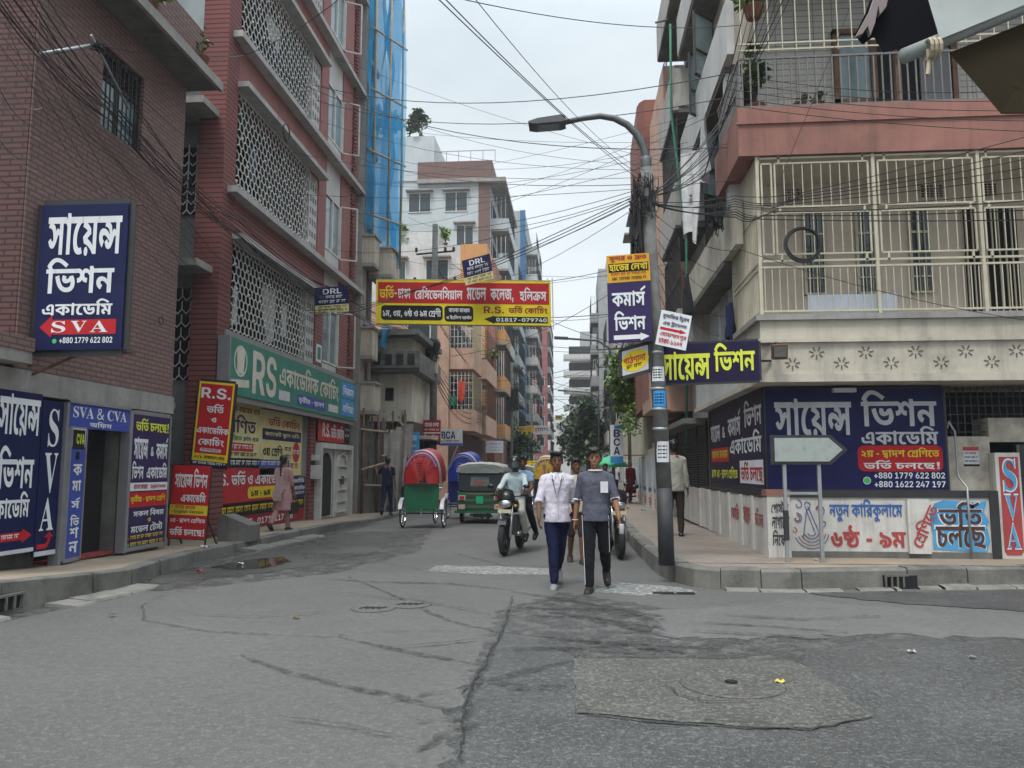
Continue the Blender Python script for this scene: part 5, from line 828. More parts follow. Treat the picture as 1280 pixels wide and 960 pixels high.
for i, (nm, lab, y, z, wd, h, k) in enumerate([('hanging_shirt', 'pale crumpled shirt hanging in the lowest hexagon grille, longest of the wash there', 18.2, 5.9, .75, 1.25, 0), ('hanging_cloth', 'navy cloth hanging high at the left of the lowest hexagon grille', 16.4, 6.25, .55, .8, 1), ('hanging_shirt', 'black shirt beside the pale one inside the lowest hexagon grille', 17.4, 6.1, .5, .8, 4),
        ('hanging_cloth', 'white towel low at the left of the lowest hexagon grille', 16.3, 5.5, .3, .85, 2), ('hanging_cloth', 'white vest right of the pale shirt in the lowest hexagon grille', 19.2, 5.7, .5, .8, 2), ('hanging_cloth', 'teal bundle tied low at the right of the lowest hexagon grille', 19.0, 5.15, .5, .5, 3),
        ('hanging_cloth', 'pale blue cloth in the middle of the top hexagon grille in view', 17.9, 12.6, .7, .7, 0), ('hanging_cloth', 'navy cloth below the pale blue one in the top hexagon grille in view', 18.0, 12.1, .5, .5, 1), ('hanging_cloth', 'grey cloth hanging in the second hexagon grille from the street', 17.0, 8.9, .6, .7, 3)]):
    cloth(nm, lab, (-7.42, y, z), wd, h, lm[k], Y1, .06, 'washing in the hexagon grilles', i)
# --- white steel gate, one leaf open
t = thing('steel_gate', 'white steel gate with one arched leaf standing open', 'gate', (-7.1, 22.8, .1))
GATE = mat('gate white paint', (.5, .5, .47), .6, .1, 4, stain=.25, streak=.2)
b = MB()
for y in (21.25, 24.25): b.box(-7.2, -7.0, y, y + .12, .1, 2.25, GATE)
b.box(-7.2, -7.0, 21.37, 24.25, 2.1, 2.25, GATE); b.build('frame', t)
def arch(y0, y1, z0, z1, n=10):
    c, r_ = (y0 + y1) / 2, (y1 - y0) / 2; return [(y0, z0), (y1, z0)] + [(c + r_ * cos(pi * i / n), z1 - r_ + r_ * sin(pi * i / n)) for i in range(n + 1)]
b = MB(); b.prism([(21.38, .12), (22.7, .12), (22.7, 2.1), (21.38, 2.1)], (-7.14, 0, 0), Y1, Z1, -.03, GATE); b.build('leaf', t)
MB().prism(arch(21.62, 22.5, .2, 1.98), (-7.105, 0, 0), Y1, Z1, -.02, M['black']).build('open_doorway', t)
b = MB(); b.prism([(22.74, .12), (24.2, .12), (24.2, 2.1), (22.74, 2.1)], (-7.10, 0, 0), Y1, Z1, -.04, GATE)
A = arch(22.95, 23.95, .25, 1.98)
for i in range(len(A)): b.bar((-7.08, *A[i]), (-7.08, *A[(i + 1) % len(A)]), .05, GATE)
for z in (.55, .9, 1.25, 1.6): b.bar((-7.08, 22.95, z), (-7.08, 23.95, z), .04, GATE)
lf = b.build('leaf', t); MB().box(-7.08, -7.02, 23.35, 23.5, 1.05, 1.3, M['rust']).build('bolt', lf)
t = thing('meter_box', 'white meter boxes on the brick pier beside the steel gate', 'utility box', (-7.05, 20.98, 1.2)); b = MB(); b.box(-7.15, -6.98, 20.8, 21.15, 1.25, 1.62, WHITEW); b.box(-7.15, -7.0, 20.82, 21.12, 1.75, 1.9, WHITEW); b.build('case', t)
# --- building under blue safety net
t = thing('unfinished_building', 'concrete building under construction wrapped in blue safety net', 'building', (-8, 27, 0))
b = MB(); b.box(-14, -7.0, 24.85, 25.1, .1, 22, M['concrete']); b.box(-14, -7.6, 25.1, 26, .1, 22, M['dark']); b.box(-14, -7.0, 26, 26.2, .1, 22, M['concrete']); b.build('wall', t)
BRK = brick('raw brick infill', (.2, .1, .075), (.17, .085, .07), (.13, .12, .11), .25, .08, .012, .4)
for k, z in enumerate((3.4, 6.45, 9.4, 12.5, 15.6, 18.7)):
    MB().box(-10, -6.9, 25.1, 26.3, z - .16, z, M['concrete']).build('floor_slab', t)
    MB().box(-7.3, -7.0, 25.72, 26.0, z, z + 2.8, BRK).build('brick_infill', t)
    MB().box(-7.22, -6.98, 25.12, 25.4, z, z + 2.84, M['concrete']).build('column', t)
for (x0, x1, y0, y1, z) in ((-7.0, -6.6, 23.5 + 1.4, 25.6, 8.2), (-7, -6.2, 25.7, 26.9, 8.0), (-7, -6.6, 24.9, 25.6, 5.1), (-7, -6.55, 25.05, 25.9, 3.3)):
    b = MB(); b.box(x0, x1, y0, y1, z, z + .12, M['concrete']); b.box(x1 - .1, x1, y0, y1, z + .12, z + 1.0, CREAM); b.box(x0, x1 - .1, y0, y0 + .1, z + .12, z + 1.0, CREAM); b.box(x0, x1 + .06, y0 - .06, y1 + .06, z + 1.0, z + 1.07, M['concrete']); b.build('balcony', t)
NET = mat('blue net', (.02, .26, .55), .7, .3, 1.6, stain=0)
_n = NET.node_tree; _b = _n.nodes['Principled BSDF']; _b.inputs['Alpha'].default_value = 1; _b.inputs['Subsurface Weight'].default_value = .0
_tr = _n.nodes.new('ShaderNodeBsdfTranslucent'); _tr.inputs['Color'].default_value = (.08, .6, .95, 1); _ms = _n.nodes.new('ShaderNodeMixShader'); _ms.inputs[0].default_value = .5
_tp = _n.nodes.new('ShaderNodeBsdfTransparent'); _m2 = _n.nodes.new('ShaderNodeMixShader'); _m2.inputs[0].default_value = .42; _o = next(n for n in _n.nodes if n.type == 'OUTPUT_MATERIAL')
_n.links.new(_b.outputs[0], _ms.inputs[1]); _n.links.new(_tr.outputs[0], _ms.inputs[2]); _n.links.new(_ms.outputs[0], _m2.inputs[1]); _n.links.new(_tp.outputs[0], _m2.inputs[2]); _n.links.new(_m2.outputs[0], _o.inputs['Surface'])
t = thing('safety_net', 'translucent blue safety net draped over the unfinished building', 'net', (-6.2, 26, 8))
def netpanel(y0, y1, x0, x1, z0a, z0b, z1, seed):
    rnd = random.Random(seed); ph = [rnd.uniform(0, 6) for _ in range(5)]; g = []
    for i in range(41):
        row = []
        for j in range(17):
            u, v = j / 16, i / 40; y = y0 + (y1 - y0) * u; zb = z0a + (z0b - z0a) * u; z = zb + (z1 - zb) * v
            d = .12 * sin(7 * u + ph[0] + 2.5 * v) + .09 * sin(17 * u + ph[1] - 5 * v) + .12 * sin(2 * pi * v * 4 + ph[2]) * sin(pi * u)
            row.append(V((x0 + (x1 - x0) * u + d, y + .05 * sin(8 * v + ph[3]), z)))
        g.append(row)
    return MB().sheet(g, NET)
netpanel(24.82, 25.9, -6.92, -6.62, 9.6, 9.3, 21, 1).build('net_panel', t); netpanel(25.85, 26.5, -6.62, -6.15, 9.2, 8.4, 21, 2).build('net_panel', t)
b = MB(); g = []
for i in range(30):
    g.append([V((-6.17 - j * .17 + .06 * sin(i * .7 + j), 26.52 + .08 * sin(i * .5 + j * 1.3), 8.5 + i * .44)) for j in range(7)])
b.sheet(g, NET).build('net_panel', t)
g = [[V((-6.55 - .0 * j + .08 * sin(i + j), 25.6 + j * .25, 5.6 + i * .35)) for j in range(6)] for i in range(8)]
MB().sheet(g, NET).build('net_panel', t)
b = MB()
for y in (25.2, 25.9, 26.5): b.tube([(-6.1 - (26.5 - y) * .5, y, 8.5), (-6.1 - (26.5 - y) * .5, y, 21)], .04, M['bamboo'])
for z in (10, 12.2, 14.4, 16.6, 18.8): b.tube([(-6.85, 24.9, z), (-6.0, 26.7, z + .1)], .035, M['bamboo'])
b.build('bamboo_scaffold', t)
# --- tin and sacking hoarding in front of it
t = thing('tin_hoarding', 'grey hoarding of tin sheets and ragged sacking behind the walking man', 'fence', (-7, 27, .1))
TIN = mat('weathered tin', (.15, .14, .13), .7, .25, 2, .2, stain=.5, streak=.5, metal=.1); SACK = mat('pale sacking', (.36, .34, .31), .95, .15, 3, .2, stain=.45, streak=.4)
rnd = random.Random(11)
for i in range(9):
    y0 = 24.85 + i * .27; x = -7.05 + i * .125; b = MB(); h = 3.1 + rnd.uniform(-.5, .35); sk = rnd.random() < .35
    g = [[V((x + .125 * j / 10 + .025 * sin(j * 2.4) + .03 * sin(k * 1.3 + i), y0 + .27 * j / 10, .08 + h * k / 8 + (.12 * sin(j + i) if k == 8 else 0))) for j in range(11)] for k in range(9)]
    b.sheet(g, SACK if sk else TIN); b.build('sheet', t)
g = MB()
for (y0, y1, z0, z1) in ((25, 27, 1.5, 1.75), (26.6, 29, 1.95, 2.2), (25.3, 27.6, 1.0, .95), (26.8, 28.4, .85, .95), (24.9, 27, 2.8, 2.75)): k_ = lambda y: 24.85 + (y - 24.85) * .58; g.tube([(-6.93 + (k_(y0) - 24.85) * .46, k_(y0), z0), (-6.90 + (k_(y1) - 24.85) * .46, k_(y1), z1)], .035, M['bamboo'])
for y in (25.0, 25.7, 26.4, 27.0): g.tube([(-6.95 + (y - 24.85) * .46, y, .08), (-6.95 + (y - 24.85) * .46, y + .05, 3.5)], .045, M['wood'])
g.build('bamboo_poles', t)
for i in range(4):
    cloth('tarpaulin', ('ragged pale tarpaulin strip hanging on the hoarding near the rickshaw', 'pale hanging sheet with torn hem at the far end of the hoarding', 'narrow grey tarpaulin hanging beside the torn pale sheet', 'short bleached cloth hanging from the shed roof')[i], (-6.25 + i * .17, 26.1 + i * .12, 2.75 + .1 * i), .42, (2.6, 2.4, 2.0, 1.2)[i], SACK, X1, .08, 'rags hung on the hoarding', 60 + i, 'tarpaulin')
# --- old low house with the burnt balcony
OLDW = mat('old peeling wall', (.60, .57, .50), .92, .1, 1.5, .3, stain=.6, sscale=.9, streak=.5); SOOT = mat('sooty concrete', (.15, .145, .14), .95, .4, 2.5, .4, stain=.85, sscale=2)
t = thing('old_house', 'low old white house with a sooty blackened balcony, peeling walls', 'building', (-7, 32, 0))
MB().box(-13, -5.8, 27.4, 31.5, 3.2, 6.2, OLDW).build('wall', t); MB().box(-13, -5.75, 27.35, 31.5, .1, 3.2, BR1D).build('ground_floor', t)
b = MB(); b.box(-8.4, -5.4, 26.7, 27.4, 4.9, 5.02, M['dark_concrete']); b.box(-8.4, -5.4, 26.6, 26.7, 5.02, 5.6, SOOT); b.box(-5.8, -5.4, 27.4, 31, 4.9, 5.02, M['dark_concrete']); b.box(-5.5, -5.4, 26.7, 31, 5.02, 5.6, SOOT); b.build('balcony', t)
b = MB()
for i in range(7): b.box(-8.2 + i * .4, -7.95 + i * .4, 26.57, 26.6, 5.12, 5.5, M['dark']); 
b.build('balcony_openings', t)
MB().box(-13, -5.45, 26.7, 31.6, 6.2, 6.4, SOOT).build('roof_slab', t)
f = MB().box(-6.75, -6.45, 27.35, 27.4, 3.95, 4.4, M['dark']).build('vent_window', t)
b = MB(); b.box(-5.75, -5.2, 28, 31, 2.6, 2.72, CREAM); b.build('canopy', t)
b = MB(); b.box(-5.749, -5.72, 28.2, 30.6, .15, 2.5, M['black']); b.build('shop_opening', t)
t = thing('shed_roof', 'curved rusty tin awning over the shop beside the hoarding', 'awning', (-6.1, 26.6, 2.6))
g = [[V((-6.5 + .8 * j / 8, 26.3 + i * .2, 2.65 + .5 * sin(pi * j / 8))) for j in range(9)] for i in range(6)]
MB().sheet(g, TIN).build('sheet', t)
# --- peach building with caged balconies
t = thing('peach_building', 'peach building with deep caged balconies behind the street banner', 'building', (-6.5, 40, 0))
MB().box(-13, -5.9, 36.05, 47, .1, 9.4, PEACH).build('wall', t)
MB().box(-5.9, -5.4, 36.2, 47, .1, 3.2, BR1D).build('ground_floor', t)
for k, z in enumerate((3.3, 6.2)):
    for j, (y0, y1) in enumerate(((36.2, 39.6), (40.2, 45.6))):
        bal = MB(); x1 = -4.75 if j == 0 else -4.6
        bal.box(-5.9, x1, y0, y1, z, z + .14, PEACH); bal.box(x1 - .1, x1, y0, y1, z + .14, z + 1.0, PEACH); bal.box(-5.9, x1 - .1, y0, y0 + .1, z + .14, z + 1.0, PEACH); bal = bal.build('balcony', t)
        c = MB()
        for i in range(14): yy = y0 + (y1 - y0) * i / 13; c.bar((x1 - .05, yy, z + 1), (x1 - .05, yy, z + 2.75), .03, M['bamboo'] if j == 0 else M['rust'])
        for i in range(7): xx = -5.85 + (x1 + 5.8) * i / 6; c.bar((xx, y0 + .04, z + 1), (xx, y0 + .04, z + 2.75), .025, M['white_iron'])
        for i in range(5): c.bar((-5.88, y0 + .04, z + 1.2 + i * .35), (x1, y0 + .04, z + 1.2 + i * .35), .02, M['white_iron'])
        c.build('cage', bal)
    MB().box(-5.91, -5.86, 36.4, 45, z + .2, z + 2.6, M['dark']).build('doorway', t)
    f = MB(); f.box(-7.9, -6.75, 35.99, 36.05, z + .9, z + 2.3, M['white_iron']); f.box(-7.83, -6.82, 35.97, 35.99, z + .97, z + 2.23, M['glass']); f.build('window', t)
b = MB().box(-5.85, -5.82, 44, 47, 2, 9.3, mat('brown timber front', (.2, .1, .06), .8, .2)).build('timber_screen', t)
for k, (lab, y, z, c) in enumerate((('red cloth hung in the lower caged balcony of the peach building', 36.6, 5.6, (.5, .06, .03)), ('green bucket cloth hung low in the caged balcony of the peach building', 36.5, 4.9, (.03, .2, .12)))):
    cloth('hanging_cloth', lab, (-5.3 - .4 * k, 36.15, z), .35, .9 if k == 0 else .4, mat('laundry %d' % k, c, .9), X1, .05, 'washing on the peach building', 20 + k)
# ---------------------------------------------------------------- right side of the street
TILEW = brick('white wall tile', (.42, .41, .38), (.40, .39, .36), (.2, .19, .18), .3, .1, .008, .15, sq=1)
BEIGE = mat('beige wash', (.52, .45, .37), .88, .08, 2, .15, stain=.18, streak=.15)
SALMON = mat('salmon plaster', (.28, .13, .105), .85, .12, 1.5, .2, stain=.4, streak=.4)
POST = mat('poster remains', (.42, .38, .32), .9, .25, 5, .3, stain=.5, sscale=3)
LOWW = mat('whitewashed low wall', (.52, .50, .47), .88, .08, 2, .15, stain=.3, sscale=1.8, streak=.45)
t = thing('corner_building', 'cream corner building with grilled balcony, salmon band and blue coaching boards', 'building', (6, 14, .25))
b = MB()
b.box(2.95, 12, 12.4, 17.3, 3.6, 16, BEIGE)
b.build('wall', t)
b = MB(); b.box(2.85, 5.42, 11.96, 17.2, .25, 2.72, M['dark_concrete']); b.box(5.42, 6.0, 11.96, 12.4, .25, 1.98, POST); b.box(6.0, 12, 11.96, 12.4, 1.9, 2.25, POST); b.box(5.42, 12, 12.9, 13, .25, 2.72, M['dark']); b.build('ground_floor_wall', t)
b = MB()
for i in range(26): b.bar((5.42 + i * .1, 12.05, 1.98), (5.42 + i * .1, 12.05, 2.72), .014, M['iron'])
for i in range(6): b.bar((5.4, 12.04, 2.05 + i * .13), (8, 12.04, 2.05 + i * .13), .014, M['iron'])
b.build('window_grille', t)
# first-floor slab band with pressed flowers
b = MB(); b.box(2.62, 12, 11.22, 12.9, 2.74, 3.62, CREAM); b.box(2.62, 3.2, 12.9, 17.3, 2.74, 3.62, WHITEW)
b.box(2.58, 12, 11.17, 12.9, 3.28, 3.33, CREAM); b.box(2.58, 12, 11.17, 11.23, 2.72, 2.83, CREAM); b.box(2.56, 3.1, 11.16, 17.3, 3.6, 3.68, M['concrete']); b.box(3.1, 12, 11.16, 12.6, 3.6, 3.68, M['concrete']); b.box(2.57, 2.63, 11.2, 17.3, 2.72, 2.8, CREAM)
band = b.build('floor_band', t)
b = MB(); FLO = mat('flower groove', (.12, .10, .085), .9)
for i in range(10):
    for k in range(7):
        cx, cz = 2.98 + i * .34 if False else 3.05 + i * .335, (3.13 if i % 2 else 2.98); a = 2 * pi * k / 7 + .2
        b.obox((cx + .075 * cos(a), 11.216, cz + .06 * sin(a)), (.06, .008, .016), FLO, (0, -a, 0))
    b.build('flower_relief', band); b = MB()
# first-floor balcony: grille, windows, door
g = MB(); CI = M['cream_iron']; yg = 11.26
def gbox(x0, x1, z0, z1, n, y=yg):
    for z in (z0, z1): g.bar((x0, y, z), (x1, y, z), .024, CI)
    for i in range(n + 1): x = x0 + (x1 - x0) * i / n; g.bar((x, y, z0), (x, y, z1), .024 if i in (0, n) else .012, CI)
for (x0, x1) in ((2.72, 2.86), (2.91, 4.22), (4.36, 5.66), (5.79, 7.1), (7.2, 8.5)):
    n = max(1, int((x1 - x0) / .125)); gbox(x0, x1, 5.27, 5.92, n); gbox(x0, x1, 4.57, 5.18, n)
for x in (2.68, 2.97, 4.15, 4.45, 5.6, 5.85, 7.0, 7.3): g.bar((x, yg, 5.92), (x, yg, 6.03), .03, CI); g.bar((x, yg, 5.18), (x, yg, 5.27), .03, CI); g.bar((x, yg, 4.45), (x, yg, 4.57), .03, CI)
for z in (6.0, 4.47): g.bar((2.65, yg, z), (9, yg, z), .03, CI)
for x in (2.66, 4.29, 5.73, 7.15): g.bar((x, yg, 3.66), (x, yg, 6.03), .045, CI)
x = 2.72
while x < 8.8: g.bar((x, yg, 3.74), (x, yg, 4.38), .012, CI); x += .105
for z in (4.38, 3.74): g.bar((2.65, yg, z), (9, yg, z), .028, CI)
for z in (6.0, 5.2, 4.47, 4.38, 3.74): g.bar((2.66, yg, z), (2.66, 13.1, z), .03, CI)
y = 11.36
while y < 13.1: g.bar((2.66, y, 3.7), (2.66, y, 6.0), .016, CI); y += .105
g.bar((2.66, 13.1, 3.66), (2.66, 13.1, 6.03), .045, CI)
g.build('balcony_grille', t)
MB().box(2.75, 12, 12.35, 12.41, 3.68, 6.0, BEIGE).build('balcony_wall', t)
MB().box(3.32, 4.55, 11.3, 11.33, 3.69, 3.98, mat('pale blue sheet', (.36, .4, .46), .6, .08)).build('balcony_panel', t)
for i, x in enumerate((3.6, 4.4, 5.2)):
    f = MB()
    for xx in (x, x + .31): f.box(xx - .02, xx + .02, 12.3, 12.36, 4.2, 5.52, CI)
    for z in (4.2, 5.15, 5.5): f.box(x - .02, x + .33, 12.295, 12.36, z, z + .035, CI)
    for k in (.1, .2): f.box(x + k, x + k + .012, 12.28, 12.3, 4.2, 5.5, CI)
    for z in (4.45, 4.65): f.box(x, x + .3, 12.28, 12.3, z, z + .02, CI)
    f = f.build('window', t); MB().box(x + .02, x + .29, 12.32, 12.345, 4.23, 5.5, M['glass']).build('pane', f)
MB().box(6.02, 6.78, 12.3, 12.36, 3.7, 5.52, M['black']).build('doorway', t)
g = MB()
for i in range(9): g.bar((6.02 + i * .095, 12.28, 3.7), (6.02 + i * .095, 12.28, 5.5), .02, CI)
g.build('door_grille', t)
for x in (3.3, 5.4, 6.2):
    g = MB(); g.box(x, x + .34, 12.33, 12.352, 5.72, 5.92, M['dark'])
    for k in range(6): g.bar((x + k * .068, 12.325, 5.72), (x + k * .068, 12.325, 5.92), .014, BEIGE); g.bar((x, 12.325, 5.72 + k * .04), (x + .34, 12.325, 5.72 + k * .04), .01, BEIGE)
    g.build('vent', t)
# second floor: salmon band, railing, tiled wall
b = MB(); b.box(2.4, 12, 11.2, 12.8, 6.03, 6.76, SALMON); b.box(2.4, 3.0, 12.8, 13.1, 6.03, 6.76, SALMON); b.box(2.37, 12, 11.17, 11.21, 6.5, 6.53, SALMON); b.build('salmon_band', t); MB().box(2.7, 12, 11.3, 12.34, 5.995, 6.026, BEIGE).build('balcony_ceiling', t)
MB().box(2.95, 12, 12.32, 12.4, 6.0, 9.2, TILEW).build('tiled_wall', t)
g = MB(); GI = mat('grey iron rail', (.14, .135, .13), .6, .2)
x = 2.5
while x < 8: g.bar((x, 11.28, 6.76), (x, 11.28, 7.55), .02, GI); x += .118
for z in (6.8, 7.55): g.bar((2.45, 11.28, z), (8, 11.28, z), .03, GI)
y = 11.28
while y < 13: g.bar((2.46, y, 6.76), (2.46, y, 7.55), .02, GI); y += .118
g.bar((2.46, 11.28, 7.55), (2.46, 13, 7.55), .03, GI)
x = 2.5
while x < 8: g.bar((x, 11.28, 7.65), (x, 11.28, 8.6), .014, CI); x += .2
for z in (7.68, 7.78, 8.6): g.bar((2.45, 11.28, z), (8, 11.28, z), .022, CI)
g.build('railing', t)
MB().box(5.95, 6.04, 12.22, 12.33, 6.77, 8.5, M['wood']).build('door_post', t)
f = MB()
for x in (4.15, 4.72): f.box(x, x + .09, 12.22, 12.33, 6.77, 8.5, M['wood'])
for z in (7.25, 8.42): f.box(4.15, 4.8, 12.22, 12.32, z, z + .08, M['wood'])
f = f.build('window_frame', t); MB().box(4.24, 4.72, 12.27, 12.31, 6.8, 8.42, M['pane']).build('pane', f)
MB().box(4.82, 5.94, 12.28, 12.318, 6.77, 8.45, M['black']).build('doorway', t)
MB().box(5.45, 5.9, 12.2, 12.24, 6.85, 8.1, mat('grey louvre door', (.12, .13, .14), .6)).build('louvre_door', t)
MB().box(4.72, 4.8, 11.34, 11.42, 6.76, 8.6, M['wood']).build('timber_post', t)
b = MB(); b.box(2.5, 12, 11.2, 12.5, 9.2, 9.36, M['concrete']); b.box(2.5, 12, 11.2, 11.3, 9.36, 10.2, BEIGE); b.build('floor_slab', t)
# street flank of the corner building: parapets, soffits, windows, pillar
b = MB(); b.box(2.5, 2.62, 12.1, 17.3, 4.98, 5.72, CREAM); b.box(2.5, 3, 13.1, 17.3, 4.9, 5.0, M['dark_concrete']); b.build('flank_parapet', t)
MB().box(2.48, 2.74, 12.35, 12.62, 5.7, 8.0, WHITEW).build('pillar', t)
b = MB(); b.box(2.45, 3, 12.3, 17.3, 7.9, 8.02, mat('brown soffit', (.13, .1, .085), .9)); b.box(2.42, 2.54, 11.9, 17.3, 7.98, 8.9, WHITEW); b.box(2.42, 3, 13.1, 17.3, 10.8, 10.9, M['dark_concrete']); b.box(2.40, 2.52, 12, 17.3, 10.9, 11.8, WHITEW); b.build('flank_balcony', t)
MB().box(2.9, 2.955, 12.5, 17.2, 5.0, 7.9, M['dark']).build('flank_recess', t)
for i, (y, z, h) in enumerate(((13.6, 3.75, 1.1), (14.7, 3.75, 1.1), (15.8, 3.75, 1.0))):
    f = MB(); f.box(2.88, 2.94, y, y + .8, z, z + h, M['white_iron']); f.box(2.86, 2.885, y + .05, y + .75, z + .05, z + h - .05, mat('blue grey shutter', (.27, .29, .31), .7, .15, 6, stain=.3)); f.build('shutter', t)
for i, (y, z) in enumerate(((13.2, 6.3), (14.6, 8.45), (13.9, 8.9))):
    f = MB(); a, c_ = (2.72, y + .75), (2.3, y + .35); h = 1.25
    for p_, q_ in (((*a, z), (*c_, z)), ((*c_, z), (*c_, z + h)), ((*c_, z + h), (*a, z + h)), ((*a, z + h), (*a, z)), ((*a, z + .5), (*c_, z + .5))): f.bar(p_, q_, .04, M['iron'])
    f.add([(*a, z), (*c_, z), (*c_, z + h), (*a, z + h)], [(0, 1, 2, 3)], M['pane']); f.build('open_window', t)
# low painted wall in front
t = thing('painted_wall', 'low whitewashed wall painted with lettering below the big blue board', 'wall', (4.4, 11.8, .25))
b = MB(); b.box(2.76, 5.9, 11.72, 11.9, .3, 1.1, LOWW); b.box(2.74, 5.93, 11.70, 11.92, 1.1, 1.2, M['iron']); b.box(2.75, 5.92, 11.71, 11.91, .2, .34, M['dark_concrete']); b.box(4.68, 4.98, 11.66, 11.72, .32, 1.08, LOWW); b.box(5.82, 5.94, 11.69, 11.93, .2, 1.2, M['iron']); b.build('wall', t)
b = MB(); b.box(2.74, 3.06, 11.68, 11.95, .25, 1.12, LOWW); b.box(2.73, 3.07, 11.67, 11.96, 1.12, 1.21, SALMON); b.build('corner_pier', t)
o = V((0, 11.715, 0)); q = MB(); INK = mat('wall ink black', (.04, .04, .045), .8); PRED = mat('wall paint red', (.34, .045, .045), .7, .12, 6); PBLU = mat('wall paint blue', (.03, .10, .32), .7, .12, 6); PSKY = mat('wall paint sky blue', (.07, .28, .5), .7, .12, 6)
def wt(t_, x0, x1, z0, z1, m, y=11.714, lift=.003, slant=0): q.text(t_, (0, y, 0), X1, Z1, (x0, x1, z0, z1), m, lift=lift, slant=slant)
wt('পোস্টার', 2.79, 3.03, .88, 1.06, INK, 11.676, slant=.1); wt('লাগানো', 2.79, 3.03, .66, .84, INK, 11.676, slant=.1); wt('নিষেধ', 2.79, 3.02, .42, .64, INK, 11.676, slant=.1)
wt('নতুন কারিকুলামে', 3.62, 4.63, .76, 1.08, PBLU); wt('৬ষ্ঠ - ৯ম', 3.62, 4.66, .4, .72, PRED)
q.text('শ্রেণিতে', (4.78, 11.655, .42), V((.42, 0, .9)).normalized(), V((-.9, 0, .42)).normalized(), (0, .62, -.08, .13), PRED)
q.prism([(5.03, .38), (5.75, .34), (5.8, .5), (5.77, .7), (5.8, .78), (5.74, .9), (5.79, 1.06), (5.6, 1.04), (5.2, 1.07), (5.07, 1.02), (5.0, .8), (5.03, .6)], (0, 11.716, 0), X1, Z1, .004, PSKY)
BRN = mat('wall paint maroon', (.07, .03, .025), .7)
wt('ভর্তি', 5.1, 5.72, .7, 1.06, M['white'], 11.712, .001); wt('চলছে', 5.05, 5.75, .37, .72, M['white'], 11.712, .001)
wt('ভর্তি', 5.12, 5.71, .715, 1.045, BRN, 11.709, .002); wt('চলছে', 5.07, 5.74, .385, .70, BRN, 11.709, .002)
# painted scroll ornament
def arcs(c, r, a0, a1, m, wd=.014, k=18, spiral=0):
    P = [V((c[0] + (r - spiral * i / k) * cos(a0 + (a1 - a0) * i / k), 11.713, c[1] + (r - spiral * i / k) * sin(a0 + (a1 - a0) * i / k))) for i in range(k + 1)]
    for i in range(k): q.bar(P[i], P[i + 1], wd, m, .006)
for c, r, s, m in (((3.47, .93), .10, 1, PBLU), ((3.47, .93), .07, 1, PRED), ((3.16, .80), .085, -1, PBLU), ((3.16, .80), .055, -1, PRED), ((3.18, 1.0), .07, -1, PBLU), ((3.52, .74), .05, 1, PBLU), ((3.12, .63), .045, -1, PRED), ((3.3, 1.0), .07, 1, PBLU)):
    arcs(c, r, -pi / 2 * s, s * 3.6, m, spiral=r * .75)
for k, (a, b_) in enumerate((((3.28, .98), (3.40, .62)), ((3.32, .98), (3.46, .62)), ((3.3, .92), (3.24, .52)))): q.bar((a[0], 11.713, a[1]), (b_[0], 11.713, b_[1]), .014, PBLU, .006)
for k in range(5): arcs((3.36, .62), .06 + k * .045, pi * 1.12, pi * 1.95, (PBLU, INK, PBLU, PRED, PBLU)[k])
q.build('painted_lettering', t)
# side part of the low wall along the street
t = thing('side_wall', 'stained low whitewashed wall with faded red lettering running along the pavement', 'wall', (2.8, 15, .25))
b = MB(); b.box(2.78, 2.92, 11.96, 22, .25, 1.08, LOWW)
for y in (12.7, 13.55, 14.6, 15.6, 16.7, 18, 19.5): b.box(2.75, 2.95, y, y + .16, .25, 1.09, LOWW)
b.box(2.77, 2.93, 11.97, 17, 1.09, 1.17, M['iron']); b.build('wall', t)
q = MB(); FADE = mat('faded red paint', (.36, .08, .07), .8, .25, 8)
for y0, y1, s in ((12.0, 12.65, 'ভর্তি চলছে'), (12.9, 13.5, 'সায়েন্স'), (13.75, 14.55, 'কোচিং')): q.text(s, (2.777, 0, 0), -Y1, Z1, (-y1, -y0, .62, .92), FADE)
q.build('painted_lettering', t)
# louvred shutters of the shop beyond the purple board
t = thing('louvred_shop', 'low shop with black louvred shutters between the purple board and the standing man', 'shop', (3.4, 19, .25))
b = MB(); b.box(2.86, 5, 17.2, 22.8, .25, 2.5, M['black']); b.box(2.9, 5, 22.8, 23, .25, 2.5, WHITEW); b.build('wall', t)
b = MB()
for i in range(26): b.obox((2.83, 19.7, 1.0 + i * .058), (.05, 4.9, .012), M['iron'], (0, .7, 0))
for y in (17.25, 18.6, 20.2, 22.0): b.box(2.8, 2.86, y, y + .06, .95, 2.55, M['iron'])
b.build('louvres', t)
b = MB(); b.box(2.35, 5, 17.35, 23.2, 2.5, 2.62, M['dark_concrete']); b.build('roof_slab', t)
# pavement-side SVA post and dark gate at the right edge
t = thing('painted_post', 'white concrete post painted red with blue letters SVA at the right edge', 'post', (6.13, 11.9, .25))
b = MB(); b.box(5.97, 6.31, 11.78, 11.95, .2, 1.74, LOWW); b.prism([(6.02, .36), (6.05, .3), (6.24, .3), (6.28, .36), (6.28, 1.68), (6.02, 1.68)], (0, 11.777, 0), X1, Z1, .004, PRED); b.build('post', t)
q = MB()
for s, z0, z1 in (('S', 1.18, 1.66), ('V', .78, 1.16), ('A', .38, .76)):
    q.text(s, (0, 11.771, 0), X1, Z1, (6.05, 6.25, z0, z1), M['white'], True); q.text(s, (0, 11.767, 0), X1, Z1, (6.065, 6.235, z0 + .02, z1 - .02), PSKY, True)
q.build('painted_lettering', t)
t = thing('dark_gate', 'dark iron gate cut by the right edge of the view', 'gate', (6.9, 12, .25))
b = MB(); b.box(6.36, 8, 11.95, 12.0, .28, 1.86, M['iron'])
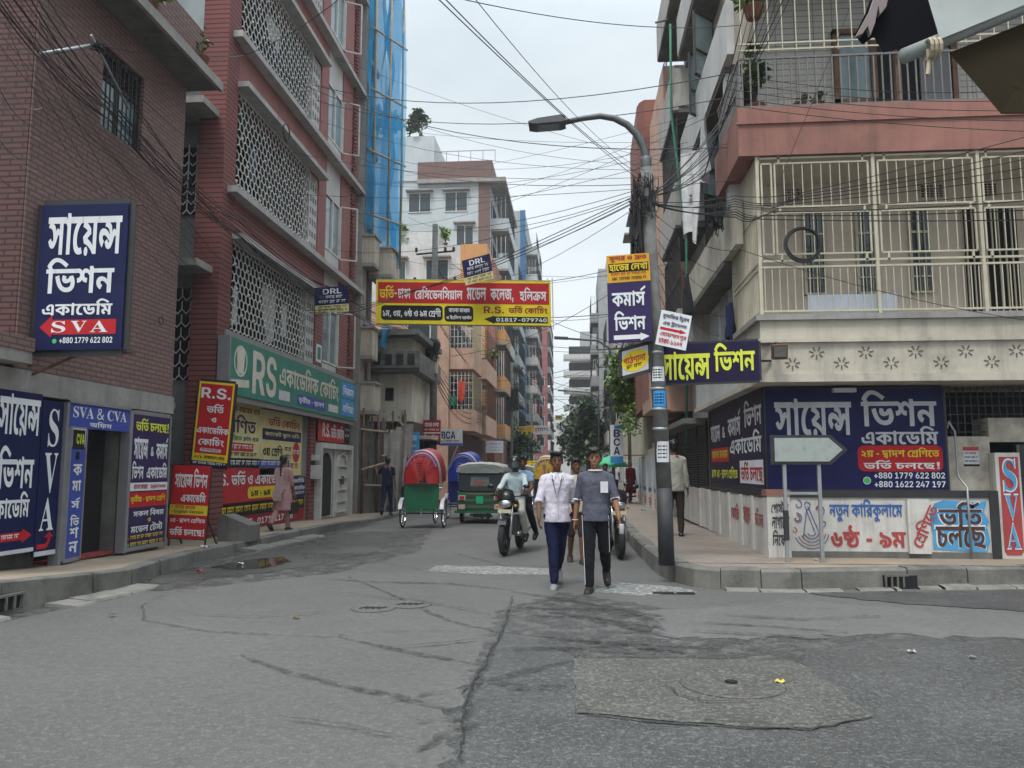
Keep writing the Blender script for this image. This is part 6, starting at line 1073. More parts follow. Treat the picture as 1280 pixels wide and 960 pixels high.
for i in range(8): b.box(6.36 + i * .2, 6.39 + i * .2, 11.93, 11.95, .28, 1.86, mat('gate batten', (.12, .11, .10), .7))
b.box(6.33, 8, 11.92, 12.02, 1.42, 1.5, M['iron']); b.build('leaf', t)
# --- white building with stained balconies, clothes and open windows
t = thing('white_balcony_building', 'tall white building with rain stained balconies and open windows', 'building', (5, 19, .25))
SOIL = mat('soiled white plaster', (.40, .385, .36), .9, .12, 2, .2, stain=.45, sscale=1.4, streak=.7)
MB().box(3.0, 10, 17.32, 20.4, .2, 16.5, WHITEW).build('wall', t)
for k, z in enumerate((4.0, 6.9, 9.6, 12.4)):
    b = MB(); b.box(2.3, 3, 17.35, 20.3, z, z + .14, M['dark_concrete']); b.box(2.28, 2.4, 17.33, 20.35, z + .05, z + 1.05, SOIL); b.box(2.4, 3, 17.33, 17.43, z + .14, z + 1.05, SOIL); bal = b.build('balcony', t)
    g = MB()
    for i in range(16): g.bar((2.36, 17.4 + i * .19, z + 1.05), (2.36, 17.4 + i * .19, z + 2.7), .02, M['iron'])
    for zz in (z + 1.8, z + 2.7): g.bar((2.36, 17.4, zz), (2.36, 20.3, zz), .025, M['iron'])
    if k in (0, 1): g.build('grille', bal)
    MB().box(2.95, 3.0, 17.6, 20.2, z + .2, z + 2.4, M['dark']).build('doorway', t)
# --- peach building and the red-brown stair tower beyond
t = thing('peach_tower', 'pale peach building with weathered top beyond the stained balconies', 'building', (5, 22, .25))
b = MB(); b.box(2.45, 10, 20.5, 24.4, 3.0, 12.4, PEACH); b.box(2.9, 10, 20.5, 24.4, .2, 3.0, M['dark']); b.build('wall', t)
b = MB(); b.box(2.75, 3.4, 20.44, 20.5, 10.2, 12.38, SOOT); b.build('rain_stain_panel', t)
b = MB(); b.box(1.95, 2.45, 20.55, 23, 3.05, 4.6, PEACH)
for i in range(5): b.box(1.93, 1.952, 21 + i * .4, 21.15 + i * .4, 3.4, 4.3, SALMON)
b.build('bay', t)
BRN2 = mat('red brown plaster', (.22, .085, .065), .88, .12, 1.5, .2, stain=.3, streak=.3)
t = thing('stair_tower', 'red brown rounded stair tower behind the lamp pole', 'building', (4, 27, .25))
b = MB()
pf = [(2.3, 24.5), (9, 24.5), (9, 28.9), (2.15, 28.9), (2.1, 25.0), (2.16, 24.7)]
b.prism(pf[::-1] if False else pf, (0, 0, 3.4), X1, Y1, 10.0, BRN2); b.box(3.2, 9, 24.6, 28.8, .2, 3.4, M['dark']); b.build('wall', t)
MB().box(2.35, 2.95, 24.44, 24.5, 4.6, 7.6, M['concrete']).build('cement_panel', t)
MB().box(1.9, 2.6, 24.42, 24.52, 9.6, 9.75, BRN2).build('ledge', t)
# --- yellow-white boundary wall with blue and red painting
YW = mat('yellowish wall', (.47, .43, .33), .9, .08, 1.5, .2, stain=.25, streak=.35)
t = thing('boundary_wall', 'long yellowish boundary wall with blue stripe and red lettering beyond the lamp pole', 'wall', (2.6, 38, .2))
b = MB(); b.box(2.6, 2.85, 29.05, 52, .15, 4.6, YW); b.box(2.55, 2.9, 24.5, 29.0, .15, 2.2, YW); b.build('wall', t)
b = MB(); y = 24.6
while y < 50:
    hi = 2.2; x = 2.54 if y < 29 else 2.59
    b.box(x, x + .02, y, y + 1.5, .9, 1.9, mat('wall mural blue', (.33, .43, .52), .8, .2, 5)); b.box(x - .004, x + .02, y - .1, y + 1.62, .76, .88, PBLU); b.box(x, x + .02, y, y + 1.5, .2, .72, LOWW); b.text('ভর্তি', (x - .002, 0, 0), -Y1, Z1, (-y - 1.4, -y - .1, .26, .68), FADE)
    b.box(x - .06, x + .05, y + 1.62, y + 1.82, .15, 2.0, LOWW); y += 1.95
b.build('painting', t)
b = MB(); b.box(2.4, 2.95, 23.6, 24.3, .2, 2.15, YW); b.box(2.35, 3.0, 23.5, 24.4, 2.15, 2.3, M['concrete']); b.build('gate_pier', t)
b = MB(); b.box(2.5, 2.9, 23.0, 23.6, .2, 2.0, M['white_iron']); b.build('door', t)
# ---------------------------------------------------------------- buildings further down the street
def windows(t, face, c, a0, a1, zs, n, wd=1.1, h=1.3, shade=True, frame='white_iron', pane='glass'):
    """face 'y': wall facing the camera at Y=c; 'x': wall at X=c facing +X (s=1) or -X (s=-1)"""
    ax, s = face[0], (-1 if face.endswith('-') or face[0] == 'y' else 1)
    for z in zs:
        for i in range(n):
            m = a0 + (a1 - a0) * (i + .5) / n; b = MB()
            def bx(u0, u1, d0, d1, z0, z1, mt):
                d0, d1 = sorted((c + s * d0, c + s * d1))
                b.box(*((u0, u1, d0, d1) if ax == 'y' else (d0, d1, u0, u1)), z0, z1, M[mt] if isinstance(mt, str) else mt)
            bx(m - wd / 2, m + wd / 2, .003, .03, z, z + h, pane)
            for u in (m - wd / 2, m - .03, m + wd / 2 - .06): bx(u, u + .06, .0, .06, z, z + h, frame)
            for zz in (z, z + h - .06): bx(m - wd / 2, m + wd / 2, .0, .065, zz, zz + .06, frame)
            if shade: bx(m - wd / 2 - .15, m + wd / 2 + .15, 0, .45, z + h + .06, z + h + .15, 'concrete')
            b.build('window', t)
def balconies(t, s, x, y0, y1, zs, d, m, rail=True, slab='concrete'):
    for z in zs:
        b = MB(); xa, xb = sorted((x, x + s * d)); xo = x + s * d
        b.box(xa, xb, y0, y1, z, z + .15, M[slab]); lo, hi = sorted((xo, xo - s * .1)); b.box(lo, hi, y0, y1, z + .15, z + .95, m); b.box(xa, xb, y0 - .01, y0 + .1, z + .15, z + .95, m)
        if rail:
            n = int((y1 - y0) / .5)
            for i in range(n + 1): yy = y0 + (y1 - y0) * i / n; b.bar((xo - s * .05, yy, z + .95), (xo - s * .05, yy, z + 2.6), .035, M['iron'])
            for i in range(4): xx = xa + (xb - xa) * (i + .3) / 4; b.bar((xx, y0 + .05, z + .95), (xx, y0 + .05, z + 2.6), .035, M['white_iron'])
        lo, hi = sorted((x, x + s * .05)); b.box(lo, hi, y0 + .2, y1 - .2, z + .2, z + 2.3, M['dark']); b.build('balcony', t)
BLUEW = mat('bluish white plaster', (.45, .49, .51), .9, .06, 1, .1, stain=.1, streak=.12); ORANGE = mat('orange plaster', (.48, .25, .10), .9, .1, 2, streak=.2); GRAYT = mat('tower grey', (.33, .34, .34), .9, .1, 2, streak=.3)
PINKT = mat('tower pink red', (.30, .11, .11), .9, .1, 1, streak=.2); TEAL = mat('pale teal plaster', (.34, .42, .41), .9, .1, 1, streak=.25); BSTR = mat('tower blue stripe', (.03, .12, .25), .7, .1)
# big pale building behind the banner
t = thing('pale_apartment_building', 'big pale blue white apartment block with brick parapet above the street banner', 'building', (-9, 58, 0))
b = MB(); b.box(-16, -6.1, 55, 66, .1, 22.6, BLUEW); b.box(-16, -10.2, 54.9, 60, 22.6, 26, BLUEW); b.build('wall', t)
MB().box(-11.4, -5.9, 54.8, 66, 22.6, 23.95, BR1).build('brick_parapet', t)
MB().box(-11.4, -4.9, 54.6, 66, 22.3, 22.6, M['concrete']).build('roof_slab', t)
MB().box(-6.9, -6.05, 54.9, 55, 12, 22.3, BR1).build('corner_strip', t)
windows(t, 'y', 55, -12.6, -7.2, (20.2,), 2, 1.7, 1.5); windows(t, 'y', 55, -16, -7, (11.6, 14.5), 4, 1.4, 1.6); windows(t, 'y', 55, -8.6, -7.2, (17.4,), 1, 1.3, 1.8)
balconies(t, 1, -6.1, 56, 62, (10, 13, 16, 19), 1.3, BLUEW)
b = MB(); b.box(-16, -9.5, 53.2, 55, 17.0, 17.2, M['concrete']); b.box(-16, -9.5, 53.1, 53.2, 17.0, 18.3, WHITEW); b.box(-9.6, -9.5, 53.2, 55, 17.2, 18.2, WHITEW); b.build('terrace', t)
b = MB()
for i in range(6): b.bar((-10.2 + i * .9, 55, 23.95), (-10.2 + i * .9, 55, 24.8), .05, M['steel'])
b.bar((-10.2, 55, 24.8), (-5.7, 55, 24.8), .05, M['steel']); b.build('roof_railing', t)
# white building nearer, left of the banner
t = thing('white_house_block', 'white plastered block with orange corner just above the street banner', 'building', (-8, 50, 0))
b = MB(); b.box(-16, -7.2, 48.2, 54.5, .1, 15.7, WHITEW); b.box(-7.2, -5.5, 48.2, 54.5, .1, 15.75, ORANGE); b.box(-5.5, -5.0, 48.4, 60, .1, 14.6, SALMON); b.build('wall', t)
windows(t, 'y', 48.2, -12.8, -7.3, (10.2, 12.9), 2, 1.5, 1.9); windows(t, 'y', 48.2, -6.9, -5.6, (3.5, 6.5, 10.3), 1, 1.0, 1.8)
balconies(t, 1, -5.0, 49, 53, (3.4, 6.4, 9.4), .6, ORANGE)
b = MB(); b.box(-16, -10.5, 47.6, 48.2, 9.2, 9.4, M['dark_concrete']); b.build('sunshade', t)
# blank white flank and the balconied tower with the blue stripe
t = thing('blank_flank_building', 'white building with a tall blank flank wall beyond the orange corner', 'building', (-8, 66, 0))
MB().box(-16, -5.6, 66.2, 76, .1, 22, BLUEW).build('wall', t); balconies(t, 1, -5.6, 67, 75, (4, 7.2, 10.4, 13.6, 16.8), .8, WHITEW)
t = thing('striped_tower', 'tall grey apartment tower with a blue vertical stripe and stacked balconies', 'building', (-8, 85, 0))
b = MB(); b.box(-16, -5.4, 84, 100, .1, 30, GRAYT); b.build('wall', t)
b = MB(); b.box(-5.9, -5.32, 83.85, 84, 1, 30, BSTR); b.box(-7.9, -7.0, 83.9, 84, 1, 30, mat('tower aqua', (.10, .28, .42), .8)); b.build('blue_stripe', t)
windows(t, 'y', 84, -8.6, -6.2, [4 + 3.1 * k for k in range(8)], 1, 1.5, 1.5, True)
balconies(t, 1, -5.4, 85, 90, [3.5 + 3.1 * k for k in range(8)], 1.3, WHITEW); balconies(t, 1, -5.4, 92, 98, [3.5 + 3.1 * k for k in range(8)], 1.3, GRAYT)
t = thing('pink_tower', 'slim tower with a pinkish red strip beside the striped tower', 'building', (-6, 120, 0))
b = MB(); b.box(-16, -5.0, 118, 140, .1, 26, GRAYT); b.box(-6.2, -4.2, 117.6, 119, .1, 27.5, PINKT); b.build('wall', t); balconies(t, 1, -5, 120, 138, [3.5 + 3.2 * k for k in range(7)], 1.2, WHITEW)
windows(t, 'y', 117.6, -6.1, -4.3, [2, 5, 8, 11, 14], 1, 1.2, 1.4, False)
# end of the street
t = thing('end_building', 'white stepped apartment block closing the far end of the street', 'building', (0, 150, 0))
b = MB(); b.box(-1.0, 6, 150, 165, .1, 25, BLUEW); b.box(1.0, 5, 150, 160, 25, 28, GRAYT); b.build('wall', t)
for k in range(7):
    z = 3 + 3.2 * k; b = MB(); b.box(-2.2, 5, 148.6, 150, z, z + .3, WHITEW); b.box(-2.2, 5, 148.5, 148.65, z + .3, z + 1.2, WHITEW); b.box(-1.2, 4, 149.9, 150, z + 1.2, z + 2.9, M['dark']); b.build('balcony', t)
t = thing('low_end_house', 'pale low house at the street end left of the stepped white block', 'building', (-3, 190, 0))
MB().box(-9, -.5, 188, 200, .1, 14, WHITEW).build('wall', t); windows(t, 'y', 188, -5, -.8, (4, 8, 11), 2, 1.3, 1.6, False)
# right side, far
t = thing('teal_tower', 'tall pale teal apartment tower behind the right utility poles', 'building', (6, 74, 0))
b = MB(); b.box(3.0, 14, 72, 90, .1, 21, TEAL); b.box(2.2, 3.4, 71.5, 80, .1, 20, GRAYT); b.build('wall', t); windows(t, 'y', 72, 3.5, 6.5, [3 + 3 * k for k in range(6)], 2, .9, 1.3, False); balconies(t, -1, 2.2, 73, 79, [3.2 + 3 * k for k in range(5)], .7, GRAYT)
t = thing('grey_walkup', 'grey weathered walk up block right of the far trees', 'building', (5, 58, 0))
b = MB(); b.box(2.95, 12, 54, 68, .1, 13.4, GRAYT); b.build('wall', t); balconies(t, -1, 2.95, 54.5, 60, (3.2, 6.3, 9.4), .8, SOIL); windows(t, 'y', 54, 3.2, 6.8, (3.5, 6.5, 9.5), 2, 1.1, 1.3)
t = thing('cream_tower', 'cream building edge rising behind the concrete lamp pole', 'building', (5, 33, 0))
b = MB(); b.box(2.9, 12, 31, 40, .1, 13.6, CREAM); b.build('wall', t); windows(t, 'x-', 2.9, 31.5, 39.5, (6, 9, 11.4), 3, 1.2, 1.4)
for i, (y0, y1, h, m_, lab) in enumerate(((100, 116, 20, WHITEW, 'white walk up block far down the right side'), (118, 145, 15, PEACH, 'peach block far down the right side before the street end'))):
    t = thing('far_apartment', lab, 'building', (8, y0, 0)); MB().box(4.2, 14, y0, y1, .1, h, m_).build('wall', t); balconies(t, -1, 4.2, y0 + 1, y1 - 2, [3.2 + 3.1 * k for k in range(int(h / 3.2) - 1)], .9, GRAYT)
# ---------------------------------------------------------------- trees and plants
def foliage(c, r, n, m, size=.12, seed=0, clump=14, holes=.25):
    rnd = random.Random(seed); b = MB(); cl = []
    for i in range(clump):
        d = V((rnd.gauss(0, 1), rnd.gauss(0, 1), rnd.gauss(0, 1))).normalized() * rnd.uniform(.25, .95); cl.append((V(c) + V((d.x * r[0], d.y * r[1], d.z * r[2])), rnd.uniform(.22, .48)))
    ms = m if isinstance(m, list) else [m]
    for i in range(n):
        q, k = rnd.choice(cl); d = V((rnd.gauss(0, 1), rnd.gauss(0, 1), rnd.gauss(0, .8))) * .5
        p = q + V((d.x * r[0] * k, d.y * r[1] * k, d.z * r[2] * k)); s = size * rnd.uniform(.6, 1.4)
        u = V((rnd.gauss(0, 1), rnd.gauss(0, 1), rnd.gauss(-.3, .7))).normalized(); w_ = basis(u)[0]
        b.add([p - u * s * .2, p + w_ * s * .35 + u * s * .4, p + u * s, p - w_ * s * .35 + u * s * .4], [(0, 1, 2, 3)], rnd.choice(ms))
    return b, cl
def tree(label, c, h, r, n, size, seed, ms, group=None):
    t = thing('tree', label, 'tree', (c[0], c[1], 0), 0, group); cz = h - r[2]
    b, cl = foliage((c[0], c[1], cz), r, n, ms, size, seed, 26); 
    k = MB(); top = V((c[0] + .2, c[1], cz)); k.tube([(c[0], c[1], 0), (c[0] + .1, c[1], cz * .5), top], [.03 * h, .024 * h, .012 * h], M['bark'], 8)
    for q, _ in cl[:9]: k.tube([V((c[0] + .1, c[1], cz * .6)).lerp(top, .5), (top + q) / 2 - Z1 * .2, q], [.012 * h, .008 * h, .003 * h], M['bark'], 5)
    k.build('trunk', t); b.build('crown', t)
tree('tall dark roadside tree shading the far right pavement, larger crown', (1.3, 62), 8.0, (2.4, 3, 3.3), 5600, .34, 3, [M['leaf2'], M['leaf2'], M['leaf']], 'trees far down the street')
tree('dark tree behind the larger one toward the street end', (1.2, 80), 9.5, (2.6, 3, 4.0), 4200, .4, 5, [M['leaf2'], M['leaf2'], M['leaf']], 'trees far down the street')
tree('small roadside tree at the foot of the pink tower on the left', (-5.6, 78), 6.0, (1.8, 2.4, 1.9), 2600, .3, 8, [M['leaf2'], M['leaf']], 'trees far down the street')
tree('bushy tree behind the auto rickshaw on the left kerb', (-4.6, 58), 5.2, (1.2, 1.6, 1.7), 1800, .24, 9, [M['leaf2'], M['leaf']], 'trees far down the street')
t = thing('hanging_creeper', 'bright green creeper spilling over the yellowish boundary wall', 'creeper', (2.4, 30, 3))
b, cl = foliage((2.0, 29.4, 4.5), (.8, 1.5, 1.3), 5200, [M['leaf3'], M['leaf3'], M['leaf']], .17, 21, 20)
rnd = random.Random(4)
for i in range(500):
    p = V((2.0 + rnd.uniform(-.35, .35), 29.3 + rnd.uniform(-1.2, 1.2), 3.9 - rnd.random() ** 1.5 * 1.1)); s = .14 * rnd.uniform(.6, 1.3); u = V((rnd.gauss(0, 1), rnd.gauss(0, 1), -1)).normalized(); w_ = basis(u)[0]
    b.add([p, p + w_ * s * .35 + u * s * .4, p + u * s, p - w_ * s * .35 + u * s * .4], [(0, 1, 2, 3)], M['leaf3'])
b.build('leaves', t); k = MB()
for q, _ in cl[:8]: k.tube([(2.7, 29.6, 3.6), (2.4, 29.6, 4.3), q], [.03, .025, .01], M['bark'], 5)
k.build('stems', t)
def pot(label, c, s, seed, group='plants on ledges and roofs', m='leaf', r=(.22, .22, .25), n=140):
    t = thing('potted_plant', label, 'plant', c, 0, group); c = V(c)
    p_ = min(s, .8); MB().lathe([(.5 * p_ * .2, 0), (.14 * p_, .02), (.18 * p_, .22 * p_), (.2 * p_, .24 * p_), (.15 * p_, .22 * p_)], c, mat('clay pot', (.18, .08, .05), .9, .2), 12).build('pot', t)
    b, cl = foliage(c + Z1 * (.2 * p_ + r[2] * s), tuple(x * s for x in r), n, [M[m], M['leaf']], .11 * s, seed, 7); b.build('leaves', t)
    k = MB()
    for q, _ in cl[:5]: k.tube([c + Z1 * .2 * p_, q], [.012 * s, .005 * s], M['bark'], 4)
    k.build('stems', t)
pot('potted plant at the left end of the upper railing of the corner building', (2.75, 11.6, 6.77), 1.3, 1, r=(.15, .15, .4))
pot('small potted plant with pinkish pot in front of the tiled wall', (3.35, 11.4, 6.77), .5, 2); pot('second small pot nearer the timber post on the salmon band', (3.62, 11.4, 6.77), .5, 3)
pot('yellowing plant on the high shelf left of the upper balcony', (2.75, 11.5, 8.3), 1.0, 4, m='leaf3', r=(.35, .25, .25), n=240)
pot('green plant on the terrace of the pale apartment block', (-12.2, 53.6, 17.2), 4, 5, m='leaf3', n=200)
pot('green plant on the parapet corner over the white block', (-8.2, 48.5, 15.75), 2.6, 6, m='leaf3', n=120)
for i, x in enumerate((-14.6, -13.4, -12.2, -11.2)): pot(('leafy roof plant at the left end of the pale apartment roof', 'tall roof plant second from left on the pale apartment roof', 'roof plant in the middle of the pale apartment roof', 'drooping roof plant at the right corner of the pale apartment roof')[i], (x, 55.3, 26.0), 3.2, 30 + i, m='leaf2', r=(.25, .25, .38), n=160)
pot('grassy plant drooping over the brown building eaves', (-6.7, 11.2, 8.66), 1.2, 41, m='leaf3', r=(.45, .5, .25), n=320); pot('thin dry plant near the end of the brown building eaves', (-6.6, 12.8, 8.66), .7, 42, r=(.2, .2, .4), n=40)
pot('plant hanging in the caged balcony of the peach building', (-4.7, 43.5, 7.2), 2.0, 43, m='leaf3', n=200)
# ---------------------------------------------------------------- signs
BLK = mat('sign black', (.012, .012, .014), .5, spec=.15); SKYB = mat('sign sky blue', (.05, .25, .55), .5, spec=.15); ORG = mat('sign orange', (.62, .33, .03), .5, .08, spec=.15); PALEY = mat('poster yellow', (.60, .53, .26), .6, .1, stain=.3, bump=.4, bscale=3, spec=.15)
WG = mat('chat green', (.05, .42, .12), .5); LIME = mat('lime lettering', (.62, .66, .05), .5); FR = mat('sign frame alloy', (.3, .3, .31), .45, .1, metal=.5, spec=.15); SVY = mat('sign violet', (.017, .011, .042), .45, .1, 3, stain=.12, spec=.15); CRIM = mat('sign crimson', (.33, .015, .03), .45, spec=.15)
REDF = mat('flex red', (.42, .03, .035), .5, .1, bump=.35, bscale=2.5, spec=.15); INDIGO = mat('sign indigo', (.013, .013, .072), .45, .15, 2, .25, 1.6, stain=.12, spec=.15); MUR = mat('flex maroon', (.28, .02, .03), .6, bump=.35, bscale=2.5, spec=.15); LGREY = mat('sign light grey', (.5, .51, .53), .5, spec=.15)
def board(name, label, cat, o, ux, uy, items, bg, thk=.03, frame=None, fw=.03, group=None, parent=None, rnd_corner=0):
    """o lower left corner, ux / uy full edge vectors; items in fractions of the board"""
    o, ux, uy = V(o), V(ux), V(uy); W_, H_ = ux.length, uy.length; a, c = ux / W_, uy / H_; nz = a.cross(c).normalized()
    t = thing(name, label, cat, o + ux / 2, 0, group) if parent is None else parent
    MB().prism([(0, 0), (W_, 0), (W_, H_), (0, H_)], o, a, c, -thk, bg).build('panel', t)
    q = MB(); lift = .003
    for it in items:
        k = it[0]
        if k == 't':
            _, s, u0, u1, v0, v1, m = it[:7]; q.text(s, o, a, c, (u0 * W_, u1 * W_, v0 * H_, v1 * H_), M.get(m, m) if isinstance(m, str) else m, it[7] if len(it) > 7 else False, lift + .004)
        elif k == 'r':
            _, u0, u1, v0, v1, m = it[:6]; m = M[m] if isinstance(m, str) else m; r_ = it[6] if len(it) > 6 else 0; x0, x1, y0, y1 = u0 * W_, u1 * W_, v0 * H_, v1 * H_
            if r_: pl = [(x + r_ * cos(an), y + r_ * sin(an)) for (x, y, st) in ((x1 - r_, y0 + r_, -pi / 2), (x1 - r_, y1 - r_, 0), (x0 + r_, y1 - r_, pi / 2), (x0 + r_, y0 + r_, pi)) for an in (st + j * pi / 8 for j in range(5))]
            else: pl = [(x0, y0), (x1, y0), (x1, y1), (x0, y1)]
            q.add([o + a * x + c * y + nz * lift for x, y in pl], [tuple(range(len(pl)))], m); lift += .0004
        elif k == 's':
            _, u0, u1, v0, v1, m, sd = it; q.scribble(o, a, c, (u0 * W_, u1 * W_, v0 * H_, v1 * H_), M[m] if isinstance(m, str) else m, sd, lift + .004)
        elif k == 'p':
            _, pl, m = it; m = M[m] if isinstance(m, str) else m; q.add([o + a * x * W_ + c * y * H_ + nz * lift for x, y in pl], [tuple(range(len(pl)))], m); lift += .0004
        elif k == 'c':
            _, u, v, r_, m = it; m = M[m] if isinstance(m, str) else m; q.add([o + a * (u * W_ + r_ * cos(j * pi / 8)) + c * (v * H_ + r_ * sin(j * pi / 8)) + nz * lift for j in range(16)], [tuple(range(16))], m); lift += .0004
    if q.v: q.build('lettering', t)
    if frame:
        f = MB()
        for p_, r_ in ((o, o + ux), (o + uy, o + ux + uy), (o, o + uy), (o + ux, o + ux + uy)): f.bar(p_ - nz * thk * .3, r_ - nz * thk * .3, fw, frame, fw + thk)
        f.build('frame', t)
    return t
ARL = [(0, .5), (.25, 1), (.25, .78), (1, .78), (1, .22), (.25, .22), (.25, 0)]
def arrow(u0, u1, v0, v1, m, flip=False): return ('p', [((u0 + (u1 - u0) * ((1 - x) if flip else x)), v0 + (v1 - v0) * y) for x, y in (ARL if flip else ARL[::-1])], m)
def pxb(TL, TR, BL, **k):
    a, b_, c = at(*TL, **k), at(*TR, **k), at(*BL, **k); return c, b_ - a, a - c
# navy box sign at the left
o = at(41, 438, Y=9.35); e = at(151, 440, Y=9.35); u = at(54, 257, Y=9.35); wd = V((e.x - o.x, 0, 0)); hh = V((0, 0, u.z - o.z))
t = board('hanging_sign', 'big navy hanging sign with white lettering and red SVA arrow on the brown brick wall', 'sign', o, wd, hh, [
    ('t', 'সায়েন্স', .09, .94, .64, .94, 'white'), ('t', 'ভিশন', .1, .88, .385, .63, 'white'), ('t', 'একাডেমি', .08, .88, .235, .345, 'white'), ('p', [(.06, .155), (.2, .235), (.2, .205), (.93, .205), (.93, .105), (.2, .105), (.2, .085)][::-1], 'red'),
    ('t', 'S', .2, .36, .118, .195, 'white', True), ('t', 'V', .42, .6, .118, .195, 'white', True), ('t', 'A', .64, .84, .118, .195, 'white', True), ('c', .24, .06, .03, WG), ('t', '+880 1779 622 802', .3, .9, .045, .085, 'white')], M['blue'], .14, M['iron'], .02)
b = MB()
for z in (o.z - .03, o.z + hh.z + .02): b.bar((-7.0, 9.45, z), (o.x + wd.x + .12, 9.45, z - (.0 if z > o.z else .0)), .035, M['rust'])
b.bar((-7.0, 9.5, o.z - .3), (-6.3, 9.45, o.z - .03), .03, M['rust']); b.bar((-7.05, 9.42, o.z + .4), (-6.95, 9.42, o.z - .2), .03, M['iron']); b.build('bracket', t)
# boards on the left ground floor
def bl(u0, u1, vt0, vt1, vb0, X=-6.99):
    """a board on the wall plane: left/right edges, top at both ends, bottom at left"""
    c = at(u0, vb0, X=X); a = at(u0, vt0, X=X); r_ = at(u1, vt1, X=X); return V((X, c.y, c.z)), V((0, r_.y - c.y, 0)), V((0, 0, a.z - c.z))
o, ux, uy = V((-6.96, 8.75, .46)), V((0, .96, 0)), V((0, 0, 2.02))
board('wall_board', 'navy wall board cut by the left edge, large white words and a red arrow', 'sign', o, ux, uy, [('t', 'সায়েন্স', .2, .96, .72, .98, 'white'), ('t', 'ভিশন', .25, .9, .40, .66, 'white'), ('t', 'একাডেমি', .1, .86, .22, .38, 'white'), arrow(.2, .95, .06, .15, 'red', True), ('s', .25, .7, .09, .12, 'white', 3), ('r', 0, 1, 0, .025, LGREY)], M['blue'], .04, None)
o, ux, uy = V((-6.97, 9.74, .38)), V((0, .42, 0)), V((0, 0, 2.03))
board('wall_board', 'narrow navy board with tall white letters SVA and a bent red arrow', 'sign', o, ux, uy, [('t', 'S', .3, .8, .7, .95, 'white', True), ('t', 'V', .22, .84, .40, .66, 'white', True), ('t', 'A', .14, .8, .16, .37, 'white', True), ('p', [(.1, .045), (.55, .045), (.72, .09), (.72, .115), (.86, .115), (.66, .15), (.42, .115), (.58, .115), (.58, .09), (.5, .075), (.1, .075)], 'red'), ('r', 0, 1, 0, .03, LGREY)], M['blue'], .04, None)
# doorway of the office: header, jamb board, right panel
t = thing('doorway_frame', 'grey steel door frame of the coaching office with blue header lettered SVA & CVA', 'doorway', (-6.98, 11, .25))
b = MB()
for y, w_ in ((10.18, .05), (11.72, .08)): b.box(-7.08, -6.93, y, y + w_, .22, 2.45, FR)
b.box(-7.08, -6.93, 10.18, 11.8, 2.42, 2.47, FR); b.build('frame', t)
board('', '', '', V((-6.95, 10.24, 2.08)), V((0, 1.48, 0)), V((0, 0, .34)), [('t', 'SVA & CVA', .06, .94, .42, .9, 'white', True), ('t', 'অফিস', .32, .68, .08, .34, 'white')], M['cblue'], .03, parent=t)
o = V((-6.9, 10.24, .27))
ja = board('door_board', 'tall blue board with white letters down the left of the office doorway', 'sign', o, V((-.05, .42, 0)), V((0, 0, 1.8)), [('r', .1, .95, .86, 1, LGREY), ('r', .12, .9, .84, .99, BLK), ('t', 'CVA', .35, .85, .88, .96, LIME), ('r', .38, .6, .76, .82, BLK)] + [('t', s, .24, .8, v, v + .085, 'white') for s, v in (('ক', .64), ('মা', .52), ('র্স', .385), ('ভি', .255), ('শ', .16), ('ন', .05))], M['cblue'], .03, FR, .02)
o = V((-6.97, 11.82, .26))
board('wall_board', 'dark purple board right of the office doorway with a white strip and an orange red strip', 'sign', o, V((0, 1.18, 0)), V((0, 0, 2.15)), [('t', 'ভর্তি চলছে!', .1, .95, .86, .96, LIME), ('t', 'সায়েন্স', .08, .42, .65, .82, 'white'), ('t', '&', .5, .58, .68, .75, 'white'), ('t', 'কমার্স', .64, .95, .66, .83, 'white'), ('t', 'ভিশন', .06, .34, .51, .64, 'white'), ('t', 'একাডেমি', .42, .96, .51, .63, 'white'),
    ('r', 0, 1, .42, .48, 'white'), ('t', 'বাংলা মাধ্যম', .12, .46, .43, .47, 'red'), ('t', 'English Version', .54, .94, .43, .47, 'red'), ('r', 0, 1, .30, .41, 'red'), ('t', 'তৃতীয় - দ্বাদশ শ্রেণি', .06, .94, .325, .39, 'yellow'), ('t', 'সকল বিষয়', .14, .92, .23, .285, 'white'), ('t', 'ও', .5, .58, .185, .215, 'yellow'), ('t', 'মডেল টেস্ট', .1, .9, .115, .18, 'white'),
    ('c', .06, .08, .025, 'red'), ('s', .1, .96, .065, .095, 'yellow', 5), ('c', .06, .03, .025, WG), ('s', .1, .96, .015, .045, 'yellow', 6)], M['purple'], .04, FR, .025)
# red signs on the pavement
o, ux, uy = pxb((250, 476), (294, 480), (239, 580), Y=14.2)
t = board('hanging_sign', 'tall red sign with yellow border and large R.S. lettering on the pillar', 'sign', o, ux, uy, [('r', 0, 1, 0, 1, 'yellow'), ('r', .05, .95, .14, .975, 'red'), ('t', 'R.S.', .08, .92, .80, .93, 'white'), ('t', 'ভর্তি', .28, .76, .63, .74, 'white'), ('t', 'ও', .44, .58, .52, .575, 'white'), ('t', 'একাডেমিক', .06, .96, .38, .48, 'white'), ('t', 'কোচিং', .14, .86, .235, .345, 'white'), ('r', .2, .8, .165, .205, LGREY, .03), ('s', .25, .75, .17, .2, 'red', 1), ('t', '২২/৮, তাজমহল রোড', .06, .92, .075, .125, BLK), ('r', 0, 1, 0, .05, INDIGO), ('s', .04, .96, .008, .04, 'white', 3)], M['red'], .08, M['iron'], .015)
b = MB()
for v in (.9, .2): p = o + uy * v; b.bar(p + V((0, .05, 0)), (-7.2, 15.2, p.z), .035, M['iron'])
b.build('bracket', t)
o, ux, uy = pxb((217, 581), (264, 583), (209, 672), Y=13.55)
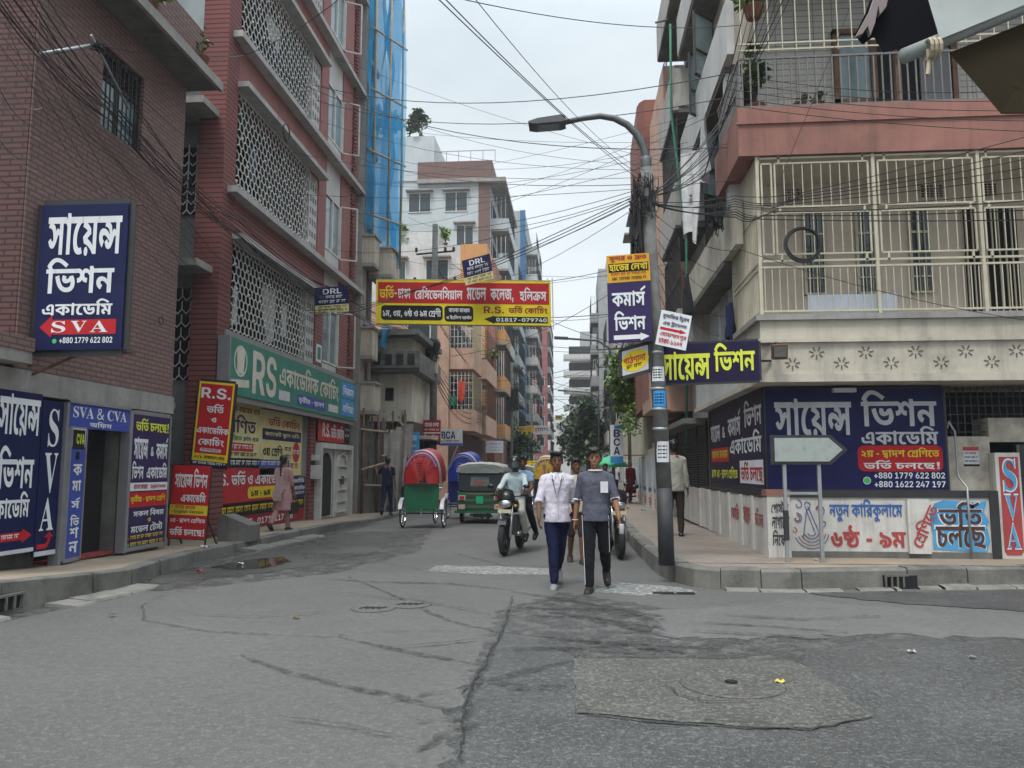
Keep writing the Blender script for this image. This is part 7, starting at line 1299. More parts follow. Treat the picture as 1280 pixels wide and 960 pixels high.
t = board('standing_sign', 'red standing sign on thin legs with a yellow strip, on the left pavement', 'sign', o, ux, uy, [('t', 'সায়েন্স ভিশন', .08, .94, .69, .96, 'white'), ('t', 'একাডেমি', .28, .93, .50, .64, 'white'), ('r', 0, 1, .32, .455, 'yellow'), ('t', '• বাংলা মাধ্যম', .05, .68, .40, .45, 'red'), ('t', '• English Version', .05, .9, .335, .39, INDIGO), ('t', '২য় - দ্বাদশ শ্রেণিতে', .04, .96, .21, .29, 'white'), ('t', 'ভর্তি চলছে!', .05, .96, .035, .16, 'white')], M['red'], .025, M['iron'], .012)
b = MB()
for q in (.02, .98): b.bar(o + ux * q + uy * .3 + V((0, .03, 0)), o + ux * q + V((0, .03, 0)) - Z1 * (o.z - .16), .025, M['iron']); b.bar(o + ux * q + uy * .3 + V((0, .03, 0)), o + ux * q + V((0, .5, 0)) - Z1 * (o.z - .16), .025, M['iron'])
b.build('legs', t)
t = thing('stone_block', 'grey concrete block on the pavement behind the red standing sign', 'block', (-6.6, 14.6, .16)); b = MB(); b.prism([(0, 0), (.62, 0), (.62, .3), (.1, .5), (0, .46)], (-6.75, 14.5, .155), X1, Z1, -.5, M['dark_concrete']); b.build('body', t)
# green sign of the red building
o = V((-6.93, 15.0, 3.02)); e = 9.2; f_ = lambda y: (y - 15) / 9.2
CRM = mat('sign cream letters', (.55, .52, .44), .55, spec=.15)
t = board('shop_sign', 'long green shop sign with cream lettering and crest over the poster wall', 'sign', o, V((0, 9.2, 0)), V((0, 0, 1.16)), [('c', f_(15.65), .62, .33, CRM), ('c', f_(15.65), .62, .28, M['green']), ('p', [(f_(15.5), .4), (f_(15.8), .4), (f_(15.85), .85), (f_(15.45), .85)], CRM), ('p', [(f_(15.2), .12), (f_(16.1), .18), (f_(16.1), .32), (f_(15.2), .26)], CRM), ('t', 'R', f_(16.25), f_(16.95), .1, .9, CRM), ('t', 'S', f_(17.0), f_(17.6), .1, .9, CRM), ('t', 'একাডেমিক কোচিং', f_(17.8), f_(22.4), .38, .92, CRM), ('r', f_(17.8), f_(18.5), .1, .3, LGREY), ('r', f_(19), f_(21.2), .08, .32, 'cblue'), ('t', 'তৃতীয় - দ্বাদশ', f_(19.1), f_(21.1), .11, .29, 'white'), ('r', f_(21.5), f_(22.4), .1, .28, LGREY),
    ('r', f_(22.7), f_(24.1), .55, .95, SKYB), ('t', 'বিজ্ঞান', f_(22.85), f_(23.95), .62, .88, 'white'), ('r', f_(22.7), f_(24.1), .08, .5, SKYB), ('t', 'বাণিজ্য', f_(22.85), f_(23.95), .16, .42, 'white')], M['green'], .2, FR, .05)
# poster wall
X = -7.235
def wallb(name, label, cat, y0, y1, z0, z1, items, bg, x=X, **k): return board(name, label, cat, V((x, y0, z0)), V((0, y1 - y0, 0)), V((0, 0, z1 - z0)), items, bg, .012, **k)
wallb('poster', 'pale yellow wall poster with a violet headline, nearest the pillar', 'poster', 15.6, 17.55, 1.75, 2.95, [('t', 'বিগত বছরের প্রশ্ন', .05, .95, .82, .96, MUR), ('t', 'গণিত', .1, .85, .45, .78, 'purple'), ('t', 'পদ্ধতিতে ক্লাস শুরু', .05, .95, .30, .42, 'green'), ('r', .05, .8, .12, .27, REDF), ('s', .08, .76, .15, .24, 'white', 2), ('s', .05, .9, .02, .1, BLK, 4)], PALEY)
wallb('poster', 'pale yellow wall poster with a red stamp, beside the brick shop pier', 'poster', 17.57, 20.3, 1.35, 2.9, [('t', 'ভর্তি কোচিং', .15, .92, .76, .92, CRIM), ('r', .03, .97, .55, .72, INDIGO), ('t', 'ক্যাডেট স্কুল ভর্তি', .08, .92, .59, .69, PALEY), ('t', '৩য় শ্রেণি', .05, .5, .3, .48, BLK), ('s', .55, .72, .38, .46, 'purple', 3), ('s', .55, .72, .26, .34, 'purple', 5), ('c', .85, .38, .26, REDF), ('s', .76, .94, .34, .42, 'white', 8), ('s', .05, .9, .1, .2, CRIM, 9)], PALEY)
wallb('poster', 'dark strip poster with white print under the yellow posters', 'poster', 15.6, 19.4, 1.55, 1.735, [('s', .02, .5, .2, .8, 'white', 1), ('r', .5, 1, 0, 1, 'cblue'), ('s', .53, .97, .2, .8, 'white', 6)], BLK, x=-7.225)
wallb('wall_banner', 'red wall banner with white lettering and a yellow capsule behind the standing sign', 'banner', 15.02, 19.6, .80, 1.53, [('t', 'R.S. ভর্তি ও একাডেমিক', .03, .93, .5, .92, 'white'), ('r', .42, .92, .08, .44, 'yellow', .12), ('t', '১ম - ৯ম শ্রেণি', .46, .88, .13, .39, BLK)], REDF)
wallb('wall_banner', 'black banner strip with yellow print low on the poster wall', 'banner', 15.02, 20.6, .5, .79, [('s', .02, .98, .25, .75, 'yellow', 7)], BLK)
wallb('wall_banner', 'red banner strip at the foot of the poster wall', 'banner', 15.02, 20.6, .2, .49, [('t', 'তাজমহল রোড', .06, .4, .25, .8, 'white'), ('t', '01715217708', .45, .85, .25, .75, 'white')], MUR)
wallb('poster', 'blue poster with white print beside the meter boxes', 'poster', 19.65, 20.65, .8, 1.32, [('t', 'ভর্তি', .1, .9, .7, .95, 'white'), ('t', 'একাডেমিক', .05, .95, .35, .6, 'white'), ('s', .1, .9, .1, .25, 'white', 8)], INDIGO)
wallb('shop_sign', 'crooked red sign with white R.S. lettering over the steel gate', 'sign', 21.2, 24.2, 2.3, 2.92, [('t', 'R.S.', .12, .34, .2, .85, 'white'), ('t', 'ভর্তি কোচিং', .38, .8, .15, .85, 'white'), ('r', .82, 1, 0, 1, BLK), ('s', .84, .98, .6, .75, 'white', 2), ('s', .84, .98, .3, .45, 'white', 3)], REDF, x=-7.1)
wallb('plaque', 'small white framed plaque with green centre on the red pier', 'plaque', 21.1, 21.55, 4.5, 5.0, [('r', .18, .82, .15, .85, 'green')], M['white'], x=-7.18)
# banner over the street
o, ux, uy = pxb((470, 350), (688, 352), (470, 404), Y=22)
BY = mat('banner yellow', (.66, .55, .02), .5, .08, bump=.35, bscale=2.5, spec=.15)
t = board('street_banner', 'wide red and yellow banner hung across the street with a black phone arrow', 'banner', o, ux, uy, [('r', .012, .99, .47, .955, 'red'), ('t', 'ভর্তি', .02, .105, .58, .88, 'yellow'), ('r', .108, .122, .68, .71, 'white'), ('t', 'ঢাকা', .128, .2, .58, .82, 'white'), ('t', 'রেসিডেনসিয়াল', .225, .5, .56, .86, 'white'), ('t', 'মডেল', .525, .635, .56, .84, 'white'), ('t', 'কলেজ,', .66, .79, .52, .82, 'white'), ('t', 'হলিক্রস', .825, .975, .54, .86, 'white'),
    ('r', .03, .385, .08, .42, BLK, .1), ('t', '১ম, ৩য়, ৬ষ্ঠ ও ৯ম শ্রেণী', .04, .375, .14, .36, 'white'), ('r', .395, .56, .06, .42, BLK, .1), ('t', 'বাংলা মাধ্যম', .42, .54, .27, .37, 'white'), ('t', 'ও ইংলিশ ভার্সন', .405, .55, .11, .21, 'white'), ('t', 'R.S.', .62, .735, .26, .42, MUR), ('t', 'ভর্তি কোচিং', .76, .98, .26, .44, MUR), ('p', [(.62, .13), (.68, .21), (.68, .19), (.98, .19), (.98, .05), (.68, .05), (.68, .02)][::-1], BLK), ('t', '01817-079740', .69, .975, .075, .16, 'white')], BY, .03)
b = MB(); c = o + ux; 
for q in (-.08, .05): b.bar(c + V((q, .05, -.1)), c + uy + V((q, .05, .1)), .035, M['white_iron'])
b.bar(o + uy + V((0, .05, .03)), c + uy + V((0, .05, .03)), .03, M['bamboo']); b.bar(o + V((0, .05, -.02)), c + V((0, .05, -.02)), .03, M['bamboo']); b.build('poles', t)
# small blue flags strung on the wires
def flag(label, TL, TR, BL, Yp, seed):
    o, ux, uy = pxb(TL, TR, BL, Y=Yp)
    return board('hanging_flag', label, 'flag', o, ux, uy, [('r', 0, 1, 0, .3, PALEY), ('t', 'DRL', .25, .8, .72, .93, 'white'), ('s', .15, .9, .54, .66, 'white', seed), ('s', .12, .92, .36, .48, 'white', seed + 1), ('s', .1, .95, .16, .26, BLK, seed + 2), ('s', .1, .95, .03, .12, BLK, seed + 3)], INDIGO, .012, group='blue flags hung on the wires')
flag('blue and yellow flag hung level on the wires before the red building', (393, 360), (435, 357), (394, 392), 20, 1)
flag('blue and yellow flag hung crooked above the street banner', (577, 326), (612, 317), (582, 357), 21.5, 11)
# ---- lamp pole and its signs
t = thing('lamp_pole', 'weathered concrete pole with black foot carrying a curved street lamp', 'street lamp', (1.2, 10.85, .25))
b = MB(); b.tube([(1.2, 10.85, .23), (1.19, 10.85, 1.25)], [.108, .104], M['poleblack'], 14); b.build('painted_foot', t)
b = MB(); b.tube([(1.19, 10.85, 1.25), (1.11, 10.85, 3.5), (1.03, 10.85, 5.75)], [.104, .098, .088], M['pole'], 14)
b.build('pole', t)
for z in (2.05, 2.32, 2.6, 3.1): MB().lathe([(.105, -.02), (.108, 0), (.105, .02)], (1.185 - .037 * (z - 1.25), 10.85, z), M['steel'], 14).build('clamp', t)
P = [at(u_, v_, Y=10.85) for u_, v_ in ((809, 215), (808, 200), (804, 183), (796, 168), (784, 156), (768, 148), (750, 145), (728, 148), (706, 153))]
MB().tube(P, [.06, .058, .055, .052, .05, .046, .043, .04, .038], M['lamp'], 10).build('arm', t)
MB().lathe([(.075, -.12), (.08, -.1), (.08, .1), (.065, .14)], (1.03, 10.85, 5.78), M['lamp'], 14).build('collar', t)
a, c = at(707, 153, Y=10.85), at(661, 158, Y=10.85); h = MB(); d = (c - a); n_ = V((0, 1, 0)); up = d.normalized().cross(n_); up = up if up.z > 0 else -up
pr = [(0, .04), (.12, .06), (.75, .045), (1, .012), (1, -.01), (.8, -.035), (.12, -.045), (0, -.03)]
vs = [a + d * x + up * z + V((0, y, 0)) for y in (-.15, .15) for x, z in pr]; k = len(pr)
h.add(vs, [tuple(range(k - 1, -1, -1)), tuple(range(k, 2 * k))] + [(i, (i + 1) % k, k + (i + 1) % k, k + i) for i in range(k)], M['lamp']); hd = h.build('lamp_head', t)
h = MB(); h.add([a + d * .2 + up * -.05 + V((0, -.11, 0)), a + d * .75 + up * -.045 + V((0, -.11, 0)), a + d * .75 + up * -.045 + V((0, .11, 0)), a + d * .2 + up * -.05 + V((0, .11, 0))], [(0, 1, 2, 3)], M['pane']); h.build('lens', hd)
for lab, z, hgt, m_ in (('small torn white bill pasted on the lamp pole at head height', 1.6, .28, LGREY), ('sky blue bill pasted on the lamp pole under the hanging signs', 2.35, .22, SKYB), ('white printed bill pasted on the lamp pole between two clamps', 2.7, .2, M['white'])):
    b = MB(); cx = 1.19 - .037 * (z - 1.25); vs = []
    for zz in (z, z + hgt): vs += [(cx + .107 * cos(an), 10.85 + .107 * sin(an), zz) for an in (-2.5 + j * .25 for j in range(8))]
    b.add(vs, [(j, j + 1, 8 + j + 1, 8 + j) for j in range(7)], m_)
    for j in range(4): b.add([(cx + .1085 * cos(an), 10.85 + .1085 * sin(an), z + hgt * (.2 + .18 * j) + dz) for dz in (0, .018) for an in ((-2.3, -1.9, -1.5, -1.1) if dz == 0 else (-1.1, -1.5, -1.9, -2.3))], [(0, 1, 6, 7), (1, 2, 5, 6), (2, 3, 4, 5)], BLK)
    tag(b.build('pasted_bill'), lab, 'poster', 'bills pasted on the lamp pole')
Yp = 10.62
o, ux, uy = pxb((758, 320), (811, 316), (760, 354), Y=Yp)
board('pole_sign', 'small yellow orange sign with maroon lettering, topmost on the lamp pole', 'sign', o, ux, uy, [('t', 'সুন্দর ও দ্রুত', .06, .94, .74, .95, MUR), ('r', .03, .97, .37, .69, BLK), ('t', 'হাতের লেখা', .05, .95, .4, .67, 'yellow'), ('s', .08, .9, .24, .34, MUR, 2), ('s', .1, .9, .06, .18, BLK, 3)], ORG, .03)
o, ux, uy = pxb((759, 354), (813, 351), (761, 429), Y=Yp)
board('pole_sign', 'square purple sign with white lettering and white arrow on the lamp pole', 'sign', o, ux, uy, [('t', 'কমার্স', .1, .88, .6, .93, 'white'), ('t', 'ভিশন', .14, .86, .2, .52, 'white'), arrow(.12, .94, .02, .15, 'white', True)], M['purple'], .03)
o, ux, uy = pxb((827, 387), (865, 395), (819, 430), Y=10.55)
board('pole_sign', 'tilted white sign with violet and red lettering tied to the lamp pole', 'sign', o, ux, uy, [('t', 'মুসাফির ট্যুরস', .08, .94, .76, .94, 'purple'), ('t', 'এন্ড ট্রাভেলস', .12, .9, .57, .73, 'purple'), arrow(.06, .92, .42, .55, 'red', True), ('t', 'মোহাম্মদপুর', .1, .95, .24, .39, 'red'), ('t', 'ঢাকা-১২০৭', .08, .85, .07, .21, 'red')], M['white'], .02)
o, ux, uy = pxb((775, 438), (812, 428), (776, 473), Y=10.75)
board('pole_sign', 'slanted white sign with a yellow oval and red word behind the lamp pole', 'sign', o, ux, uy, [('p', [(.5 + .46 * cos(j * pi / 8), .5 + .38 * sin(j * pi / 8)) for j in range(16)], 'yellow'), ('t', 'পাঠশালা', .1, .85, .42, .75, 'red'), ('s', .2, .8, .25, .38, BLK, 4)], LGREY, .03, M['iron'], .02)
o, ux, uy = pxb((821, 431), (948, 426), (822, 480), Y=10.98)
t = board('projecting_sign', 'dark purple sign with yellow lettering spanning from the lamp pole to the corner building', 'sign', o, ux, uy, [('t', 'সায়েন্স', .04, .52, .06, .8, LIME), ('t', 'ভিশন', .56, .96, .26, .98, LIME)], SVY, .04, M['iron'], .02)
b = MB(); p = o + ux; b.bar(p + uy * .5 + V((-.1, .06, 0)), (2.75, 11.2, p.z + .3), .03, M['iron']); b.bar(p + uy * .9 + V((-.1, .06, 0)), (2.75, 11.2, p.z + .55), .03, M['iron']); b.build('bracket', t)
# ---- boards on the corner building
o = V((2.82, 11.92, 1.215))
t = board('coaching_board', 'large royal blue coaching board with white lettering and phone numbers on the corner building', 'sign', o, V((2.55, 0, 0)), V((0, 0, 1.48)), [('t', 'সায়েন্স', .05, .485, .52, .90, LGREY), ('t', 'ভিশন', .54, .96, .62, .98, LGREY), ('t', 'একাডেমি', .535, .96, .44, .62, LGREY), ('r', .51, .98, .175, .43, 'red', .09), ('t', '২য় - দ্বাদশ শ্রেণিতে', .53, .96, .305, .41, 'yellow'), ('t', 'ভর্তি চলছে!', .54, .96, .195, .285, 'white'), ('c', .555, .085, .055, M['white']), ('c', .555, .085, .047, WG), ('t', '+880 1779 622 802', .595, .985, .105, .165, 'white'), ('t', '+880 1622 247 197', .595, .985, .02, .08, 'white')], INDIGO, .03, M['iron'], .015)
MB().box(3.78, 4.1, 11.78, 11.9, 2.63, 2.69, LGREY).build('lamp_tube', t)
o = V((2.80, 16.7, 1.2))
board('coaching_board', 'dark violet board with white lettering and red and yellow notes on the street flank', 'sign', o, V((0, -4.72, 0)), V((0, 0, 1.5)), [('t', 'সায়েন্স', .03, .25, .56, .80, 'white'), ('t', '&', .30, .36, .60, .74, 'white'), ('t', 'কমার্স', .42, .66, .60, .9, 'white'), ('t', 'ভিশন', .72, .98, .66, .95, 'white'), ('t', 'একাডেমি', .45, .97, .38, .62, 'white'), ('r', .03, .42, .30, .48, 'red'), ('t', 'বাংলা মাধ্যম', .05, .40, .34, .45, 'yellow'), ('t', 'ক্লাস ২য় - দ্বাদশ শ্রেণিতে', .03, .58, .08, .24, LIME), ('r', .62, .98, .05, .30, 'white'), ('t', 'ভর্তি চলছে', .64, .97, .07, .29, 'red')], SVY, .03, M['iron'], .02)
# arrow-shaped street plate on two posts, its face washed out
t = thing('street_name_plate', 'arrow shaped street plate on two posts, its white face worn illegible', 'street sign', (3.15, 11.0, .25))
b = MB(); ol = [(2.66, 1.57), (3.46, 1.57), (3.68, 1.77), (3.46, 1.97), (2.66, 1.97)]; b.prism(ol, (0, 11.02, 0), X1, Z1, -.05, M['iron']); b.build('plate', t)
WORN = mat('worn plate white', (.30, .33, .31), .6, .2, 6, stain=.55, sscale=6, dirt=(.02, .12, .07))
MB().prism([(2.71, 1.61), (3.43, 1.61), (3.61, 1.77), (3.43, 1.93), (2.71, 1.93)], (0, 11.015, 0), X1, Z1, .008, WORN).build('face', t)
for x in (2.84, 3.3): MB().bar((x, 11.06, .24), (x, 11.06, 1.6), .045, M['steel']).build('post', t)
b = MB(); b.bar((2.84, 11.06, 1.18), (3.3, 11.06, 1.18), .035, M['steel']); b.bar((2.84, 11.06, .95), (2.84, 11.06, .55), .06, M['iron']); b.build('crossbar', t)
# flood light on the band, paper on the wall, small tank light
t = thing('flood_light', 'rusty box flood light hanging under the flowered band at the building corner', 'lamp', (2.82, 11.0, 3.1))
b = MB(); b.obox((2.82, 11.0, 3.12), (.2, .14, .2), M['rust'], (.25, 0, -.1)); b.build('housing', t); MB().obox((2.81, 10.915, 3.105), (.16, .01, .14), M['dark_concrete'], (.25, 0, -.1)).build('lens', t); MB().bar((2.82, 11.05, 3.2), (2.82, 11.22, 3.3), .03, M['iron']).build('bracket', t)
t = board('poster', 'torn white notice pasted on the beige wall right of the blue board', 'poster', V((5.62, 11.955, 1.55)), V((.22, 0, 0)), V((0, 0, .28)), [('r', 0, 1, .8, 1, PRED), ('s', .08, .92, .6, .72, PRED, 1), ('s', .08, .92, .4, .5, BLK, 2), ('s', .08, .92, .2, .3, BLK, 3), ('r', 0, 1, 0, .1, BLK)], LGREY, .008)
t = thing('conduit_pipe', 'thin grey conduit pipe bent up the wall beside the blue board', 'pipe', (5.5, 11.9, .3)); MB().tube([(5.5, 11.64, .32), (5.5, 11.64, 1.25), (5.5, 11.88, 1.4), (5.49, 11.88, 2.05), (5.42, 11.9, 2.2), (5.40, 11.9, 2.1)], .016, M['steel'], 6).build('pipe', t)
# signs further down
o, ux, uy = pxb((763, 531), (779, 531), (763, 579), Y=30)
t = board('projecting_sign', 'white vertical sign with blue letters BCA before the far trees', 'sign', o, ux, uy, [('r', 0, 1, 0, .18, SKYB), ('r', .3, 1, .9, .98, SKYB)] + [('t', s, .25, .75, v, v + .2, INDIGO) for s, v in (('B', .68), ('C', .45), ('A', .22))], M['white'], .06)
MB().bar(o + ux + V((0, .05, .3)), (2.6, 30.05, o.z + .3), .03, M['iron']).build('bracket', t)
o, ux, uy = pxb((549, 536), (578, 536), (549, 557), Y=34)
t = board('shop_sign', 'white shop sign with blue letters BCA on the left behind the rickshaw', 'sign', o, ux, uy, [('r', 0, 1, 0, .15, 'cblue'), ('t', 'BCA', .1, .7, .4, .85, INDIGO), ('s', .1, .9, .2, .32, BLK, 3)], LGREY, .08)
MB().bar(o + ux + V((-.1, .08, .3)), o + V((0, .08, -2.0)), .05, M['steel']).build('post', t)
o, ux, uy = pxb((529, 525), (551, 525), (528, 556), Y=29.4)
board('hanging_sign', 'red sign with white lettering Cardiac on the left utility pole', 'sign', o, ux, uy, [('t', 'হাতের লেখা', .1, .9, .72, .9, 'white'), ('s', .1, .9, .56, .64, 'white', 3), ('r', 0, 1, .46, .5, 'white'), ('t', 'Cardiac', .08, .92, .24, .42, 'white'), ('r', 0, 1, 0, .12, 'purple')], MUR, .04)
o, ux, uy = pxb((509, 540), (524, 540), (509, 568), Y=26.9)
t = board('shop_sign', 'sky blue signboard beside the sheds at the end of the hoarding', 'sign', o, ux, uy, [('t', 'ফোন', .2, .8, .6, .85, 'white'), ('s', .1, .9, .3, .42, 'white', 2), ('s', .1, .9, .1, .2, 'white', 5)], SKYB, .05)
MB().bar(o + ux * .5 + V((0, .08, 0)), V((o.x + .1, 26.98, .1)), .04, M['iron']).build('post', t)
o, ux, uy = pxb((592, 551), (629, 551), (592, 566), Y=48)
t = board('street_banner', 'white signboard with pale blue print over the left lane behind the auto rickshaw', 'banner', o, ux, uy, [('s', .08, .45, .55, .75, SKYB, 2), ('t', 'ccu', .1, .4, .2, .45, BLK), ('r', .5, .505, .1, .9, LGREY), ('s', .55, .95, .65, .8, SKYB, 5), ('s', .55, .95, .4, .5, SKYB, 6), ('s', .55, .95, .15, .25, SKYB, 7)], M['white'], .06)
b = MB(); b.bar(o + V((.1, .08, 0)), V((o.x + .1, 48.1, 0)), .07, M['steel']); b.bar(o + ux + V((-.05, .08, 0)), V((o.x + ux.x, 48.1, 0)), .07, M['steel']); b.build('posts', t)
for i, (lab, TL, TR, BL, Y_, m_, m2) in enumerate((('faded green and orange cloth banner strung far down the street', (645, 533), (668, 532), (645, 541), 62, ORG, 'green'), ('yellow cloth banner hung below the faded green one', (645, 541), (661, 541), (645, 546), 61, BY, BLK), ('pale banner with violet print strung far down the street', (668, 532), (688, 532), (668, 543), 63, LGREY, 'purple'), ('small olive yellow banner hung high at the street end', (694, 519), (703, 519), (694, 525), 90, mat('olive banner', (.35, .3, .05), .6), BLK), ('yellow shop banner low above the motorcycle rider', (655, 576), (675, 576), (655, 581), 40, BY, 'red'))):
    o, ux, uy = pxb(TL, TR, BL, Y=Y_)
    t = board('cloth_banner', lab, 'banner', o, ux, uy, [('s', .05, .95, .3, .75, m2, 20 + i)], m_, .02, group='banners strung far down the street')
# ---------------------------------------------------------------- utility poles, cables
def upole(label, x, y, z0, h, r=.1, arms=((-.5, .6),), black=False):
    t = thing('utility_pole', label, 'pole', (x, y, z0), 0, 'utility poles along the street')
    MB().tube([(x, y, z0), (x, y, z0 + h)], [r, r * .7], M['pole'], 10).build('pole', t)
    for k, (dz, w_) in enumerate(arms):
        b = MB(); b.bar((x - w_, y, z0 + h + dz), (x + w_, y, z0 + h + dz + .1), .06, M['iron']); a = b.build('cross_arm', t)
        for s in (-w_, w_ * .55, w_): MB().lathe([(.03, 0), (.07, .05), (.045, .1), (.07, .15), (.03, .2)], (x + s, y, z0 + h + dz + .08), mat('insulator', (.06, .03, .025), .3), 8).build('insulator', a)
    return t
t = upole('concrete utility pole with cross arms on the left behind the street banner', -5.5, 30, .1, 11.1, .16, ((-1.2, .75), (-2.4, .8)))
b = MB(); b.box(-5.75, -5.3, 29.72, 29.88, 5.2, 5.9, CREAM); b.build('meter_case', t); b = MB(); b.box(-5.6, -5.2, 29.7, 29.88, 2.6, 3.1, M['steel']); b.build('junction_box', t)
upole('utility pole on the right pavement beyond the lamp pole', 2.3, 34, .2, 8, .085, ((-.6, .6),)); upole('utility pole on the right pavement by the BCA sign', 1.95, 44, .2, 8.5, .11, ((-.5, .7), (-1.5, .7)))
t = upole('dark utility pole on the left further down beside the white signboard', -4.6, 56, .1, 9, .17, ((-.5, .8), (-1.6, .8))); upole('far utility pole on the left before the striped tower', -4.7, 84, .1, 9.5, .17, ((-.5, .8),))
def slamp(label, x, y, h, s):
    t = thing('street_lamp', label, 'street lamp', (x, y, .1), 0, 'curved street lamps down the right side')
    MB().tube([(x, y, .1), (x, y, h * .85), (x - .1 * s, y, h * .95), (x - .6 * s, y, h), (x - 1.9 * s, y, h + .1)], [.09, .07, .06, .05, .045], M['lamp'], 8).build('pole', t); MB().obox((x - 2.2 * s, y, h + .13), (.6 * s, .25, .1), M['lamp'], (0, .06, 0)).build('lamp_head', t)
slamp('curved street lamp arching over the road beyond the lamp pole', 1.6, 34, 7.1, 1.0); slamp('smaller curved street lamp before the far trees', 1.7, 58, 7.2, 1.2)
# transformer-like bundles on poles
def tangle(name, label, c, r, n, seed, wr=.009):
    rnd = random.Random(seed); b = MB()
    for i in range(n):
        a = rnd.uniform(0, 6.28); P = []
        for k in range(9):
            th = a + k * rnd.uniform(.3, .9); P.append(V(c) + V((r[0] * cos(th) * rnd.uniform(.4, 1), r[1] * sin(th) * rnd.uniform(.4, 1), r[2] * (rnd.uniform(-1, 1)))))
        b.tube(P, wr, M['cable'], 4)
    return tag(b.build(name), label, 'cables', 'cable tangles')
tangle('cable_tangle', 'black cable tangle wrapped round the top of the lamp pole', (1.0, 10.83, 5.3), (.2, .18, .35), 24, 1, .007); tangle('cable_tangle', 'black hanging cable bundle left of the lamp pole top', (.86, 10.8, 4.85), (.10, .1, .45), 16, 2, .012)
tangle('cable_tangle', 'black cable bundle hung on the salmon building flank by the window grilles', (2.3, 12.6, 5.6), (.12, .3, .3), 22, 3); tangle('cable_tangle', 'dusty cable tangle on the left utility pole', (-5.5, 29.8, 6.1), (.3, .3, .5), 26, 4, .016); tangle('cable_tangle', 'thick dark cable clump on the pole by the BCA sign', (1.9, 43.6, 5.6), (.35, .35, .7), 26, 5, .025); tangle('cable_tangle', 'dark cable clump on the left pole beside the white signboard', (-4.5, 55.7, 6.5), (.5, .4, .9), 30, 6, .03)
tangle('cable_tangle', 'dark cable clump on the first right utility pole beyond the lamp pole', (2.3, 33.8, 6.2), (.25, .25, .5), 24, 7, .016)
def wire(P, sag=.15, r=.008, n=14, m='cable'):
    b = MB(); Q = []; r *= .78
    for a, c in zip(P, P[1:]):
        a, c = V(a), V(c)
        for k in range(n + 1):
            if Q and k == 0: continue
            s = k / n; Q.append(a.lerp(c, s) - Z1 * sag * 4 * s * (1 - s))
    return b.tube(Q, r, M[m], 4)
HUB = V((1.0, 10.8, 5.5)); SKYG = 'cables crossing the sky'
def cab(label, P, sag=.15, r=.008, group=SKYG, m='cable'): return tag(wire(P, sag, r, m=m).build('overhead_cable'), label, 'cable', group)
def L2(u_, v_, **k): return at(u_, v_, **k)
for i, (u_, v_) in enumerate(((544, -5), (550, -8), (590, -6))): cab(('steep black cable from lamp pole to top edge, lower of a close pair', 'steep black cable from lamp pole to top edge, upper of a close pair', 'thinner steep cable reaching the top edge right of the close pair')[i], [L2(u_, v_, Y=4.2), HUB + V((0, 0, .1 * i))], .05 + .05 * i, .006 if i < 2 else .004)
cab('long cable from the top edge sagging to the salmon balcony at the right', [L2(560, -5, Y=7), (2.5, 11.3, 8.1)], .15, .007); cab('cable crossing the sky from the red building to the upper right balcony', [(-7.1, 20, 12.0), (2.4, 12, 7.7)], .5, .011); cab('second cable from the red building close under the first to the right balcony', [(-7.1, 20.3, 11.7), (2.4, 12.2, 7.4)], .55, .010)
cab('cable from the blue net to the salmon band, lowest of the long crossing ones', [(-7.1, 18, 11.2), (2.4, 12, 6.5)], .6, .010)
for i, (p, lab) in enumerate((((-7.0, 23, 11.3), 'thin cable from the red building top corner down to the lamp pole'), ((-6.9, 24, 9.4), 'thin cable from the red building window strip to the lamp pole'), ((-6.0, 27.2, 10.6), 'thin cable from the blue net edge to the lamp pole'), ((-6.9, 22, 7.9), 'drooping cable from the red building ledge to the lamp pole'), ((-5.5, 30, 9.7), 'cable from the left utility pole arm to the lamp pole'), ((-5.0, 30, 8.9), 'lower cable from the left utility pole arm to the lamp pole'))): cab(lab, [p, HUB + V((0, 0, -.05 * i))], .35 + .1 * (i % 3), .007)
for i in range(3): cab('thick black cable of a bundle from the banner corner up to the lamp pole', [(-6.95, 19.5 + .3 * i, 5.6), (-4.6, 21, 6.35 + .03 * i), HUB + V((0, 0, -.1 - .04 * i))], .10 + .05 * i, .011, 'bundle from the banner to the lamp pole')
for i in range(14): cab('fine cable strung high between the left buildings and the right side', [(-6.6, 16 + i * 1.1, 7.5 + (i * 1.37) % 5.5), (2.3, 11 + (i * 1.9) % 9, 5.6 + (i * .83) % 3.4)], .2 + .12 * (i % 4), .006, 'fine cables strung over the junction')
# bundle along the left buildings
for i in range(11):
    z = random.uniform(-.28, .28); x = random.uniform(-.15, .15)
    cab('black cable of the heavy bundle sagging along the brown and red buildings', [(-6.2 + x, 7.2, 7.2 + z * 1.8), (-6.75 + x, 10.6, 6.75 + z * .4 + .1 * (i % 3)), (-6.6 + x * .5, 14.6, 6.3 + z * .7), (-6.6, 21, 6.35 + z), (-6.4, 28, 6.9 + z), (-5.5, 30, 6.5)], .12 + .05 * (i % 4), .010 + .004 * (i % 3 == 0), 'heavy bundle along the left buildings')
for i in range(10):
    a = random.uniform(-.4, .6)
    cab('thin loose cable fanning across the brown brick wall', [(-6.6, 8.4 + random.uniform(-.6, .3), 6.6 + a), (-6.85, 11.0 + random.uniform(-.4, .8), 5.9 + random.uniform(-.5, .7)), (-6.9, 15.0 + random.uniform(0, .6), 5.0 + random.uniform(-.9, .9))], random.uniform(.05, .35), .005, 'loose cables on the brown brick wall')
for i in range(6): cab('thin loose cable drooping over the near left brick face', [(-6.0, 6.9, 5.0 + .3 * i), (-6.9, 9.25, 5.1 + .22 * i)], random.uniform(.1, .5), .006, 'loose cables at the near left', 'steel' if i % 2 else 'cable')
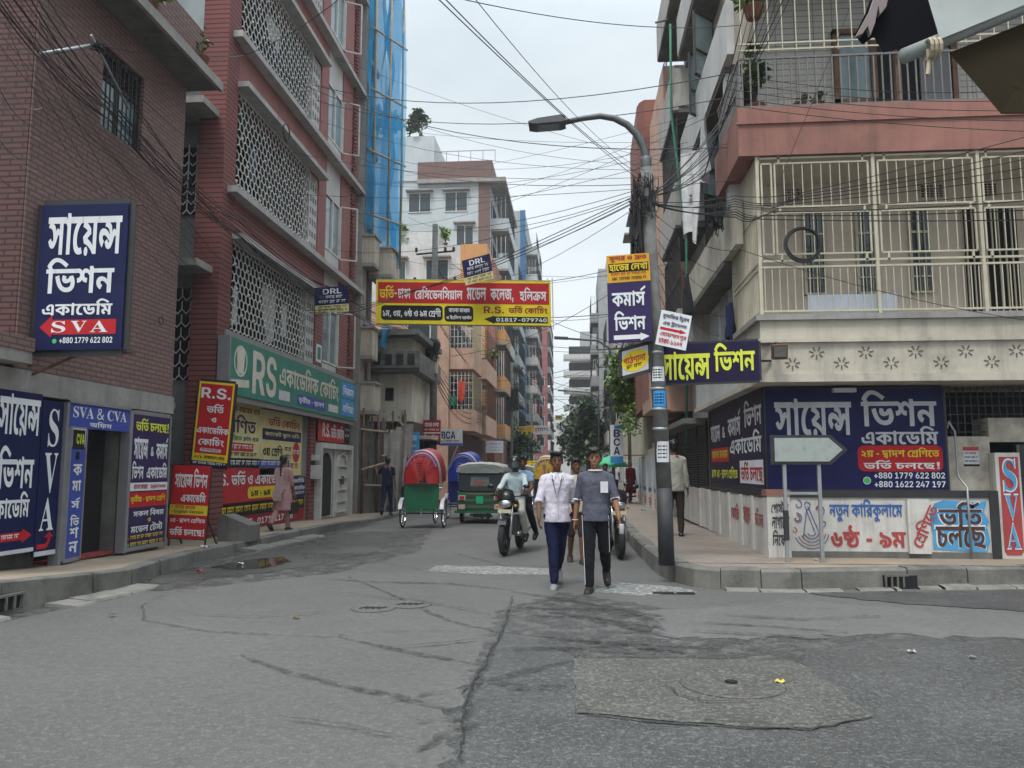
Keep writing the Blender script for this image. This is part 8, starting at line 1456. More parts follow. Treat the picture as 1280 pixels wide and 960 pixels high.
t = thing('service_pipe', 'grey conduit boom sticking out before the brown wall window', 'pipe', (-6.7, 9.6, 6.6)); MB().tube([at(50, 68, X=-6.8), at(125, 55, X=-6.5)], .028, M['steel'], 8).build('pipe', t); MB().tube([at(114, 44, X=-6.45), at(160, 135, X=-6.9)], .02, M['steel'], 6).build('stay', t)
tangle('cable_tangle', 'small cable knot at the end of the grey conduit boom', at(122, 58, X=-6.5), (.12, .12, .06), 10, 11, .007)
for i, (y, z) in enumerate(((13.4, 6.9), (15.0, 6.3), (18.2, 5.7), (20.6, 5.5))): cab(('cable from the conduit boom to the upper red pillar', 'cable from the conduit boom to the red pillar middle', 'drooping cable before the lowest hexagon grille', 'lowest cable before the hexagon grilles ending at the blue flag')[i], [at(122, 58, X=-6.5), (-6.95, y, (8.6, 7.8, 5.9, 5.6)[i])], .2 + .1 * i, .008)
cab('heavy dark cable sweeping past the red building up to the top edge', [at(122, 56, X=-6.5), (-6.9, 15.2, 10.2), L2(430, -6, Y=13)], .12, .010)
# coiled spare cable loops
def coil(label, c, r, axis, n=5, wr=.012):
    rnd = random.Random(int(r * 1000)); b = MB()
    for i in range(n): b.ring(V(c) + V((rnd.uniform(-.015, .015), rnd.uniform(-.02, .02), rnd.uniform(-.015, .015))), r * rnd.uniform(.9, 1.05), wr, M['cable'], axis, 26, 5)
    return tag(b.build('cable_coil'), label, 'cable', 'coils of spare cable')
coil('coil of spare black cable hung on the cream balcony grille', at(1003, 306, Y=11.1), .24, 'y', 7); coil('coil of spare cable hanging before the second hexagon grille', at(358, 166, X=-6.85), .22, 'x', 4, .01); coil('small white cable coil on the brown brick wall', at(201, 401, X=-6.9), .07, 'x', 3, .006)
cab('thin cable the coil before the hexagon grille hangs from', [at(352, 118, X=-6.85), at(347, 152, X=-6.85)], 0, .007)
# right building cables
for i in range(9): cab('black cable of the bundle from the lamp pole across the cream grille', [HUB + V((0, 0, -.25)), (2.35, 11.3, 5.15 + .04 * i), (2.6 + .1 * i, 11.1, 5.05 + .05 * i), (7.5, 9.8 - .1 * i, 4.55 + .17 * i)], .05 + .02 * (i % 4), .008 + .004 * (i < 3), 'bundle across the cream grille')
for i in range(5): cab('cable sagging across the salmon band of the corner building', [(2.2, 10.95, 6.7 + .12 * i), (7.5, 10.2, 5.75 + .2 * i)], .12 + .04 * i, .007, 'cables across the salmon band')
cab('long loose cable drooping across the cream balcony railing', [at(920, 310, Y=11.0), at(1280, 400, Y=10.9)], .1, .006); cab('thin cable slanting down across the salmon band', [at(1062, 10, Y=11.0), at(975, 225, Y=11.1)], .02, .006)
for i in range(8): cab('black cable of the steep bundle climbing the flank of the corner building', [HUB + V((.1, .2, -.1)), (2.1 + .03 * i, 12.4 - .1 * i, 6.2 + .1 * i), at(935 + 8 * i, -10, Y=10.8)], .06 + .03 * (i % 3), .012 if i % 3 == 0 else .008, 'steep bundle on the corner building flank')
for i in range(7): cab('thin slack cable between the lamp pole and the corner building flank', [HUB + V((0, 0, -.3 - .12 * i)), (2.6, 12.2 + .5 * i, 4.9 - .25 * i)], .2 + .04 * i, .006, 'slack cables beside the lamp pole')
# wires running down the street and crossing it
for i in range(10): cab('street cable running from the lamp pole to the right hand poles', [HUB + V((0, 0, -.1 * i)), (2.3, 34, 7.6 - .18 * i), (1.95, 44, 7.6 - .2 * i), (1.9, 70, 7 - .2 * i)], .3 + .06 * (i % 4), .012, 'street cables on the right hand poles')
for i in range(9): cab('street cable running along the left utility poles', [(-5.5 + .2 * (i % 3), 30, 9.6 - .35 * i), (-4.6, 56, 8.4 - .25 * i), (-4.7, 84, 8.9 - .25 * i)], .4 + .1 * (i % 4), .018, 'street cables on the left utility poles')
for i in range(16):
    y = 24 + i * 3.6; cab('thin cable crossing high over the far street', [(-5.6 + .3 * (i % 3), y, 6.5 + (i * 1.7) % 5), (2.4, y + (i * 2.3) % 6 - 3, 5.8 + (i * 2.9) % 5)], .25 + .12 * (i % 4), .009 + .0002 * y, 'cables crossing the far street')
for i in range(6): cab('cable fanning from the left utility pole over the old house', [(-5.5, 29.9, 6.3 - .2 * i), (-6.3 - .25 * i, 27.3, 3.3 + .12 * i)], .3 + .1 * i, .012, 'cables on the old house')
for i in range(10): cab('drooping cable hung in loops under the peach building balconies', [(-5.5, 30, 5.9 - .1 * i), (-4.7, 38, 4.9 - .12 * i), (-4.6, 56, 5.6 - .1 * i)], .5 + .15 * (i % 4), .016, 'looped cables before the peach building')
# awning in the foreground, upper right: pipe, tarpaulin, board and dark scalloped shade
t = thing('stall_awning', 'stall awning overhead with white pipe, pale tarpaulin and brown board', 'awning', (1.6, 2.3, 0))
WT = mat('tarpaulin white', (.25, .27, .26), .6, .1, 6); BB = mat('brown board', (.026, .020, .011), .95, .2, 3, spec=.1); DK = mat('dark shade cloth', (.008, .008, .011), .95, .2, spec=.1); SCAL = mat('pinkish scallop trim', (.22, .18, .18), .7, .12, 8)
a, c = at(1130, 70, Y=2.2), at(1330, -12, Y=2.35)
MB().tube([a, c + (c - a) * .8], .022, WT, 12).build('pipe', t)
MB().tube([c + (c - a) * .8, V((3.4, 2.6, 3.3)), V((3.4, 2.6, .0))], .03, M['steel'], 8).build('post', t)
g = []
for i in range(25):
    row = []; i /= 3
    for j in range(49):
        s = j / 48; p = at(1172, 52, Y=2.2).lerp(c + (c - a) * .6, s); q = V((0, .12, .35)) * (i / 8); w_ = .03 * sin(9 * s + i * .6) * (i / 8) + .008 * sin(24 * s + i) * (i / 8); row.append(p + q + V((0, w_ - .012, w_ * .6 + .03 * sin(pi * i / 8))))
    g.append(row)
MB().sheet(g, WT).build('tarpaulin', t)
pl = [at(1186, 66, Y=2.25), at(1250, 141, Y=2.25), at(1340, 141, Y=2.25), at(1340, 5, Y=2.4)]
b = MB(); bk = [p + V((.02, .03, .01)) for p in pl]; b.add(pl + bk, [(3, 2, 1, 0), (4, 5, 6, 7), (0, 1, 5, 4), (1, 2, 6, 5), (2, 3, 7, 6), (3, 0, 4, 7)], BB); b.build('board', t)
rp_ = MB(); p0 = at(1160, 62, Y=2.19)
for k in range(3): rp_.ring(p0 + V((.012 * k, 0, 0)), .028, .005, M['bamboo'], 'x', 12, 5)
rp_.tube([p0, p0 + V((.0, 0, -.04)), p0 + V((-.01, -.01, -.08))], .006, M['bamboo'], 5); rp_.build('rope_lashing', t)
t = thing('shade_cloth', 'dark umbrella like shade cloth with pinkish scalloped trim at the upper right', 'shade', (1.0, 2.6, 2.8))
Ps = [(1068, 44), (1078, 56), (1092, 46), (1104, 66), (1120, 62), (1140, 74), (1160, 50), (1178, 48), (1166, 20), (1190, -40), (1100, -40), (1090, -5), (1080, 20)]
q = [at(u_, v_, Y=2.7) for u_, v_ in Ps]; b = MB(); bk = [p + V((.25, .4, .30)) for p in q]; n_ = len(q)
b.add(q + bk, [tuple(range(n_)), tuple(range(2 * n_ - 1, n_ - 1, -1))] + [(i, n_ + i, n_ + (i + 1) % n_, (i + 1) % n_) for i in range(n_)], DK); b.build('cloth', t)
q = [at(u_, v_, Y=2.66) for u_, v_ in [(1070, 45), (1078, 30), (1088, 12), (1096, -12), (1112, -12), (1108, 8), (1100, 18), (1098, 6), (1094, 28), (1088, 44), (1085, 32), (1078, 42)]]; b = MB(); bk = [p + V((.0, .02, .0)) for p in q]; n_ = len(q)
b.add(q + bk, [tuple(range(n_)), tuple(range(2 * n_ - 1, n_ - 1, -1))] + [(i, n_ + i, n_ + (i + 1) % n_, (i + 1) % n_) for i in range(n_)], SCAL); b.build('scalloped_trim', t)
MB().tube([V((1.25, 2.95, 3.28)), V((2.6, 2.8, 3.5)), V((3.4, 2.66, 3.3))], .015, M['iron'], 6).build('support', t)
# cloths on the white building
for i, (lab, TL, w_, h_, m_) in enumerate((('patterned grey cloth bundled over the balcony rail of the white building', at(880, 150, X=2.15), .5, 1.0, lm[0]), ('long white cloth trailing from the stained balcony beside the lamp pole', at(862, 190, X=2.1), .7, 1.6, lm[2]), ('dark trousers hanging on the green pipe by the peach tower', at(859, 345, X=2.05), .35, .75, lm[4]), ('dark shirt hanging low by the window shutters of the corner building', at(912, 380, X=2.55), .3, .6, lm[1]), ('white rag hung under the patterned bundle', at(867, 222, X=2.15), .3, .35, lm[2]))):
    cloth('hanging_cloth', lab, TL, w_, h_, m_, -Y1 if i != 1 else V((-.3, 1, .3)).normalized(), .07, 'washing on the white building', 70 + i)
GP = mat('green pipe', (.02, .17, .10), .5); t = thing('drain_pipe', 'thin green drain pipe down the white building beside the peach tower', 'pipe', (2.2, 19.9, 3)); MB().tube([at(838, 30, X=2.2), at(839, 140, X=2.25), at(858, 300, X=2.3), at(859, 420, X=2.35), at(858, 560, X=2.5)], .03, GP, 6).build('pipe', t)
MB().tube([at(820, 28, X=1.9), at(838, 24, X=2.4)], .03, M['steel'], 6).build('spout', t)
t = thing('antenna_hoop', 'thin blue wire hoop standing on the stair tower roof', 'antenna', (2.6, 25, 13.4)); MB().tube([at(823, 125, Y=25), at(825, 100, Y=25), at(830, 80, Y=25), at(833, 75, Y=25), at(833, 115, Y=25)], .03, mat('hoop blue', (.08, .10, .3), .5), 5).build('wire', t)
# ---------------------------------------------------------------- vehicles (built facing +Y in their own space)
VG = mat('vehicle green', (.0, .085, .035), .35, .1, 3, spec=.5, stain=.1); VR = mat('hood red', (.26, .01, .011), .45, .15, 8); VR2 = mat('hood pale red', (.42, .07, .07), .5); VB = mat('hood blue', (.01, .03, .25), .45, .15, 6); VBD = mat('panel deep blue', (.008, .015, .12), .45, .15)
SILV = mat('hood silver trim', (.33, .33, .37), .4, .1, 9); VIOL = mat('hood violet trim', (.1, .07, .3), .5); CANV = mat('canvas pale grey', (.29, .29, .275), .75, .15, 6, .3, stain=.2); BKP = mat('black paint', (.012, .012, .013), .25, .1); TAIL = mat('tail lamp red', (.4, .01, .01), .25); PLATE = mat('plate yellow white', (.5, .47, .3), .5); VY = mat('hood amber', (.45, .27, .03), .5, .2, 8)
def wheel(t, c, r, axis='x', spokes=True, wd=.022):
    w_ = MB().ring(c, r - wd, wd, M['rubber'], axis, 28, 6).build('wheel', t, True); b = MB().ring(c, r - wd * 2.2, wd * .5, M['chrome'], axis, 28, 5)
    b.lathe([(.03, -.05), (.035, 0), (.03, .05)], c, M['steel'], 8, axis)
    if spokes:
        for k in range(14): a = 2 * pi * k / 14; b.bar(c, V(c) + V((0, cos(a), sin(a))) * (r - wd * 2), .006, M['chrome'])
    else: b.lathe([(r * .62, -.045), (r * .62, .045)], c, M['steel'], 14, axis)
    b.build('rim', w_, True)
def rickshaw(label, loc, rz, hood, hood2, panel, group='cycle rickshaws'):
    t = thing('cycle_rickshaw', label, 'rickshaw', loc, rz, group)
    for x in (-.54, .54): wheel(t, (x, 0, .37), .37)
    wheel(t, (0, 1.75, .34), .34)
    b = MB(); b.prism([(-.41, .5), (.41, .5), (.45, .8), (.45, 1.15), (-.45, 1.15), (-.45, .8)], (0, -.3, 0), X1, Z1, -.05, panel); b.build('back_panel', t, True)
    b = MB(); b.box(-.47, .47, -.34, -.3, .43, .475, panel)
    for x in (-.4, 0, .4): b.bar((x, -.32, .36), (x, -.32, .5), .025, M['steel'])
    for x in (-.3, .3): b.tube([(x, -.3, .45), (x, .3, .42), (x * .4, .9, .45), (0, 1.3, .8)], .018, BKP, 6)
    b.tube([(-.54, 0, .37), (.54, 0, .37)], .02, BKP, 6); b.tube([(0, 1.75, .34), (0, 1.55, .95)], .02, BKP, 6); b.tube([(-.25, 1.45, 1.0), (0, 1.55, .98), (.25, 1.45, 1.0)], .014, M['chrome'], 6); b.tube([(0, .95, .45), (0, .85, .95)], .016, BKP, 6); b.build('frame', t, True)
    MB().obox((0, .8, .97), (.18, .26, .06), BKP).build('saddle', t, True)
    b = MB(); b.box(-.43, .43, -.28, .35, .62, .72, hood2); b.box(-.42, .42, .36, .8, .4, .44, BKP); b.build('passenger_seat', t, True)
    for x in (-.54, .54): b = MB(); b.sheet([[V((x + dx, .41 * cos(a), .37 + .41 * sin(a))) for dx in (-.05, .05)] for a in (pi * k / 10 for k in range(1, 10))], SILV); b.build('mudguard', t, True)
    h = MB(); N_ = 20
    oc = lambda a, s: V((.47 * s * cos(a), 0, 1.14 + .84 * s * max(0, sin(a)) ** .72))
    g = [[oc(pi * j / N_, s) + V((0, -.3 - .14 * (1 - s * s) ** .5 + .012 * sin(7 * j), 0)) for j in range(N_ + 1)] for s in (1, .96, .86, .7, .5, .3, .1)]
    h.sheet(g, hood)
    for k in range(4):
        y0 = -.3 + k * .28; h.sheet([[oc(pi * j / N_, 1 + .05 * sin(pi * q)) + V((0, y0 + .28 * q - (.12 if k else 0) * abs(cos(pi * j / N_)), .02 * k)) for j in range(N_ + 1)] for q in (0, .33, .66, 1)], hood if k else SILV)
    h = h.build('hood', t, True)
    b = MB()
    for s, m_ in ((1.0, VIOL), (.93, SILV), (.87, VIOL)): b.tube([oc(pi * j / N_, s) + V((0, -.3 - .14 * (1 - min(1, s * s)) ** .5 - .02, 0)) for j in range(3, N_ - 2)], .011, m_, 5)
    for k in range(9): z = 1.17 + k * .065; b.bar((-.13, -.315 - .125 * (1 - ((z - 1.14) / .84) ** 2) ** .5, z), (.01, -.315 - .128 * (1 - ((z - 1.14) / .84) ** 2) ** .5, z), .03, VR2 if hood is VR else SILV, .012)
    for k in range(7): a = pi * (.2 + .09 * k); p = oc(a, .9); b.bar(p + V((0, -.40, 0)), oc(a, .72) + V((0, -.425, 0)), .014, hood2)
    b.build('hood_trim', h, True)
    b = MB(); b.add([(.06, -.452, 1.16), (.17, -.44, 1.16), (.12, -.455, 1.3), (.085, -.45, 1.62)], [(0, 1, 2, 3)], M['black']); b.build('hood_slit', h, True)
    b = MB(); b.bar((-.56, -.1, .5), (-.75, .2, .36), .012, M['white_iron']); b.build('side_rod', t, True)
    return t
rickshaw('red hooded cycle rickshaw with green back panel, seen from behind', (-3.96, 20.35, 0), 0, VR, VR2, VG)
rickshaw('blue hooded cycle rickshaw between the red rickshaw and the green auto rickshaw', (-3.42, 24.2, 0), R(-4), VB, VBD, VBD)
rickshaw('amber hooded cycle rickshaw far behind the motorcycle rider', (-1.15, 30.5, 0), 0, VY, BKP, BKP)
def auto(label, loc, rz, body):
    t = thing('auto_rickshaw', label, 'auto rickshaw', loc, rz, 'auto rickshaws')
    for x in (-.55, .55): wheel(t, (x, .35, .22), .22, 'x', False, .05)
    wheel(t, (0, 2.1, .22), .22, 'x', False, .05)
    def hull(secs, m, nm, par=t):
        b = MB(); g = [[V((sx * x, y, z)) for sx, z in ((-1, z0), (-1, z1)) ] for (y, x, z0, z1) in secs]
        vs = []; 
        for y, x, z0, z1 in secs: vs += [(-x, y, z0), (x, y, z0), (x, y, z1), (-x, y, z1)]
        n_ = len(secs); fs = [(3, 2, 1, 0), tuple(range(4 * n_ - 4, 4 * n_))]
        for i in range(n_ - 1): fs += [(4 * i + k, 4 * i + (k + 1) % 4, 4 * i + 4 + (k + 1) % 4, 4 * i + 4 + k) for k in range(4)]
        return b.add(vs, fs, m).build(nm, par, True)
    bd = hull([(-.02, .6, .36, .86), (.1, .66, .32, .9), (1.2, .66, .32, .62), (1.3, .5, .3, .62), (2.1, .4, .3, .95), (2.35, .3, .4, .9)], body, 'body')
    hull([(.0, .6, .9, 1.36), (.12, .62, .9, 1.42), (.5, .62, .9, 1.42)], mat('tinted rear sheet', (.02, .025, .028), .25), 'rear_curtain')
    b = MB(); b.add([(-.27, -.006, 1.04), (.27, -.006, 1.04), (.25, .0, 1.3), (-.25, .0, 1.3)], [(0, 1, 2, 3)], mat('rear pane', (.1, .13, .12), .15, .3, 9)); b.add([(-.2, -.01, 1.06), (.12, -.01, 1.06), (.1, -.01, 1.18), (-.18, -.01, 1.18)], [(0, 1, 2, 3)], mat('pane reflection red', (.22, .08, .06), .4, .4, 14)); b.build('rear_pane', t, True)
    for s in (-1, 1):
        MB().box(min(s * .63, s * .6), max(s * .63, s * .6), .5, .58, .6, 1.5, body).build('roof_post', t, True); MB().box(min(s * .42, s * .39), max(s * .42, s * .39), 1.9, 1.96, .9, 1.6, body).build('roof_post', t, True)
    g = []
    for i in range(10):
        y = -.03 + i * .25; row = []
        for j in range(17): a = pi * j / 16; row.append(V((.67 * cos(a), y - (.05 * sin(a) if i == 0 else 0) + .0, 1.42 + (.30 if i else .24) * sin(a) ** .5 + .008 * sin(4 * j + i))))
        g.append(row)
    b = MB().sheet(g, CANV); b.add([V(p) for p in g[0]], [tuple(range(17))], CANV); b.build('canvas_roof', t, True)
    b = MB(); b.add([(.56 * cos(pi * j / 12), -.085, 1.40 + .17 * sin(pi * j / 12) ** .6) for j in range(13)], [tuple(range(12, -1, -1))], mat('vinyl window', (.16, .19, .19), .25, .2)); b.build('rear_window', t, True)
    b = MB()
    for k in range(5): b.box(-.42, .42, -.05, -.02, .42 + k * .085, .455 + k * .085, body)
    for k in range(3): b.box(-.38, .38, -.045, -.018, .47 + k * .17, .5 + k * .17, mat('grille rust red', (.2, .09, .05), .6))
    b.obox((0, -.06, .66), (.2, .02, .2), mat('emblem green', (.0, .3, .14), .5)); b.build('engine_grille', bd, True)
    for s in (-1, 1):
        b = MB(); b.obox((s * .5, -.03, .72), (.2, .05, .14), SILV); b.obox((s * .5, -.06, .72), (.13, .03, .09), TAIL); b.build('tail_lamp', t, True)
    for s in (-1, 1): MB().obox((s * .5, -.06, .47), (.18, .02, .13), mat('sticker plate', (.42, .25, .24), .5, .3, 30)).build('number_plate', t, True)
    b = MB(); b.box(-.7, .7, -.1, -.03, .3, .36, body); b.bar((-.2, .1, .2), (.35, .1, .2), .05, BKP); b.bar((-.3, .2, .24), (.3, .2, .24), .06, BKP); b.build('bumper', t, True)
    return t
auto('green auto rickshaw with pale canvas roof, seen from behind on the left lane', (-2.68, 21.95, 0), 0, VG)
auto('second auto rickshaw hidden behind the helmeted motorcycle rider', (-2.45, 34, 0), 0, VG)
def motorbike(label, loc, rz, grp='motorcycles', steer=0):
    t = thing('motorcycle', label, 'motorcycle', loc, rz, grp)            # faces -Y
    for y in (-.66, .66):
        w_ = MB().ring((0, y, .31), .255, .055, M['rubber'], 'x', 26, 8).build('wheel', t, True); b = MB(); b.ring((0, y, .31), .2, .02, BKP, 'x', 22, 5)
        for k in range(6): a = pi * k / 3; b.bar((0, y, .31), (0, y + .2 * cos(a), .31 + .2 * sin(a)), .03, BKP)
        b.build('rim', w_, True)
    b = MB()
    for x in (-.1, .1): b.tube([(x, -.66, .31), (x, -.5, .72), (x, -.42, .98)], .026, M['chrome'], 7)
    b.tube([(-.36, -.26, 1.04), (-.2, -.38, 1.03), (0, -.42, 1.0), (.2, -.38, 1.03), (.36, -.26, 1.04)], .015, BKP, 6); b.build('fork', t, True)
    b = MB(); b.sheet([[V((x, -.66 + .34 * cos(a), .31 + .34 * sin(a))) for x in (-.075, 0, .075)] for a in (R(35) + R(100) * k / 9 for k in range(10))], BKP); b.build('mudguard', t, True)
    b = MB(); b.ball((0, -.52, .98), (.16, .12, .15), BKP, 12); b.prism([(-.17, 1.0), (.17, 1.0), (.12, 1.14), (0, 1.17), (-.12, 1.14)], (0, -.56, 0), X1, Z1, -.03, BKP); b.build('headlamp_cowl', t, True)
    MB().ball((0, -.60, .90), (.12, .06, .075), M['chrome'], 12).build('headlamp', t, True)
    MB().obox((0, -.64, .77), (.24, .015, .06), PLATE).build('number_plate', t, True)
    b = MB(); b.ball((0, -.12, .86), (.15, .3, .13), BKP, 12); b.build('fuel_tank', t, True)
    b = MB(); b.cone((0, .18, .82), (0, .72, .86), .12, .09, BKP, 10); b.build('seat', t, True)
    b = MB(); b.obox((0, -.05, .5), (.24, .36, .34), M['lamp']); b.obox((0, .4, .6), (.16, .6, .1), BKP); b.tube([(.14, -.2, .35), (.15, .3, .32), (.17, .75, .42)], .045, M['chrome'], 8); b.bar((-.22, .05, .33), (.22, .05, .33), .03, BKP); b.bar((0, .1, .5), (0, .66, .31), .06, BKP); b.build('engine', t, True)
    for s in (-1, 1):
        MB().tube([(s * .26, -.3, 1.04), (s * .3, -.34, 1.18)], .008, BKP, 5).ball((s * .33, -.34, 1.2), (.065, .02, .04), BKP, 8).build('mirror', t, True)
    for s in (-1, 1): MB().ball((s * .17, -.52, .86), .03, VY, 6).build('indicator', t, True)
    return t
motorbike('black motorcycle ridden toward the viewer by two men', (-1.17, 14.55, 0), R(-8)); motorbike('dark motorcycle parked by the right kerb behind the smiling youth', (.66, 14.2, 0), R(6)); motorbike('second dark motorcycle parked further along the right kerb', (.72, 16.6, 0), R(-5))
t = thing('stall_umbrella', 'green street umbrella of a stall far down the right kerb', 'umbrella', (1.5, 31, .2)); MB().lathe([(.02, 2.05), (.3, 1.95), (.6, 1.78), (.72, 1.6), (.70, 1.6)], (1.35, 31, .0), mat('umbrella green', (.02, .35, .15), .5, .1), 10).build('canopy', t); MB().tube([(1.35, 31, .2), (1.35, 31, 2.1)], .02, M['steel'], 6).build('pole', t)
# ---------------------------------------------------------------- people
FOLD = bpy.data.textures.new('cloth folds', 'CLOUDS'); FOLD.noise_scale = .11; FOLD.noise_depth = 2; FOLD.noise_basis = 'BLENDER_ORIGINAL'
def fuse(b, name, vox, m, parent, it=4, fold=0):
    """weld overlapping solids into one continuous skin"""
    me = bpy.data.meshes.new(name); me.from_pydata(b.v, [], b.f); o = bpy.data.objects.new(name, me); COL.objects.link(o)
    r = o.modifiers.new('r', 'REMESH'); r.mode = 'VOXEL'; r.voxel_size = vox; s = o.modifiers.new('s', 'SMOOTH'); s.iterations = it; s.factor = .5
    if fold: d = o.modifiers.new('d', 'DISPLACE'); d.texture = FOLD; d.strength = fold; d.mid_level = .5; d.texture_coords = 'LOCAL'
    dg = bpy.context.evaluated_depsgraph_get(); me2 = bpy.data.meshes.new_from_object(o.evaluated_get(dg)); bpy.data.objects.remove(o); bpy.data.meshes.remove(me)
    me2.materials.clear(); me2.materials.append(m); me2.name = name
    for p in me2.polygons: p.use_smooth = True; p.material_index = 0
    q = bpy.data.objects.new(name, me2); COL.objects.link(q); q.parent = parent; return q
def loft(b, secs, m=None, n=18):
    vs = []
    for x, y, z, rx, ry in secs: vs += [(x + rx * cos(2 * pi * j / n), y + ry * sin(2 * pi * j / n), z) for j in range(n)]
    k = len(secs); fs = [tuple(range(n - 1, -1, -1)), tuple(range((k - 1) * n, k * n))]
    for i in range(k - 1): fs += [(i * n + j, i * n + (j + 1) % n, (i + 1) * n + (j + 1) % n, (i + 1) * n + j) for j in range(n)]
    return b.add(vs, fs, m, True)
SK = [mat('skin %d' % i, c, .6, .08, 9, spec=.15) for i, c in enumerate(((.13, .062, .035), (.22, .105, .06), (.09, .042, .026)))]
HAIR = mat('black hair', (.008, .007, .007), .45, .3, 20); EYEW = mat('eye white', (.17, .135, .11), .3); LIP = mat('lip', (.12, .04, .035), .5)
def person(label, loc, rz, H=1.7, legs=((8, 0, 4), (-14, 0, 24)), arms=((6, 8, 12, 0), (-4, 8, 12, 0)), skin=0, shirt=None, trouser=None, sleeve=.5, hem=.86, leglen=1, hair='short', vox=.014, seat=None, head=0, shoe=BKP, dress=None, group=None, lean=0, smile=False, tuck=1.0):
    t = thing('person', label, 'person', loc, rz, group); k = H / 1.7; S = lambda p: V(p) * k
    D = lambda f, o: V((sin(R(o)), -sin(R(f)) * cos(R(o)), -cos(R(f)) * cos(R(o))))
    sd = (-1, 1); L_ = []
    for i, (f, o_, kn) in enumerate(legs):
        d1 = D(f, o_ * sd[i]); d2 = D(f - kn, o_ * sd[i] * .4); L_.append((d1, d2, f - kn))
    if seat is None: hz = max(-(.43 * a.z + .42 * c.z) for a, c, _ in L_) + .075
    else: hz = seat / k
    ln = lambda p: V((p[0], p[1] - (p[2] - hz) * math.tan(R(lean)), p[2]))
    J = {}; body = MB(); A = lambda p, q, r0, r1, n=10: body.cone(S(p), S(q), r0 * k, r1 * k, None, n)
    dz = hz - .92
    tor = [(0, .0, .84 + dz, .13, .10), (0, 0, .92 + dz, .16, .112), (0, 0, 1.06 + dz, .138, .095), (0, 0, 1.22 + dz, .155, .105), (0, .005, 1.33 + dz, .165, .10), (0, .01, 1.405 + dz, .14, .08), (0, .012, 1.45 + dz, .07, .06)]
    tor = [(x, ln((x, y, z)).y, z, rx, ry) for x, y, z, rx, ry in tor]
    loft(body, [tuple(v * k for v in q) for q in tor])
    nb, hc = ln((0, .012, 1.44 + dz)), ln((0, -.012, 1.595 + dz)); A(nb, (hc.x, hc.y + .015, hc.z - .06), .056, .052)
    Hd = MB(); Rh = Euler((0, 0, R(head))).to_matrix(); hp = lambda x, y, z: S(hc) + Rh @ V((x, y, z)) * k
    body.ball(hp(0, .012, .02), (.074 * k, .094 * k, .098 * k), None, 14); body.ball(hp(0, -.03, -.05), (.056 * k, .058 * k, .062 * k), None, 12); body.cone(hp(0, -.085, .012), hp(0, -.106, -.026), .010 * k, .017 * k, None, 6)
    for s in sd: body.ball(hp(s * .077, .02, -.005), (.013 * k, .025 * k, .033 * k), None, 6); body.ball(hp(s * .04, -.065, -.022), (.022 * k, .016 * k, .02 * k), None, 6)
    body.ball(hp(0, -.084, -.062), (.024 * k, .012 * k, .011 * k), None, 6); body.ball(hp(0, -.076, -.098), .02 * k, None, 6)
    for i, (d1, d2, an) in enumerate(L_):
        h = V((sd[i] * .082, 0, hz - .01)); kn = h + d1 * .43; an_ = kn + d2 * .42; A(h, kn, .086, .056, 12); A(kn + d2 * .1, an_, .057, .036, 10); A(kn, kn + d2 * .1, .054, .057)
        fa = R(an * .8); fd = V((sd[i] * .12, -cos(fa), -sin(-fa) * 1.0)).normalized() if an < -12 else V((sd[i] * .14, -1, 0)).normalized()
        if an < -12: fd = V((sd[i] * .1, -cos(fa), sin(fa))).normalized()
        he = an_ + V((0, .03, -.03)) - fd * .02; A(he, an_ + fd * .13 - Z1 * .052, .034, .024, 8); J['leg%d' % i] = (h, kn, an_, fd)
    for i, (f, o_, e, inw) in enumerate(arms):
        sh = ln((sd[i] * .166, .008, 1.368 + dz)); d1 = D(f, o_ * sd[i]); el = sh + d1 * .285; d2 = D(f + e, (o_ - inw) * sd[i]); wr = el + d2 * .25
        A(ln((sd[i] * .08, .01, 1.395 + dz)), sh, .052, .05); A(sh, el, .053, .039, 10); A(el, wr, .039, .027, 10); J['arm%d' % i] = (sh, el, wr, d2)
        hd = d2; fw = V((0, -1, 0)); fw = (fw - hd * fw.dot(hd)).normalized(); sx = hd.cross(fw); fr, lc = .0085, vox
        pc = wr + hd * .05; Mx = Matrix((sx, fw, hd)).transposed(); body.ball(S(pc), (.019 * k, .04 * k, .055 * k), None, 8, Mx); cl = -sx * sd[i] * (1 if True else 0)
        inn = V((-sd[i], 0, 0)); inn = (inn - hd * inn.dot(hd)).normalized()
        for q in range(4):
            b0 = wr + hd * .088 + fw * (.03 - .0205 * q); fl = (.04, .046, .042, .032)[q]; m1 = b0 + (hd * .93 + inn * .35).normalized() * fl; m2 = m1 + (hd * .75 + inn * .75).normalized() * fl * .8
            body.cone(S(b0), S(m1), .0095 * k, .0088 * k, None, 6); body.cone(S(m1), S(m2), .0088 * k, .007 * k, None, 6)
        t0 = wr + hd * .03 + fw * .03; t1 = t0 + (hd * .6 + fw * .8).normalized() * .035; t2 = t1 + (hd * .95 + fw * .15 + inn * .25).normalized() * .03; body.cone(S(t0), S(t1), .012 * k, .0105 * k, None, 6); body.cone(S(t1), S(t2), .0105 * k, .008 * k, None, 6)
    fuse(body, 'body', vox, SK[skin], t, 3)
    if hair == 'helmet':
        b = MB(); b.ball(hp(0, .01, .02), (.125 * k, .15 * k, .145 * k), BKP, 18); b.build('helmet', t, True); b = MB(); b.sheet([[hp(.128 * sin(a), .01 - .154 * cos(a), z) for a in (R(-70 + 14 * j) for j in range(11))] for z in (-.06, .0, .05)], M['glass']); b.build('visor', t, True)
    else:
        b = MB(); b.ball(hp(0, .026, .045), (.083 * k, .095 * k, .085 * k), None, 14); b.ball(hp(0, .06, .0), (.075 * k, .06 * k, .085 * k), None, 10)
        rnd = random.Random(int(abs(loc[1]) * 10))
